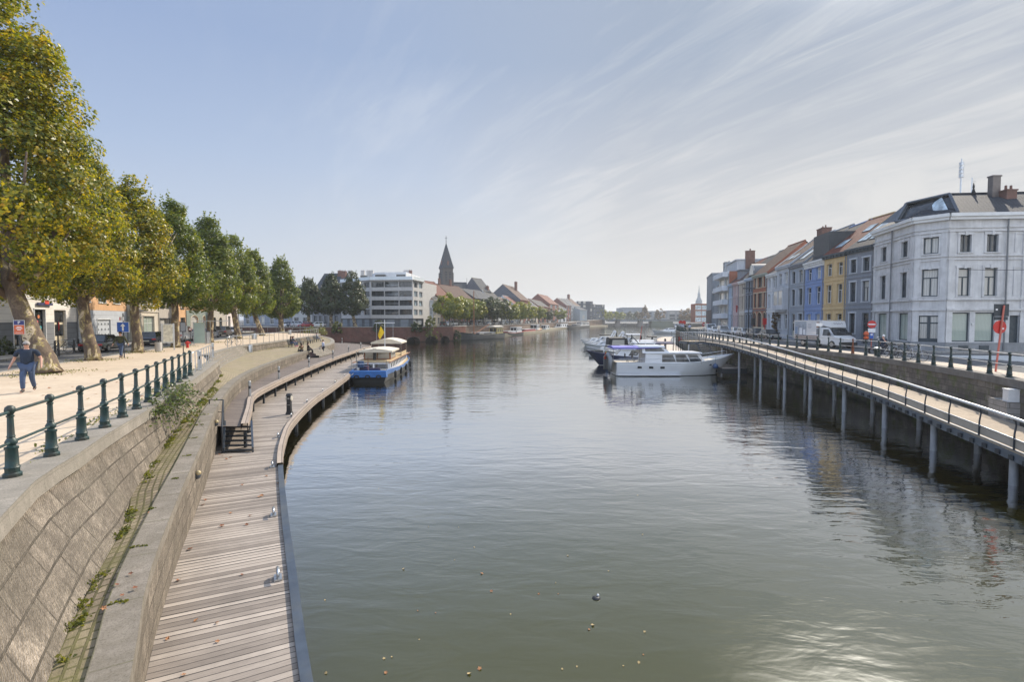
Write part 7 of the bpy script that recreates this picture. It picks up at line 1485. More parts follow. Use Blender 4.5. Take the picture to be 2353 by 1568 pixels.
# box truck
bt = thing('box_truck', 'white box truck with mural on its side beside the river railing', 'truck', (31.2, 51.2, 3.165), atan2(-5.9, .85))
mb = MB(); mb.box(-3.0, .75, -1.0, 1.0, .75, 2.62); mb.box(-3.03, .78, -1.03, 1.03, 2.62, 2.68); mb.build('cargo_box', P_white, bt)
for s in (-1, 1):
    mb = MB(); y = s*1.012
    mb.face([(-2.9, y, 1.15), (-1.2, y, 1.15), (-1.2, y, 2.55), (-2.9, y, 2.55)], 0); mb.face([(-2.9, y, .82), (.6, y, .82), (.6, y, 1.14), (-2.9, y, 1.14)], 1); mb.face([(.2, s*1.014, 1.95), (.6, s*1.014, 1.95), (.6, s*1.014, 2.5), (.2, s*1.014, 2.5)], 2); mb.face([(.2, s*1.014, 1.25), (.6, s*1.014, 1.25), (.6, s*1.014, 1.85), (.2, s*1.014, 1.85)], 3)
    for k, w_ in enumerate((.5, .42, .55, .38)): mb.box(-.75-w_/2, -.75+w_/2, y-.003, y+.003, 2.25-.13*k, 2.29-.13*k, 4)
    mb.box(-2.2, -1.8, y-.004, y+.004, 1.2, 1.9, 5); mb.box(-1.65, -1.35, y-.004, y+.004, 1.2, 1.75, 5); mb.box(-2.85, -2.5, y-.004, y+.004, 1.3, 2.0, 6)
    mb.build('mural', [M('mural_grey_%d' % s, (.34, .38, .43), .5, 0, .5, 1.5), M('mural_brown_%d' % s, (.27, .19, .15), .6, 0, .4, 3), bwood, bgrey, M('mural_ink_%d' % s, (.25, .28, .34), .6), bwhite, M('mural_blue_%d' % s, (.2, .28, .42), .5, 0, .3, 2)], bt)
mb = MB(); rg = []
for x, hw, za, zc in ((.75, .98, .35, 1.95), (1.55, .98, .3, 1.98), (1.75, .97, .3, 1.9), (2.35, .95, .3, 1.22), (2.95, .88, .32, 1.0), (3.1, .8, .38, .85)): rg.append(mb.add([(x, -hw, za), (x, -hw, min(zc, 1.15)), (x, -hw*.9, zc), (x, hw*.9, zc), (x, hw, min(zc, 1.15)), (x, hw, za)]))
for k in range(5):
    for j in range(6): mb.f.append((rg[k]+j, rg[k]+(j+1) % 6, rg[k+1]+(j+1) % 6, rg[k+1]+j)); mb.m.append(0); mb.uv.append(None)
mb.f.append(tuple(rg[-1]+j for j in range(5, -1, -1))); mb.m.append(0); mb.uv.append(None); mb.build('cab', P_white, bt, smooth=True, auto=30)
mb = MB(); mb.face([(.78, -.92, 2.68), (.78, .92, 2.68), (1.7, .82, 2.6), (1.7, -.82, 2.6)]); mb.face([(1.7, -.82, 2.6), (1.7, .82, 2.6), (1.85, .86, 1.98), (1.85, -.86, 1.98)]); mb.face([(.78, -.92, 2.68), (1.7, -.82, 2.6), (1.85, -.86, 1.98), (.78, -.96, 2.2)]); mb.face([(.78, .92, 2.68), (.78, .96, 2.2), (1.85, .86, 1.98), (1.7, .82, 2.6)]); mb.build('wind_deflector', P_white, bt)
mb = MB(); mb.tube([(1.765+.004, -.5+.1*k, 2.36+.05*sin(k*2.3)) for k in range(11)], .018, 4); mb.build('lettering', bnavy, bt)
mb = MB(); mb.face([(1.80, -.84, 1.88), (1.80, .84, 1.88), (2.37, .88, 1.25), (2.37, -.88, 1.25)]); mb.build('windscreen', glass_d, bt)
for s in (-1, 1):
    mb = MB(); y = s*.985; mb.face([(1.0, y, 1.2), (2.1, y, 1.2), (1.7, s*.93, 1.8), (1.05, s*.93, 1.8)]); mb.build('window', glass_m, bt); mb = MB(); mb.box(1.95, 2.1, s*1.15-.1, s*1.15+.1, 1.2, 1.5); mb.build('mirror', trim_m, bt); mb = MB(); mb.box(3.0, 3.12, s*.62-.16, s*.62+.16, .72, .9); mb.build('headlight', lamp_w, bt)
    wheel(bt, 2.2, s*.88, .36, .22); wheel(bt, -1.7, s*.86, .36, .26)
mb = MB(); mb.box(3.02, 3.18, -.9, .9, .32, .62); mb.box(-3.0, .7, -.95, .95, .6, .75); mb.build('bumper', trim_m, bt)
# bicycles and a motorbike
def ring(mb, c, r, rt, n=16):
    mb.tube([(c[0]+r*cos(2*pi*k/n), c[1], c[2]+r*sin(2*pi*k/n)) for k in range(n+1)], rt, 5, cap=False)
def bicycle(label, loc, rz, fm, lean=.0, group='bicycles'):
    t = thing('bicycle', label, 'bicycle', loc, rz, group)
    for x in (-.52, .52):
        mb = MB(); ring(mb, (x, 0, .34), .33, .018); o = mb.build('wheel', tyre_m, t); mb = MB()
        for k in range(8): mb.tube([(x, 0, .34), (x+.31*cos(k*pi/4), 0, .34+.31*sin(k*pi/4))], .004, 3)
        mb.build('spoke', rim_m, o)
    mb = MB(); A, B_, C_, D_, E_ = (-.52, 0, .34), (-.08, 0, .3), (-.2, 0, .85), (.36, 0, .82), (.52, 0, .34)
    for a, b in ((A, B_), (A, C_), (B_, C_), (C_, D_), (B_, D_), (D_, E_), (D_, (.33, 0, .98))): mb.tube([a, b], .018, 5)
    mb.build('frame', fm, t); mb = MB(); mb.tube([(.2, -.28, 1.02), (.33, -.2, 1.02), (.36, 0, .98), (.33, .2, 1.02), (.2, .28, 1.02)], .016, 5); mb.build('handlebar', rim_m, t)
    mb = MB(); mb.box(-.34, -.08, -.08, .08, .9, .96, tx=.02, ty=.02); mb.build('saddle', trim_m, t); return t
FR = [(p.x, p.y) for p in offset(WR, -1.15)]
for px_, fm, lab in ((2073, P_black, 'dark bicycle leaning on the right railing beside the motorbike'), (2104, P_silver, 'silver bicycle leaning on the right railing left of the rusty post'), (2050, P_silver, 'grey bicycle by the green bin behind the right railing')):
    X, Y = on_line(FR, px_); bicycle(lab, (X, Y, 3.27), atan2(-.9, -.25)+.5, fm)
bicycle('black city bicycle in the rack before the bank window', (*atz(139, 811, 3.36), 3.36), .2, P_black); bicycle('silver bicycle with basket in the rack left of the bank door', (*atz(160, 808, 3.36), 3.36), .35, P_silver); bicycle('black bicycle parked against the tube railing above the terrace', (*atz(536, 795, 3.34), 3.34), 1.1, P_black)
X, Y = on_line([(p.x, p.y) for p in offset(WR, -3.2)], 2078); mt = thing('motorbike', 'black motorbike with round mirrors standing in the right street', 'motorbike', (X, Y+2, 3.17), 2.5)
for x in (-.65, .68): mb = MB(); ring(mb, (x, 0, .32), .26, .07); mb.build('wheel', tyre_m, mt)
mb = MB(); mb.box(-.3, .3, -.18, .18, .3, .8, tx=.05); mb.box(.05, .5, -.16, .16, .75, 1.0, tx=.08, ty=.04); mb.tube([(.68, -.08, .32), (.4, -.08, 1.05)], .03, 5); mb.tube([(.68, .08, .32), (.4, .08, 1.05)], .03, 5); mb.build('body', P_black, mt); mb = MB(); mb.box(-.85, .1, -.14, .14, .78, .9, tx=.05, ty=.03); mb.build('seat', trim_m, mt); mb = MB(); mb.tube([(.3, -.38, 1.1), (.4, 0, 1.05), (.3, .38, 1.1)], .018, 5); mb.tube([(.35, -.3, 1.1), (.38, -.36, 1.35)], .01, 4); mb.tube([(.35, .3, 1.1), (.38, .36, 1.35)], .01, 4); mb.sphere((.38, -.37, 1.38), .07, 6, 5); mb.sphere((.38, .37, 1.38), .07, 6, 5); mb.build('handlebar', rim_m, mt)

# ------------------------------------------------------------------ people
skin_m = M('skin', (.52, .29, .21), .55, 0, .08, 6); jean_m = M('jeans', (.055, .085, .16), .85, 0, .2, 8); navy_m = M('navy_shirt', (.018, .03, .055), .9, 0, .2, 6); olive_m = M('olive_jacket', (.05, .055, .025), .85, 0, .25, 5); shoe_m = M('shoe', (.03, .025, .022), .7, 0, .2, 8); hair_g = M('grey_hair', (.35, .32, .30), .8, 0, .2, 20); hair_b = M('brown_hair', (.05, .028, .018), .7, 0, .2, 20); blackc = M('black_clothes', (.02, .02, .023), .85, 0, .2, 6); pale_sh = M('pale_shirt', (.38, .43, .58), .8, 0, .12, 6); brown_c = M('brown_coat', (.13, .085, .04), .85, 0, .2, 6); pink_m = M('pink_boots', (.55, .13, .22), .6, 0, .1, 6); grey_c = M('grey_clothes', (.25, .26, .29), .85, 0, .15, 6); dark_j = M('dark_trousers', (.03, .035, .05), .85, 0, .2, 6)
def skin(name, V, E, R, mat, parent, root=0, sub=1):
    me = bpy.data.meshes.new(name); me.from_pydata([tuple(v) for v in V], E, []); me.materials.append(mat)
    o = bpy.data.objects.new(name, me); COL.objects.link(o); o.parent = parent
    m = o.modifiers.new('Skin', 'SKIN'); m.use_smooth_shade = True
    for k, d in enumerate(me.skin_vertices[0].data): r = R[k]; d.radius = r if isinstance(r, tuple) else (r, r); d.use_root = k == root
    s = o.modifiers.new('Sub', 'SUBSURF'); s.levels = sub; s.render_levels = sub; return o
def person(label, loc, rz, pose='walk', top=navy_m, legs=jean_m, hair=hair_b, h=1.75, stout=1.0, sleeves='long', longhair=False, shoes=shoe_m, phase=1, arms=None, glasses=False, scale=1.0, helmet=None):
    t = thing('person', label, 'person', loc, rz); k = h/1.75*scale; sw = stout; p = phase
    if pose == 'walk': pel = .93; hipL, hipR = (-.09, 0, .90), (.09, 0, .90); kL, kR = (-.09, -.17*p-.04, .50), (.09, .10*p-.08, .49); aL, aR = (-.085, -.24*p+.02, .09), (.085, .30*p, .12)
    elif pose == 'stand': pel = .93; hipL, hipR = (-.10, 0, .90), (.10, 0, .90); kL, kR = (-.11, -.03, .49), (.11, -.02, .49); aL, aR = (-.12, .01, .08), (.12, .01, .08)
    else: pel = .12; hipL, hipR = (-.10, -.02, .10), (.10, -.02, .10); kL, kR = (-.12, -.45, .12), (.12, -.44, .14); aL, aR = (-.12, -.52, -.34), (.12, -.50, -.34)
    d = pel-.93; ln = {'walk': -.03, 'stand': 0, 'sit': .0}[pose]
    pelv = (0, .0, pel); wst = (0, ln*.4, 1.08+d); cst = (0, ln, 1.30+d); ub = (0, ln, 1.42+d); nk = (0, ln-.01, 1.51+d); jaw = (0, ln-.035, 1.575+d); hd = (0, ln-.03, 1.655+d); ht = (0, ln-.02, 1.735+d)
    shL, shR = (-.19*sw, ln, 1.42+d), (.19*sw, ln, 1.42+d)
    if arms: eL, wL, eR, wR = [tuple(Vector(q)+Vector((0, 0, d))) for q in arms]
    elif pose == 'walk': eL, wL, eR, wR = (-.30*sw, .12*p, 1.16), (-.36*sw, .06*p-.14, .93), (.29*sw, -.06*p, 1.14), (.31*sw, -.22*p-.02, .93)
    elif pose == 'stand': eL, wL, eR, wR = (-.26, .02, 1.15), (-.22, -.20, 1.1), (.26, .02, 1.15), (.26, -.08, .90)
    else: eL, wL, eR, wR = (-.25, -.12, 1.15+d), (-.14, -.36, 1.05+d), (.25, -.12, 1.15+d), (.14, -.36, 1.05+d)
    tL, tR = (aL[0]-.02, aL[1]-.16, max(aL[2]-.05, aL[2]-.05)), (aR[0]+.02, aR[1]-.16, aR[2]-.05)
    V = [pelv, wst, cst, ub, nk, jaw, hd, ht, shL, eL, wL, shR, eR, wR, hipL, kL, aL, tL, hipR, kR, aR, tR]
    E = [(0, 1), (1, 2), (2, 3), (3, 4), (4, 5), (5, 6), (6, 7), (3, 8), (8, 9), (9, 10), (3, 11), (11, 12), (12, 13), (0, 14), (14, 15), (15, 16), (16, 17), (0, 18), (18, 19), (19, 20), (20, 21)]
    R = [.13*sw, .125*sw, .14*sw, .10, .052, .066, .094, .062, .062, .046, .032, .062, .046, .032, .088, .062, .042, .035, .088, .062, .042, .035]
    for s, wr, el in ((-1, wL, eL), (1, wR, eR)):        # palm, four fingers, thumb
        w_ = Vector(wr); dr = (w_-Vector(el)).normalized(); sd = dr.cross(Vector((0, 1, 0))); sd = sd.normalized() if sd.length > .1 else Vector((1, 0, 0)); ac = Vector((0, 1, 0)); i0 = 10 if s < 0 else 13
        pm_ = w_+dr*.07; V.append(tuple(pm_)); E.append((i0, len(V)-1)); R.append((.022, .036)); ip = len(V)-1
        for q in range(4): f0 = pm_+ac*(-.03+.02*q)+dr*.04; f1 = f0+dr*(.035-.004*abs(q-1))-sd*.012*s; V += [tuple(f0), tuple(f1)]; E += [(ip, len(V)-2), (len(V)-2, len(V)-1)]; R += [.0095, .008]
        th = w_+dr*.05-ac*.045; V.append(tuple(th)); E.append((ip, len(V)-1)); R.append(.011)
    sc = lambda L_: [tuple(Vector(v)*k) for v in L_]; rk = lambda L_: [tuple(x*k for x in r) if isinstance(r, tuple) else r*k for r in L_]
    skin('body', sc(V), E, rk(R), skin_m, t)
    L5 = lambda a, b, f: tuple(Vector(a).lerp(Vector(b), f))
    low = .98+d if pose != 'sit' else 1.0+d
    TV = [(0, 0, low-.04), wst, cst, ub, shL, eL if sleeves == 'long' else L5(shL, eL, .75), shR, eR if sleeves == 'long' else L5(shR, eR, .75)]; TE = [(0, 1), (1, 2), (2, 3), (3, 4), (4, 5), (3, 6), (6, 7)]; TR_ = [.158*sw, .15*sw, .165*sw, .12, .088, .066, .088, .066]
    if sleeves == 'long': TV += [L5(eL, wL, .92), L5(eR, wR, .92)]; TE += [(5, 8), (7, 9)]; TR_ += [.05, .05]
    skin('top', sc(TV), TE, rk(TR_), top, t)
    skin('trousers', sc([pelv, hipL, kL, L5(kL, aL, .93), hipR, kR, L5(kR, aR, .93)]), [(0, 1), (1, 2), (2, 3), (0, 4), (4, 5), (5, 6)], rk([.145*sw, .105*(1+sw)/2, .085, .066, .105*(1+sw)/2, .085, .066]), legs, t)
    for a, b in ((aL, tL), (aR, tR)): skin('shoe', sc([L5(a, b, -.35), a, b]), [(0, 1), (1, 2)], rk([.045, .055, .042]), shoes, t)
    mb = MB()
    hm = Vector(hd)*k
    mb.sphere((hm.x, hm.y+.018*k, hm.z+.028*k), .102*k, 10, 7, 0, .98); 
    mb.f = [f for f in mb.f if not all((mb.v[i][1] < hm.y-.02*k and mb.v[i][2] < hm.z+.045*k) or mb.v[i][2] < hm.z-.055*k for i in f)]; mb.m = [0]*len(mb.f); mb.uv = [None]*len(mb.f)
    if longhair: mb.tube([(hm.x, hm.y+.05*k, hm.z+.05*k), (hm.x, hm.y+.09*k, hm.z-.1*k), (hm.x, hm.y+.09*k, hm.z-.28*k)], [.09*k, .085*k, .045*k], 8)
    mb.build('hair' if not helmet else 'helmet', helmet or hair, t, smooth=True)
    mb = MB(); fy = hm.y-.088*k
    for s in (-1, 1): mb.box(s*.034*k-.014*k, s*.034*k+.014*k, fy-.006*k, fy+.01*k, hm.z+.0*k, hm.z+.014*k, 0)
    mb.box(-.025*k, .025*k, fy+.008*k, fy+.02*k, hm.z-.072*k, hm.z-.063*k, 1)
    if glasses:
        for s in (-1, 1): mb.tube([(s*.036*k+.03*k*cos(q*pi/4), fy-.012*k, hm.z+.006*k+.022*k*sin(q*pi/4)) for q in range(9)], .005*k, 4, 0, cap=False)
        mb.tube([(-.07*k, fy, hm.z+.012*k), (.07*k, fy, hm.z+.012*k)], .004*k, 4, 0)
    mb.build('eyes', [blackc, M('lip', (.4, .16, .13), .6)] if 'lip' not in MATS else [blackc, MATS['lip']], t)
    mb = MB(); mb.face([(-.014*k, fy+.004*k, hm.z-.03*k), (.014*k, fy+.004*k, hm.z-.03*k), (0, fy-.028*k, hm.z-.026*k)]); mb.face([(-.014*k, fy+.004*k, hm.z-.03*k), (0, fy-.028*k, hm.z-.026*k), (0, fy, hm.z+.02*k)]); mb.face([(.014*k, fy+.004*k, hm.z-.03*k), (0, fy, hm.z+.02*k), (0, fy-.028*k, hm.z-.026*k)]); mb.build('nose', skin_m, t)
    return t
p_ = atz(66, 902, 3.34); person('stout grey haired man with glasses in navy T-shirt and jeans walking on the gravel', (*p_, 3.345), radians(28), 'walk', navy_m, jean_m, hair_g, 1.78, 1.32, 'short', glasses=True, phase=1, arms=[(-.36, .06, 1.16), (-.44, -.04, .93), (.36, .0, 1.16), (.40, -.16, .95)])
p_ = atz(279, 823, 3.34); person('person in olive green jacket and blue jeans walking under the arrow sign', (*p_, 3.345), radians(12), 'walk', olive_m, jean_m, hair_b, 1.74, 1.05, 'long', phase=-1)
p_ = atz(743, 815.5, 1.66); person('man in pale blue shirt and dark trousers standing on the raised deck', (*p_, 1.66), radians(-85), 'stand', pale_sh, dark_j, hair_b, 1.8)
# seated people come after the benches
# ------------------------------------------------------------------ street furniture
bench_m = M('bench_slats', (.045, .055, .06), .55, 0, .2, 4)
bp = [(649, 798), (668, 793.5), (689, 789.5), (709, 786)]; BN = []
for k, (x, y) in enumerate(bp):
    P_ = atz(x, y, 2.62); i = min(range(len(FW)), key=lambda j: (FW[j].y-P_[1])**2); tng = (FW[i+1]-FW[i]).normalized(); n_ = Vector((tng.y, -tng.x, 0)); c = FW[i]+n_*1.1
    c = Vector((FW[i].x+n_.x*1.1, P_[1], 2.62)); rz = atan2(n_.y, n_.x)+pi/2
    lab = ['dark slatted bench with two girls sitting on it', 'empty dark bench next to the two girls', 'second empty dark bench along the terrace wall', 'dark bench with a reclining person, farthest along the terrace wall'][k]
    t = thing('park_bench', lab, 'bench', c, rz, 'benches along the terrace wall'); BN.append((t, c, rz, n_))
    mb = MB()
    for j in range(5): mb.box(-.95, .95, -.22+.09*j, -.15+.09*j, .42, .46)
    mb.build('seat', bench_m, t); mb = MB()
    for j in range(4): mb.box(-.95, .95, .24+.03*j, .27+.03*j, .50+.1*j, .58+.1*j)
    mb.build('backrest', bench_m, t)
    for s in (-1, 1): mb = MB(); mb.box(s*.75-.03, s*.75+.03, -.2, -.14, 0, .42); mb.box(s*.75-.03, s*.75+.03, .16, .22, 0, .42); mb.tube([(s*.75, .2, .4), (s*.75, .36, .88)], .025, 4); mb.build('leg', dsteel_m, t)
def on_bench(i, f, *a, **k):
    t, c, rz, n_ = BN[i]; e = Vector((cos(rz), sin(rz), 0)); q = c+e*f; person(a[0], (q.x, q.y, c.z+.44), rz, 'sit', *a[1:], **k)
on_bench(0, -.45, 'girl with long dark hair, in black with pink boots, left on the bench', blackc, jean_m, hair_b, 1.62, longhair=True, shoes=pink_m); on_bench(0, .45, 'girl in dark blue top with pink boots, right on the bench', navy_m, jean_m, hair_b, 1.58, longhair=True, shoes=pink_m)
on_bench(3, .2, 'person in grey leaning back on the farthest bench', grey_c, grey_c, hair_b, 1.72)
def on_ledge(px_, py_, *a, **k): P_ = atz(px_, py_, 2.5); person(a[0], (P_[0], P_[1], 2.5), k.pop('rz', 0), 'sit', *a[1:], **k)
q = PARA[-2]; e = (PARA[-1]-PARA[-4]).normalized(); rz = atan2(e.y, e.x)
person('woman in brown coat sitting with her back turned on the ledge end', (q.x-.25, q.y-1.0, 2.49), rz+pi*.75, 'sit', brown_c, dark_j, hair_b, 1.66, longhair=True); person('woman in black sitting on the ledge end facing the standing man', (q.x-.1, q.y+.4, 2.49), rz+.35, 'sit', blackc, blackc, hair_b, 1.66, longhair=True)
mb = MB(); bag = thing('handbag', 'black bag hanging beside the seated women at the ledge end', 'bag', (q.x+.22, q.y-.3, 1.66)); mb.box(-.16, .16, -.2, .2, 0, .42, tx=.03, ty=.05); mb.build('body', blackc, bag); mb = MB(); mb.tube([(0, -.14, .42), (0, 0, .68), (0, .14, .42)], .015, 5); mb.build('strap', blackc, bag)
X, Y = on_line([(p.x, p.y) for p in offset(WR, -2.4)], 2031); person('cyclist in dark shirt with white helmet standing behind the right railing', (X, Y, 3.17-.14), radians(-70), 'stand', navy_m, dark_j, white_paint_m, 1.72, sleeves='short', helmet=white_paint_m, arms=[(-.26, -.02, 1.14), (-.2, -.22, 1.0), (.24, -.12, 1.25), (.08, -.14, 1.48)])
for k, (px_, Y, tp, lab) in enumerate(((1556, 116, pale_sh, 'distant walker in pale shirt near the curve of the right railing'), (1563, 116.5, blackc, 'distant walker in black beside the pale shirted one'), (1572, 110, pale_sh, 'distant walker in light shirt and dark trousers by the railing'), (1575, 150, blackc, 'dark figure farther up the right quay'))): X = atY(px_, 735, Y)[0]; person(lab, (X+1.2, Y, 3.2), 3.0, 'walk', tp, dark_j, hair_b, 1.75)
# bollard lights
def lathe_thing(nm, label, cat, loc, prof, mats, group=None, n=12):
    t = thing(nm, label, cat, loc, group=group)
    for (pn, pr), m_ in zip(prof, mats): mb = MB(); mb.lathe(pr, n); mb.build(pn, m_, t, smooth=True, auto=40)
    return t
BLP = [[('base', [(.11, 0), (.11, .03), (.075, .04), (.075, .52)]), ('light_ring', [(.06, .52), (.06, .68)]), ('cap', [(.078, .68), (.078, .92), (.06, .94)])], [galv_m, dsteel_m, galv_m]]
for k, (x, y, z, lab) in enumerate([(574, 916, 1.66, 'bollard light nearest the steel stair on the raised deck'), (641, 873, 1.66, 'second bollard light from the stair on the raised deck'), (710, 847, 1.66, 'third bollard light from the stair on the raised deck'), (765, 826, 1.66, 'fourth bollard light from the stair on the raised deck'), (801, 812, 1.66, 'fifth bollard light from the stair on the raised deck'), (829, 803, 1.66, 'bollard light close to the tip of the raised deck'), (786, 789, 1.66, 'bollard light at the back edge of the raised deck'), (458, 850, 3.43, 'bollard light on the coping at the end of the green railing'), (489, 821, 3.43, 'bollard light at the top of the broad steps')]):
    lathe_thing('bollard_light', lab, 'bollard light', (*atz(x, y, z), z), *BLP, group='bollard lights of the terrace')
for k, (x, y, z, lab) in enumerate([(573, 810, 2.66, 'grey cylindrical litter bin at the foot of the broad steps'), (584, 780, 3.34, 'grey cylindrical bin behind the tube railing above the benches'), (666, 768.5, 3.34, 'grey cylindrical bin far along the tube railing'), (364, 808, 3.34, 'pale concrete bin beside the map board')]):
    s = .29 if k < 3 else .24; lathe_thing('litter_bin', lab, 'litter bin', (*atz(x, y, z), z), [('body', [(s, 0), (s, .72), (s*.95, .75)]), ('liner', [(s*.8, .70), (s*.8, .755)])], [galv_m if k < 3 else M('concrete', (.45, .43, .40), .9), black_m], 'litter bins')
X, Y = on_line([(p.x, p.y) for p in offset(WR, -.75)], 2017.5); lathe_thing('litter_bin', 'green lidded bin behind the right railing', 'litter bin', (X, Y, 3.28), [('body', [(.17, 0), (.22, .55)]), ('lid', [(.25, .55), (.25, .62), (.2, .66)])], [dgreen_m, galv_m])
# mooring cleats on the boardwalk edge
cl = None; CLP = [(785, 867), (757, 882), (725.6, 902), (695, 927), (666, 959), (650, 1003), (635, 1068), (645, 1166), (659, 1344)]
for k, (x, y) in enumerate(CLP[::-1]):
    P_ = atz(x, y, .82); i = min(range(len(LO)-1), key=lambda j: (LO[j].x-P_[0])**2+(LO[j].y-P_[1])**2); rz = atan2(LO[i+1].y-LO[i].y, LO[i+1].x-LO[i].x); lab = '%s cast steel mooring cleat along the boardwalk edge, counted from the bridge' % ORD[k]
    P_ = offset(LO, .34)[i]
    if cl is None:
        cl = thing('mooring_cleat', lab, 'mooring cleat', (P_[0], P_[1], .81), rz, 'mooring cleats on the boardwalk'); mb = MB(); mb.box(-.13, .13, -.07, .07, 0, .03); mb.tube([(-.05, 0, .03), (-.05, 0, .14)], .03, 6); mb.tube([(.05, 0, .03), (.05, 0, .14)], .03, 6); mb.build('base', galv_m, cl); mb = MB(); mb.tube([(-.17, 0, .12), (-.1, 0, .165), (.1, 0, .165), (.17, 0, .12)], [.022, .038, .038, .022], 7); mb.build('horn', galv_m, cl, smooth=True)
    else: copy_tree(cl, None, (P_[0], P_[1], .81), rz, lab)
for x, y, z, lab in ((438, 1120, 1.75, 'nearest domed wall lamp on the ledge wall'), (488, 977, 1.95, 'domed wall lamp on the ledge wall near the stair')):
    P_ = min((p for p in PARA), key=lambda p: abs(p.x/p.y-(x-1176.5)/1176.5)); t = thing('wall_lamp', lab, 'wall lamp', (P_.x+.05, P_.y-.02, z), group='wall lamps'); mb = MB(); mb.sphere((0, 0, 0), .09, 10, 8, 0, 1.3); mb.build('housing', steel_m, t, smooth=True); mb = MB(); mb.sphere((.04, -.02, .055), .07, 10, 6); mb.build('lens', M('lamp_lens_%d' % x, (.5, .4, .22), .25), t, smooth=True)
for x, y, X_, lab in ((665, 952, None, 'black mooring power post with pale hose reels on the boardwalk'), (0, 0, (-20.2, 70), 'black power post far along the boardwalk beside the barge')):
    P_ = atz(x, y, .81) if X_ is None else X_; t = thing('power_post', lab, 'power post', (P_[0], P_[1], .8), group='mooring power posts'); mb = MB(); mb.box(-.17, .17, -.13, .13, 0, .16, tx=.05, ty=.03); mb.box(-.115, .115, -.095, .095, .16, 1.0, tx=.015, ty=.01); mb.box(-.14, .14, -.12, .12, 1.0, 1.12, tx=.04, ty=.04); mb.build('body', trim_m, t)
    for s in (-1, 1): mb = MB(); mb.T = Matrix.Translation((s*.13, 0, .86)) @ Matrix.Rotation(pi/2, 4, 'Y'); mb.lathe([(.12, -.03), (.14, 0), (.12, .03)], 12); mb.build('hose_reel', bcream, t)
    mb = MB(); mb.box(-.05, .05, -.105, -.098, .82, .9); mb.box(-.07, .07, -.108, -.1, .5, .53); mb.build('label', galv_m, t)
def txt(parent, s, size, loc, rot, mat, name='lettering'):
    cu = bpy.data.curves.new(name, 'FONT'); cu.body = s; cu.size = size; cu.align_x = 'CENTER'; cu.align_y = 'CENTER'; cu.extrude = .002; cu.materials.append(mat)
    c = bpy.data.objects.new('t', cu); COL.objects.link(c); bpy.context.view_layer.update(); me = bpy.data.meshes.new_from_object(c.evaluated_get(bpy.context.evaluated_depsgraph_get())); bpy.data.objects.remove(c)
    o = bpy.data.objects.new(name, me); COL.objects.link(o); o.parent = parent; o.location = loc; o.rotation_euler = rot; return o
sb, sr_, sw_ = M('sign_blue2', (.02, .10, .42), .4), M('sign_red2', (.52, .025, .02), .4), M('sign_white', (.75, .75, .74), .4)
def post(t, h, r=.035, m=None, name='post'): mb = MB(); mb.tube([(0, .03, 0), (0, .03, h)], r, 8); mb.build(name, m or dsteel_m, t)
X, Y = atz(49, 871, 3.34); t = thing('parking_sign', 'parking sign with white P on blue above an orange panel, by the man', 'sign', (X, Y, 3.34), .35); post(t, 2.5)
mb = MB(); mb.box(-.19, .19, -.012, .0, 1.92, 2.54); mb.build('plate', galv_m, t); mb = MB(); mb.box(-.175, .175, -.018, -.0125, 2.34, 2.52); mb.build('blue_panel', M('p_blue', (.02, .025, .13), .5), t); mb = MB(); mb.box(-.175, .175, -.018, -.0125, 1.935, 2.325)
for k, w_ in enumerate((.16, .22, .13)): mb.box(-w_/2, w_/2, -.021, -.0185, 2.23-.06*k, 2.258-.06*k, 1)
mb.box(-.13, .13, -.021, -.0185, 2.0, 2.012, 1); mb.build('orange_panel', [M('p_orange', (.50, .10, .03), .5), sw_], t); txt(t, 'P', .17, (0, -.02, 2.43), (pi/2, 0, 0), sw_)
X, Y = atz(285, 823, 3.34); t = thing('arrow_sign', 'blue square sign with a white upward arrow on a post', 'sign', (X, Y, 3.34), .1); post(t, 3.0); mb = MB(); mb.box(-.38, .38, -.015, 0, 1.72, 2.4); mb.build('plate', sw_, t); mb = MB(); mb.box(-.36, .36, -.02, -.0155, 1.74, 2.38); mb.build('blue_panel', sb, t)
mb = MB(); mb.box(-.055, .055, -.026, -.0205, 1.82, 2.12); mb.face([(-.16, -.026, 2.12), (.16, -.026, 2.12), (0, -.026, 2.31)]); mb.build('arrow', sw_, t); mb = MB(); mb.box(-.2, .05, -.015, 0, 2.48, 2.75); mb.box(-.2, -.14, -.02, -.0155, 2.5, 2.73, 1); mb.build('small_plate', [sw_, sr_], t)
X, Y = atz(387, 805, 3.34); t = thing('map_board', 'upright grey map board with pale plan on two legs', 'map board', (X, Y, 3.34), .5); 
for s in (-1, 1): mb = MB(); mb.box(s*.42-.05, s*.42+.05, -.05, .05, 0, 2.25); mb.build('leg', galv_m, t)
mb = MB(); mb.box(-.37, .37, -.04, .04, .6, 2.2); mb.build('panel', galv_m, t); mb = MB(); mb.box(-.33, .33, -.047, -.041, .7, 2.15); mb.build('map', M('map_sheet', (.74, .71, .58), .4, 0, .35, 5), t)
X, Y = atz(431, 800, 3.34); t = lathe_thing('fire_hydrant', 'small red fire hydrant on the gravel before the shelter', 'hydrant', (X, Y, 3.33), [('body', [(.11, 0), (.11, .4), (.15, .42), (.15, .55), (.1, .6), (.03, .64)])], [sr_], n=10); mb = MB(); mb.tube([(-.2, 0, .45), (.25, 0, .48)], .06, 8); mb.build('nozzle', sr_, t)
X, Y = atz(422, 824, 3.34); t = thing('stop_pole', 'dark bus stop pole with timetable case on the gravel', 'bus stop pole', (X, Y, 3.34), .8); post(t, 2.45, .03); mb = MB(); mb.box(-.17, .17, -.03, .03, 1.75, 2.42); mb.build('timetable_case', trim_m, t); mb = MB(); mb.box(-.14, .14, -.036, -.031, 1.8, 2.36); mb.build('timetable', bgrey, t)
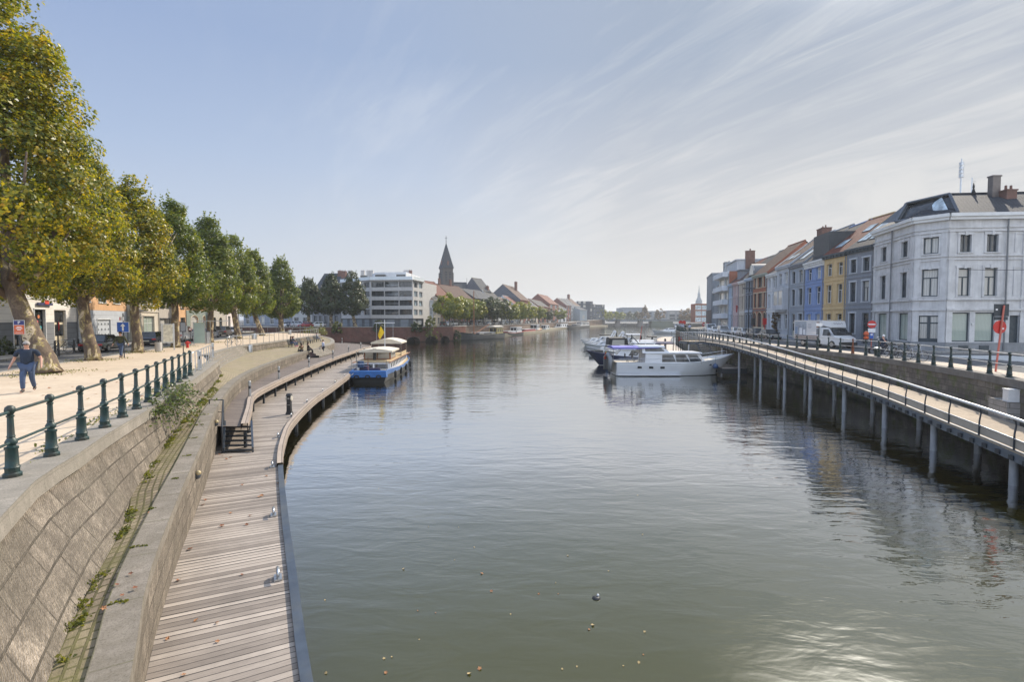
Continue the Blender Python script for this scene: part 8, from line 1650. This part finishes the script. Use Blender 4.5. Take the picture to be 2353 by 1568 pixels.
X, Y = atz(459, 792.5, 3.34); t = thing('bus_shelter', 'small bus shelter with frosted glass side and thin flat roof', 'shelter', (X, Y, 3.34), .2); gm = M('shelter_glass', (.40, .52, .48), .15, 0, .1, 1.5)
mb = MB(); mb.box(-.5, .5, -.012, .012, .15, 2.25); mb.build('side_glass', gm, t); mb = MB(); mb.box(.5, .56, -.03, .03, 0, 2.45); mb.box(-.56, -.5, -.03, .03, 0, 2.3); mb.box(.5, .56, 1.4, 1.46, 0, 2.4); mb.build('frame', galv_m, t); mb = MB(); mb.box(-.1, 2.1, -.4, 2.2, 2.4, 2.47); mb.build('roof', galv_m, t);
X, Y = atz(477, 790, 3.34); lathe_thing('steel_column', 'brushed steel service column beside the shelter', 'column', (X, Y, 3.34), [('body', [(.24, 0), (.24, 1.25)]), ('cap', [(.26, 1.25), (.26, 1.32), (.05, 1.38)])], [galv_m, dsteel_m], n=16)
X, Y = atz(438, 795, 3.34); t = thing('small_sign', 'thin post with small red edged notice before the shelter', 'sign', (X, Y, 3.34)); post(t, 1.75, .022); mb = MB(); mb.box(-.14, .14, -.012, 0, 1.5, 1.75); mb.box(-.11, .11, -.016, -.0125, 1.53, 1.72, 1); mb.build('plate', [sr_, sw_], t)
X, Y = atz(136, 818, 3.3); t = thing('round_sign', 'round traffic sign seen nearly edge on before the bank', 'sign', (X, Y, 3.3), 2.45); post(t, 2.6, .045, trim_m); mb = MB(); mb.T = Matrix.Translation((0, -.02, 2.15)) @ Matrix.Rotation(pi/2, 4, 'X'); mb.lathe([(.33, -.012), (.33, .012)], 20); mb.build('disc', sr_, t)
for x, y, lab in ((135, 819, 'black kerb bollard at the foot of the round sign'), (171, 810, 'black kerb bollard right of the rack of bicycles'), (181, 806, 'black kerb bollard beside the bank door'), (127, 814, 'black kerb bollard left of the rack of bicycles')): lathe_thing('kerb_bollard', lab, 'bollard', (*atz(x, y, 3.36), 3.36), [('body', [(.065, 0), (.065, .9), (.05, .96), (.02, .98)])], [trim_m], 'bollards on the left pavement', 8)
# right bank signs
sx0 = Vector((24.4, 25.75, 3.27)); t = thing('traffic_sign', 'leaning red post with plain red disc and black sign backs', 'traffic sign', sx0, 0); dl = Vector((.30, .0, 3.35)); mb = MB(); mb.tube([(0, 0, 0), dl], .042, 8); mb.build('post', M('post_red', (.52, .13, .09), .5, 0, .2, 3), t)
TS = Matrix.Rotation(-.09, 4, 'Y'); zz = 2.26
mb = MB(Matrix.Translation((.22-.04, .06, zz)) @ Matrix.Rotation(pi/2, 4, 'X')); mb.lathe([(.33, -.012), (.335, 0), (.33, .012)], 28); mb.build('red_disc', sr_, t)
mb = MB(Matrix.Translation((.23, .06, 0)) ); mb.box(-.37, .37, -.015, .015, 2.80, 3.42); mb.build('dark_plate', M('sign_back', (.022, .032, .042), .5), t); mb = MB(Matrix.Translation((.22, .06, 0))); mb.box(-.34, .34, -.015, .015, 2.61, 2.78); mb.build('dark_plate', MATS['sign_back'], t); mb = MB(); mb.box(.28, .38, .035, .045, 2.14, 2.22); mb.box(-.07, .03, .04, .044, 3.1, 3.18); mb.build('sticker', sw_, t)
X, Y, z = atY(2003.5, 745.7, 45.2); t = thing('no_entry_sign', 'round red no entry sign with white bar above smaller plates', 'traffic sign', (X, Y, 3.28), -.5); zc_ = z-3.28; mb = MB(); mb.tube([(0, .03, 0), (0, .03, zc_+.35)], .035, 8); mb.build('post', M('post_red2', (.5, .12, .08), .5), t)
mb = MB(Matrix.Translation((0, 0, zc_)) @ Matrix.Rotation(pi/2, 4, 'X')); mb.lathe([(.33, -.012), (.335, 0), (.33, .012)], 28); mb.build('disc', sr_, t); mb = MB(); mb.box(-.26, .26, -.022, -.013, zc_-.055, zc_+.055); mb.build('bar', sw_, t); mb = MB(); mb.box(-.27, .27, -.012, .012, zc_-.72, zc_-.38); mb.build('plate', sw_, t); mb = MB(); mb.box(-.14, .14, -.012, .012, zc_-1.25, zc_-.78); mb.box(-.08, .08, -.016, -.0125, zc_-.98, zc_-.83, 1); mb.build('blue_plate', [sb, sw_], t)
X, Y, _ = atY(1990, 785, 44.5); t = lathe_thing('utility_post', 'orange red double headed service post by the slate grey house', 'post', (X, Y, 3.25), [('post', [(.05, 0), (.05, .9)]), ('lower_head', [(.06, .9), (.19, 1.0), (.19, 1.15), (.06, 1.25)]), ('upper_head', [(.06, 1.25), (.2, 1.32), (.2, 1.5), (.08, 1.62)])], [sr_, M('orange_red', (.55, .10, .03), .5), MATS['orange_red']], n=10)
for px_, Y, h, lab in ((1883, 46.5, 2.45, 'tall dark post with white direction plate in front of the truck'),): X = atY(px_, 735, Y)[0]; t = thing('sign_post', lab, 'sign', (X, Y, 3.2)); post(t, h+.0, .04, dgreen_m); mb = MB(); mb.box(-.3, .3, -.015, .01, h-.35, h-.05); mb.build('plate', sw_, t)
X, Y, z = atY(1560, 779, 101); t = thing('lifebuoy_case', 'red lifebuoy case on the right quay wall', 'lifebuoy', (33.2, 101, 2.1), .4); mb = MB(); mb.tube([(.35*cos(k*pi/6), 0, .35*sin(k*pi/6)) for k in range(13)], .08, 6, cap=False); mb.build('ring', sr_, t); mb = MB(); mb.box(-.4, .4, .06, .12, -.5, .5); mb.build('back_plate', sr_, t)
t = thing('jetty_gate', 'tall black steel gate frame on the lower jetty', 'gate', (25.2, 76.5, .85), .15); mb = MB()
for x in (-1.1, -.7, -.35, .0, .35): mb.tube([(x, 0, 0), (x, 0, 2.5)], .045, 5)
mb.tube([(-1.1, 0, 2.5), (.35, 0, 2.5)], .045, 5); mb.build('frame', trim_m, t)
for px_, py_, Y, lab in ((1617, 746, 115, 'no entry sign by the tower block'), (1627, 746.5, 122, 'second red sign close to the tower block'), (1564, 741.5, 150, 'large plain red disc sign near the ramp'), (1571.5, 741.5, 152, 'smaller plain red disc sign near the ramp')): X, Y, z = atY(px_, py_, Y); t = thing('disc_sign', lab, 'traffic sign', (X, Y, 3.2)); post(t, z-3.2, .05, galv_m); r = .42 if py_ > 745 else .6; mb = MB(Matrix.Translation((0, -.03, z-3.2)) @ Matrix.Rotation(pi/2, 4, 'X')); mb.lathe([(r, -.012), (r, .012)], 18); mb.build('disc', sr_, t); (py_ > 745) and (lambda mb: (mb.box(-r*.75, r*.75, -.06, -.045, z-3.2-.07, z-3.2+.07), mb.build('bar', sw_, t)))(MB())
X, Y = on_line(RS, 1738); t = thing('street_lamp', 'slim dark street lamp before the red brick house', 'street lamp', (X-1.2, Y, 3.2)); mb = MB(); mb.tube([(0, 0, 0), (0, 0, 7.3)], [.09, .05], 6); mb.build('pole', dsteel_m, t); mb = MB(); mb.tube([(-.9, 0, 7.35), (.9, 0, 7.35)], .09, 6); mb.build('lamp_head', dsteel_m, t)
X, Y = on_line(RS, 1735); t = thing('traffic_light', 'black traffic light box on a pole, red box beside it', 'traffic light', (X-2.2, Y-4, 3.2)); post(t, 3.6, .06, trim_m); mb = MB(); mb.box(-.2, .2, -.2, .15, 1.9, 2.9); mb.build('signal_head', trim_m, t); mb = MB(); mb.box(1.4, 1.9, -.1, .1, 2.0, 2.9); mb.tube([(1.65, 0, 0), (1.65, 0, 2.0)], .05, 6); mb.build('red_box', sr_, t)
t = thing('utility_cabinet', 'white metal utility cabinet on a stone block beside the walkway', 'cabinet', (21.5, 21.85, 0), atan2(1, .36)-pi/2+.0); mb = MB(); mb.box(-.45, .9, -.55, .9, 1.3, 2.42); o = mb.build('stone_block', Mbrick('block_stone', (.36, .34, .31), (.31, .29, .27), (.16, .15, .13), .9, .24, .015, uv=False, axes='xyz', dirt=(.2, .19, .17)), t); mb = MB(); mb.box(-.38, .12, -.48, -.05, 2.42, 2.92); mb.box(-.40, .14, -.50, -.03, 2.92, 2.96); mb.build('cabinet', white_paint_m, t)
t = thing('traffic_bollard', 'dark short bollard on the traffic island at the right', 'bollard', (37.5, 27.0, 3.3)); mb = MB(); mb.lathe([(.12, 0), (.11, .75), (.08, .8)], 10); mb.build('body', dgreen_m, t)
a, b = Vector((36.9, 42.4, 10.05)), Vector((48, 34, 11.6)); t = thing('overhead_cable', 'thin dark cable strung from the corner facade over the street', 'cable', a); mb = MB(); mb.tube([(b-a)*k/10+Vector((0, 0, -.9*sin(pi*k/10))) for k in range(11)], .02, 4); mb.build('wire', trim_m, t)
# duck-like float in mid river
t = thing('buoy', 'small dark float drifting alone in the middle of the river', 'float', (*atz(1370, 1376, 0), 0)); mb = MB(); mb.sphere((0, 0, .0), .09, 10, 6, 0, .5); mb.build('body', trim_m, t, smooth=True); mb = MB(); mb.sphere((.04, .02, .055), .028, 8, 6); mb.build('knob', bwhite, t)
# ------------------------------------------------------------------ air
hm = bpy.data.materials.new('haze'); hm.use_nodes = True; t = hm.node_tree; t.nodes.remove(t.nodes['Principled BSDF']); v = N(t, 'ShaderNodeVolumePrincipled'); v.inputs['Color'].default_value = (.86, .92, 1, 1); v.inputs['Density'].default_value = HAZE_D; v.inputs['Anisotropy'].default_value = .35; t.links.new(v.outputs[0], t.nodes['Material Output'].inputs['Volume'])
if HAZE_D: mb = MB(); mb.box(-3300, 3300, -120, 3300, -1.5, 75); o = mb.build('haze', hm); o['kind'] = 'stuff'
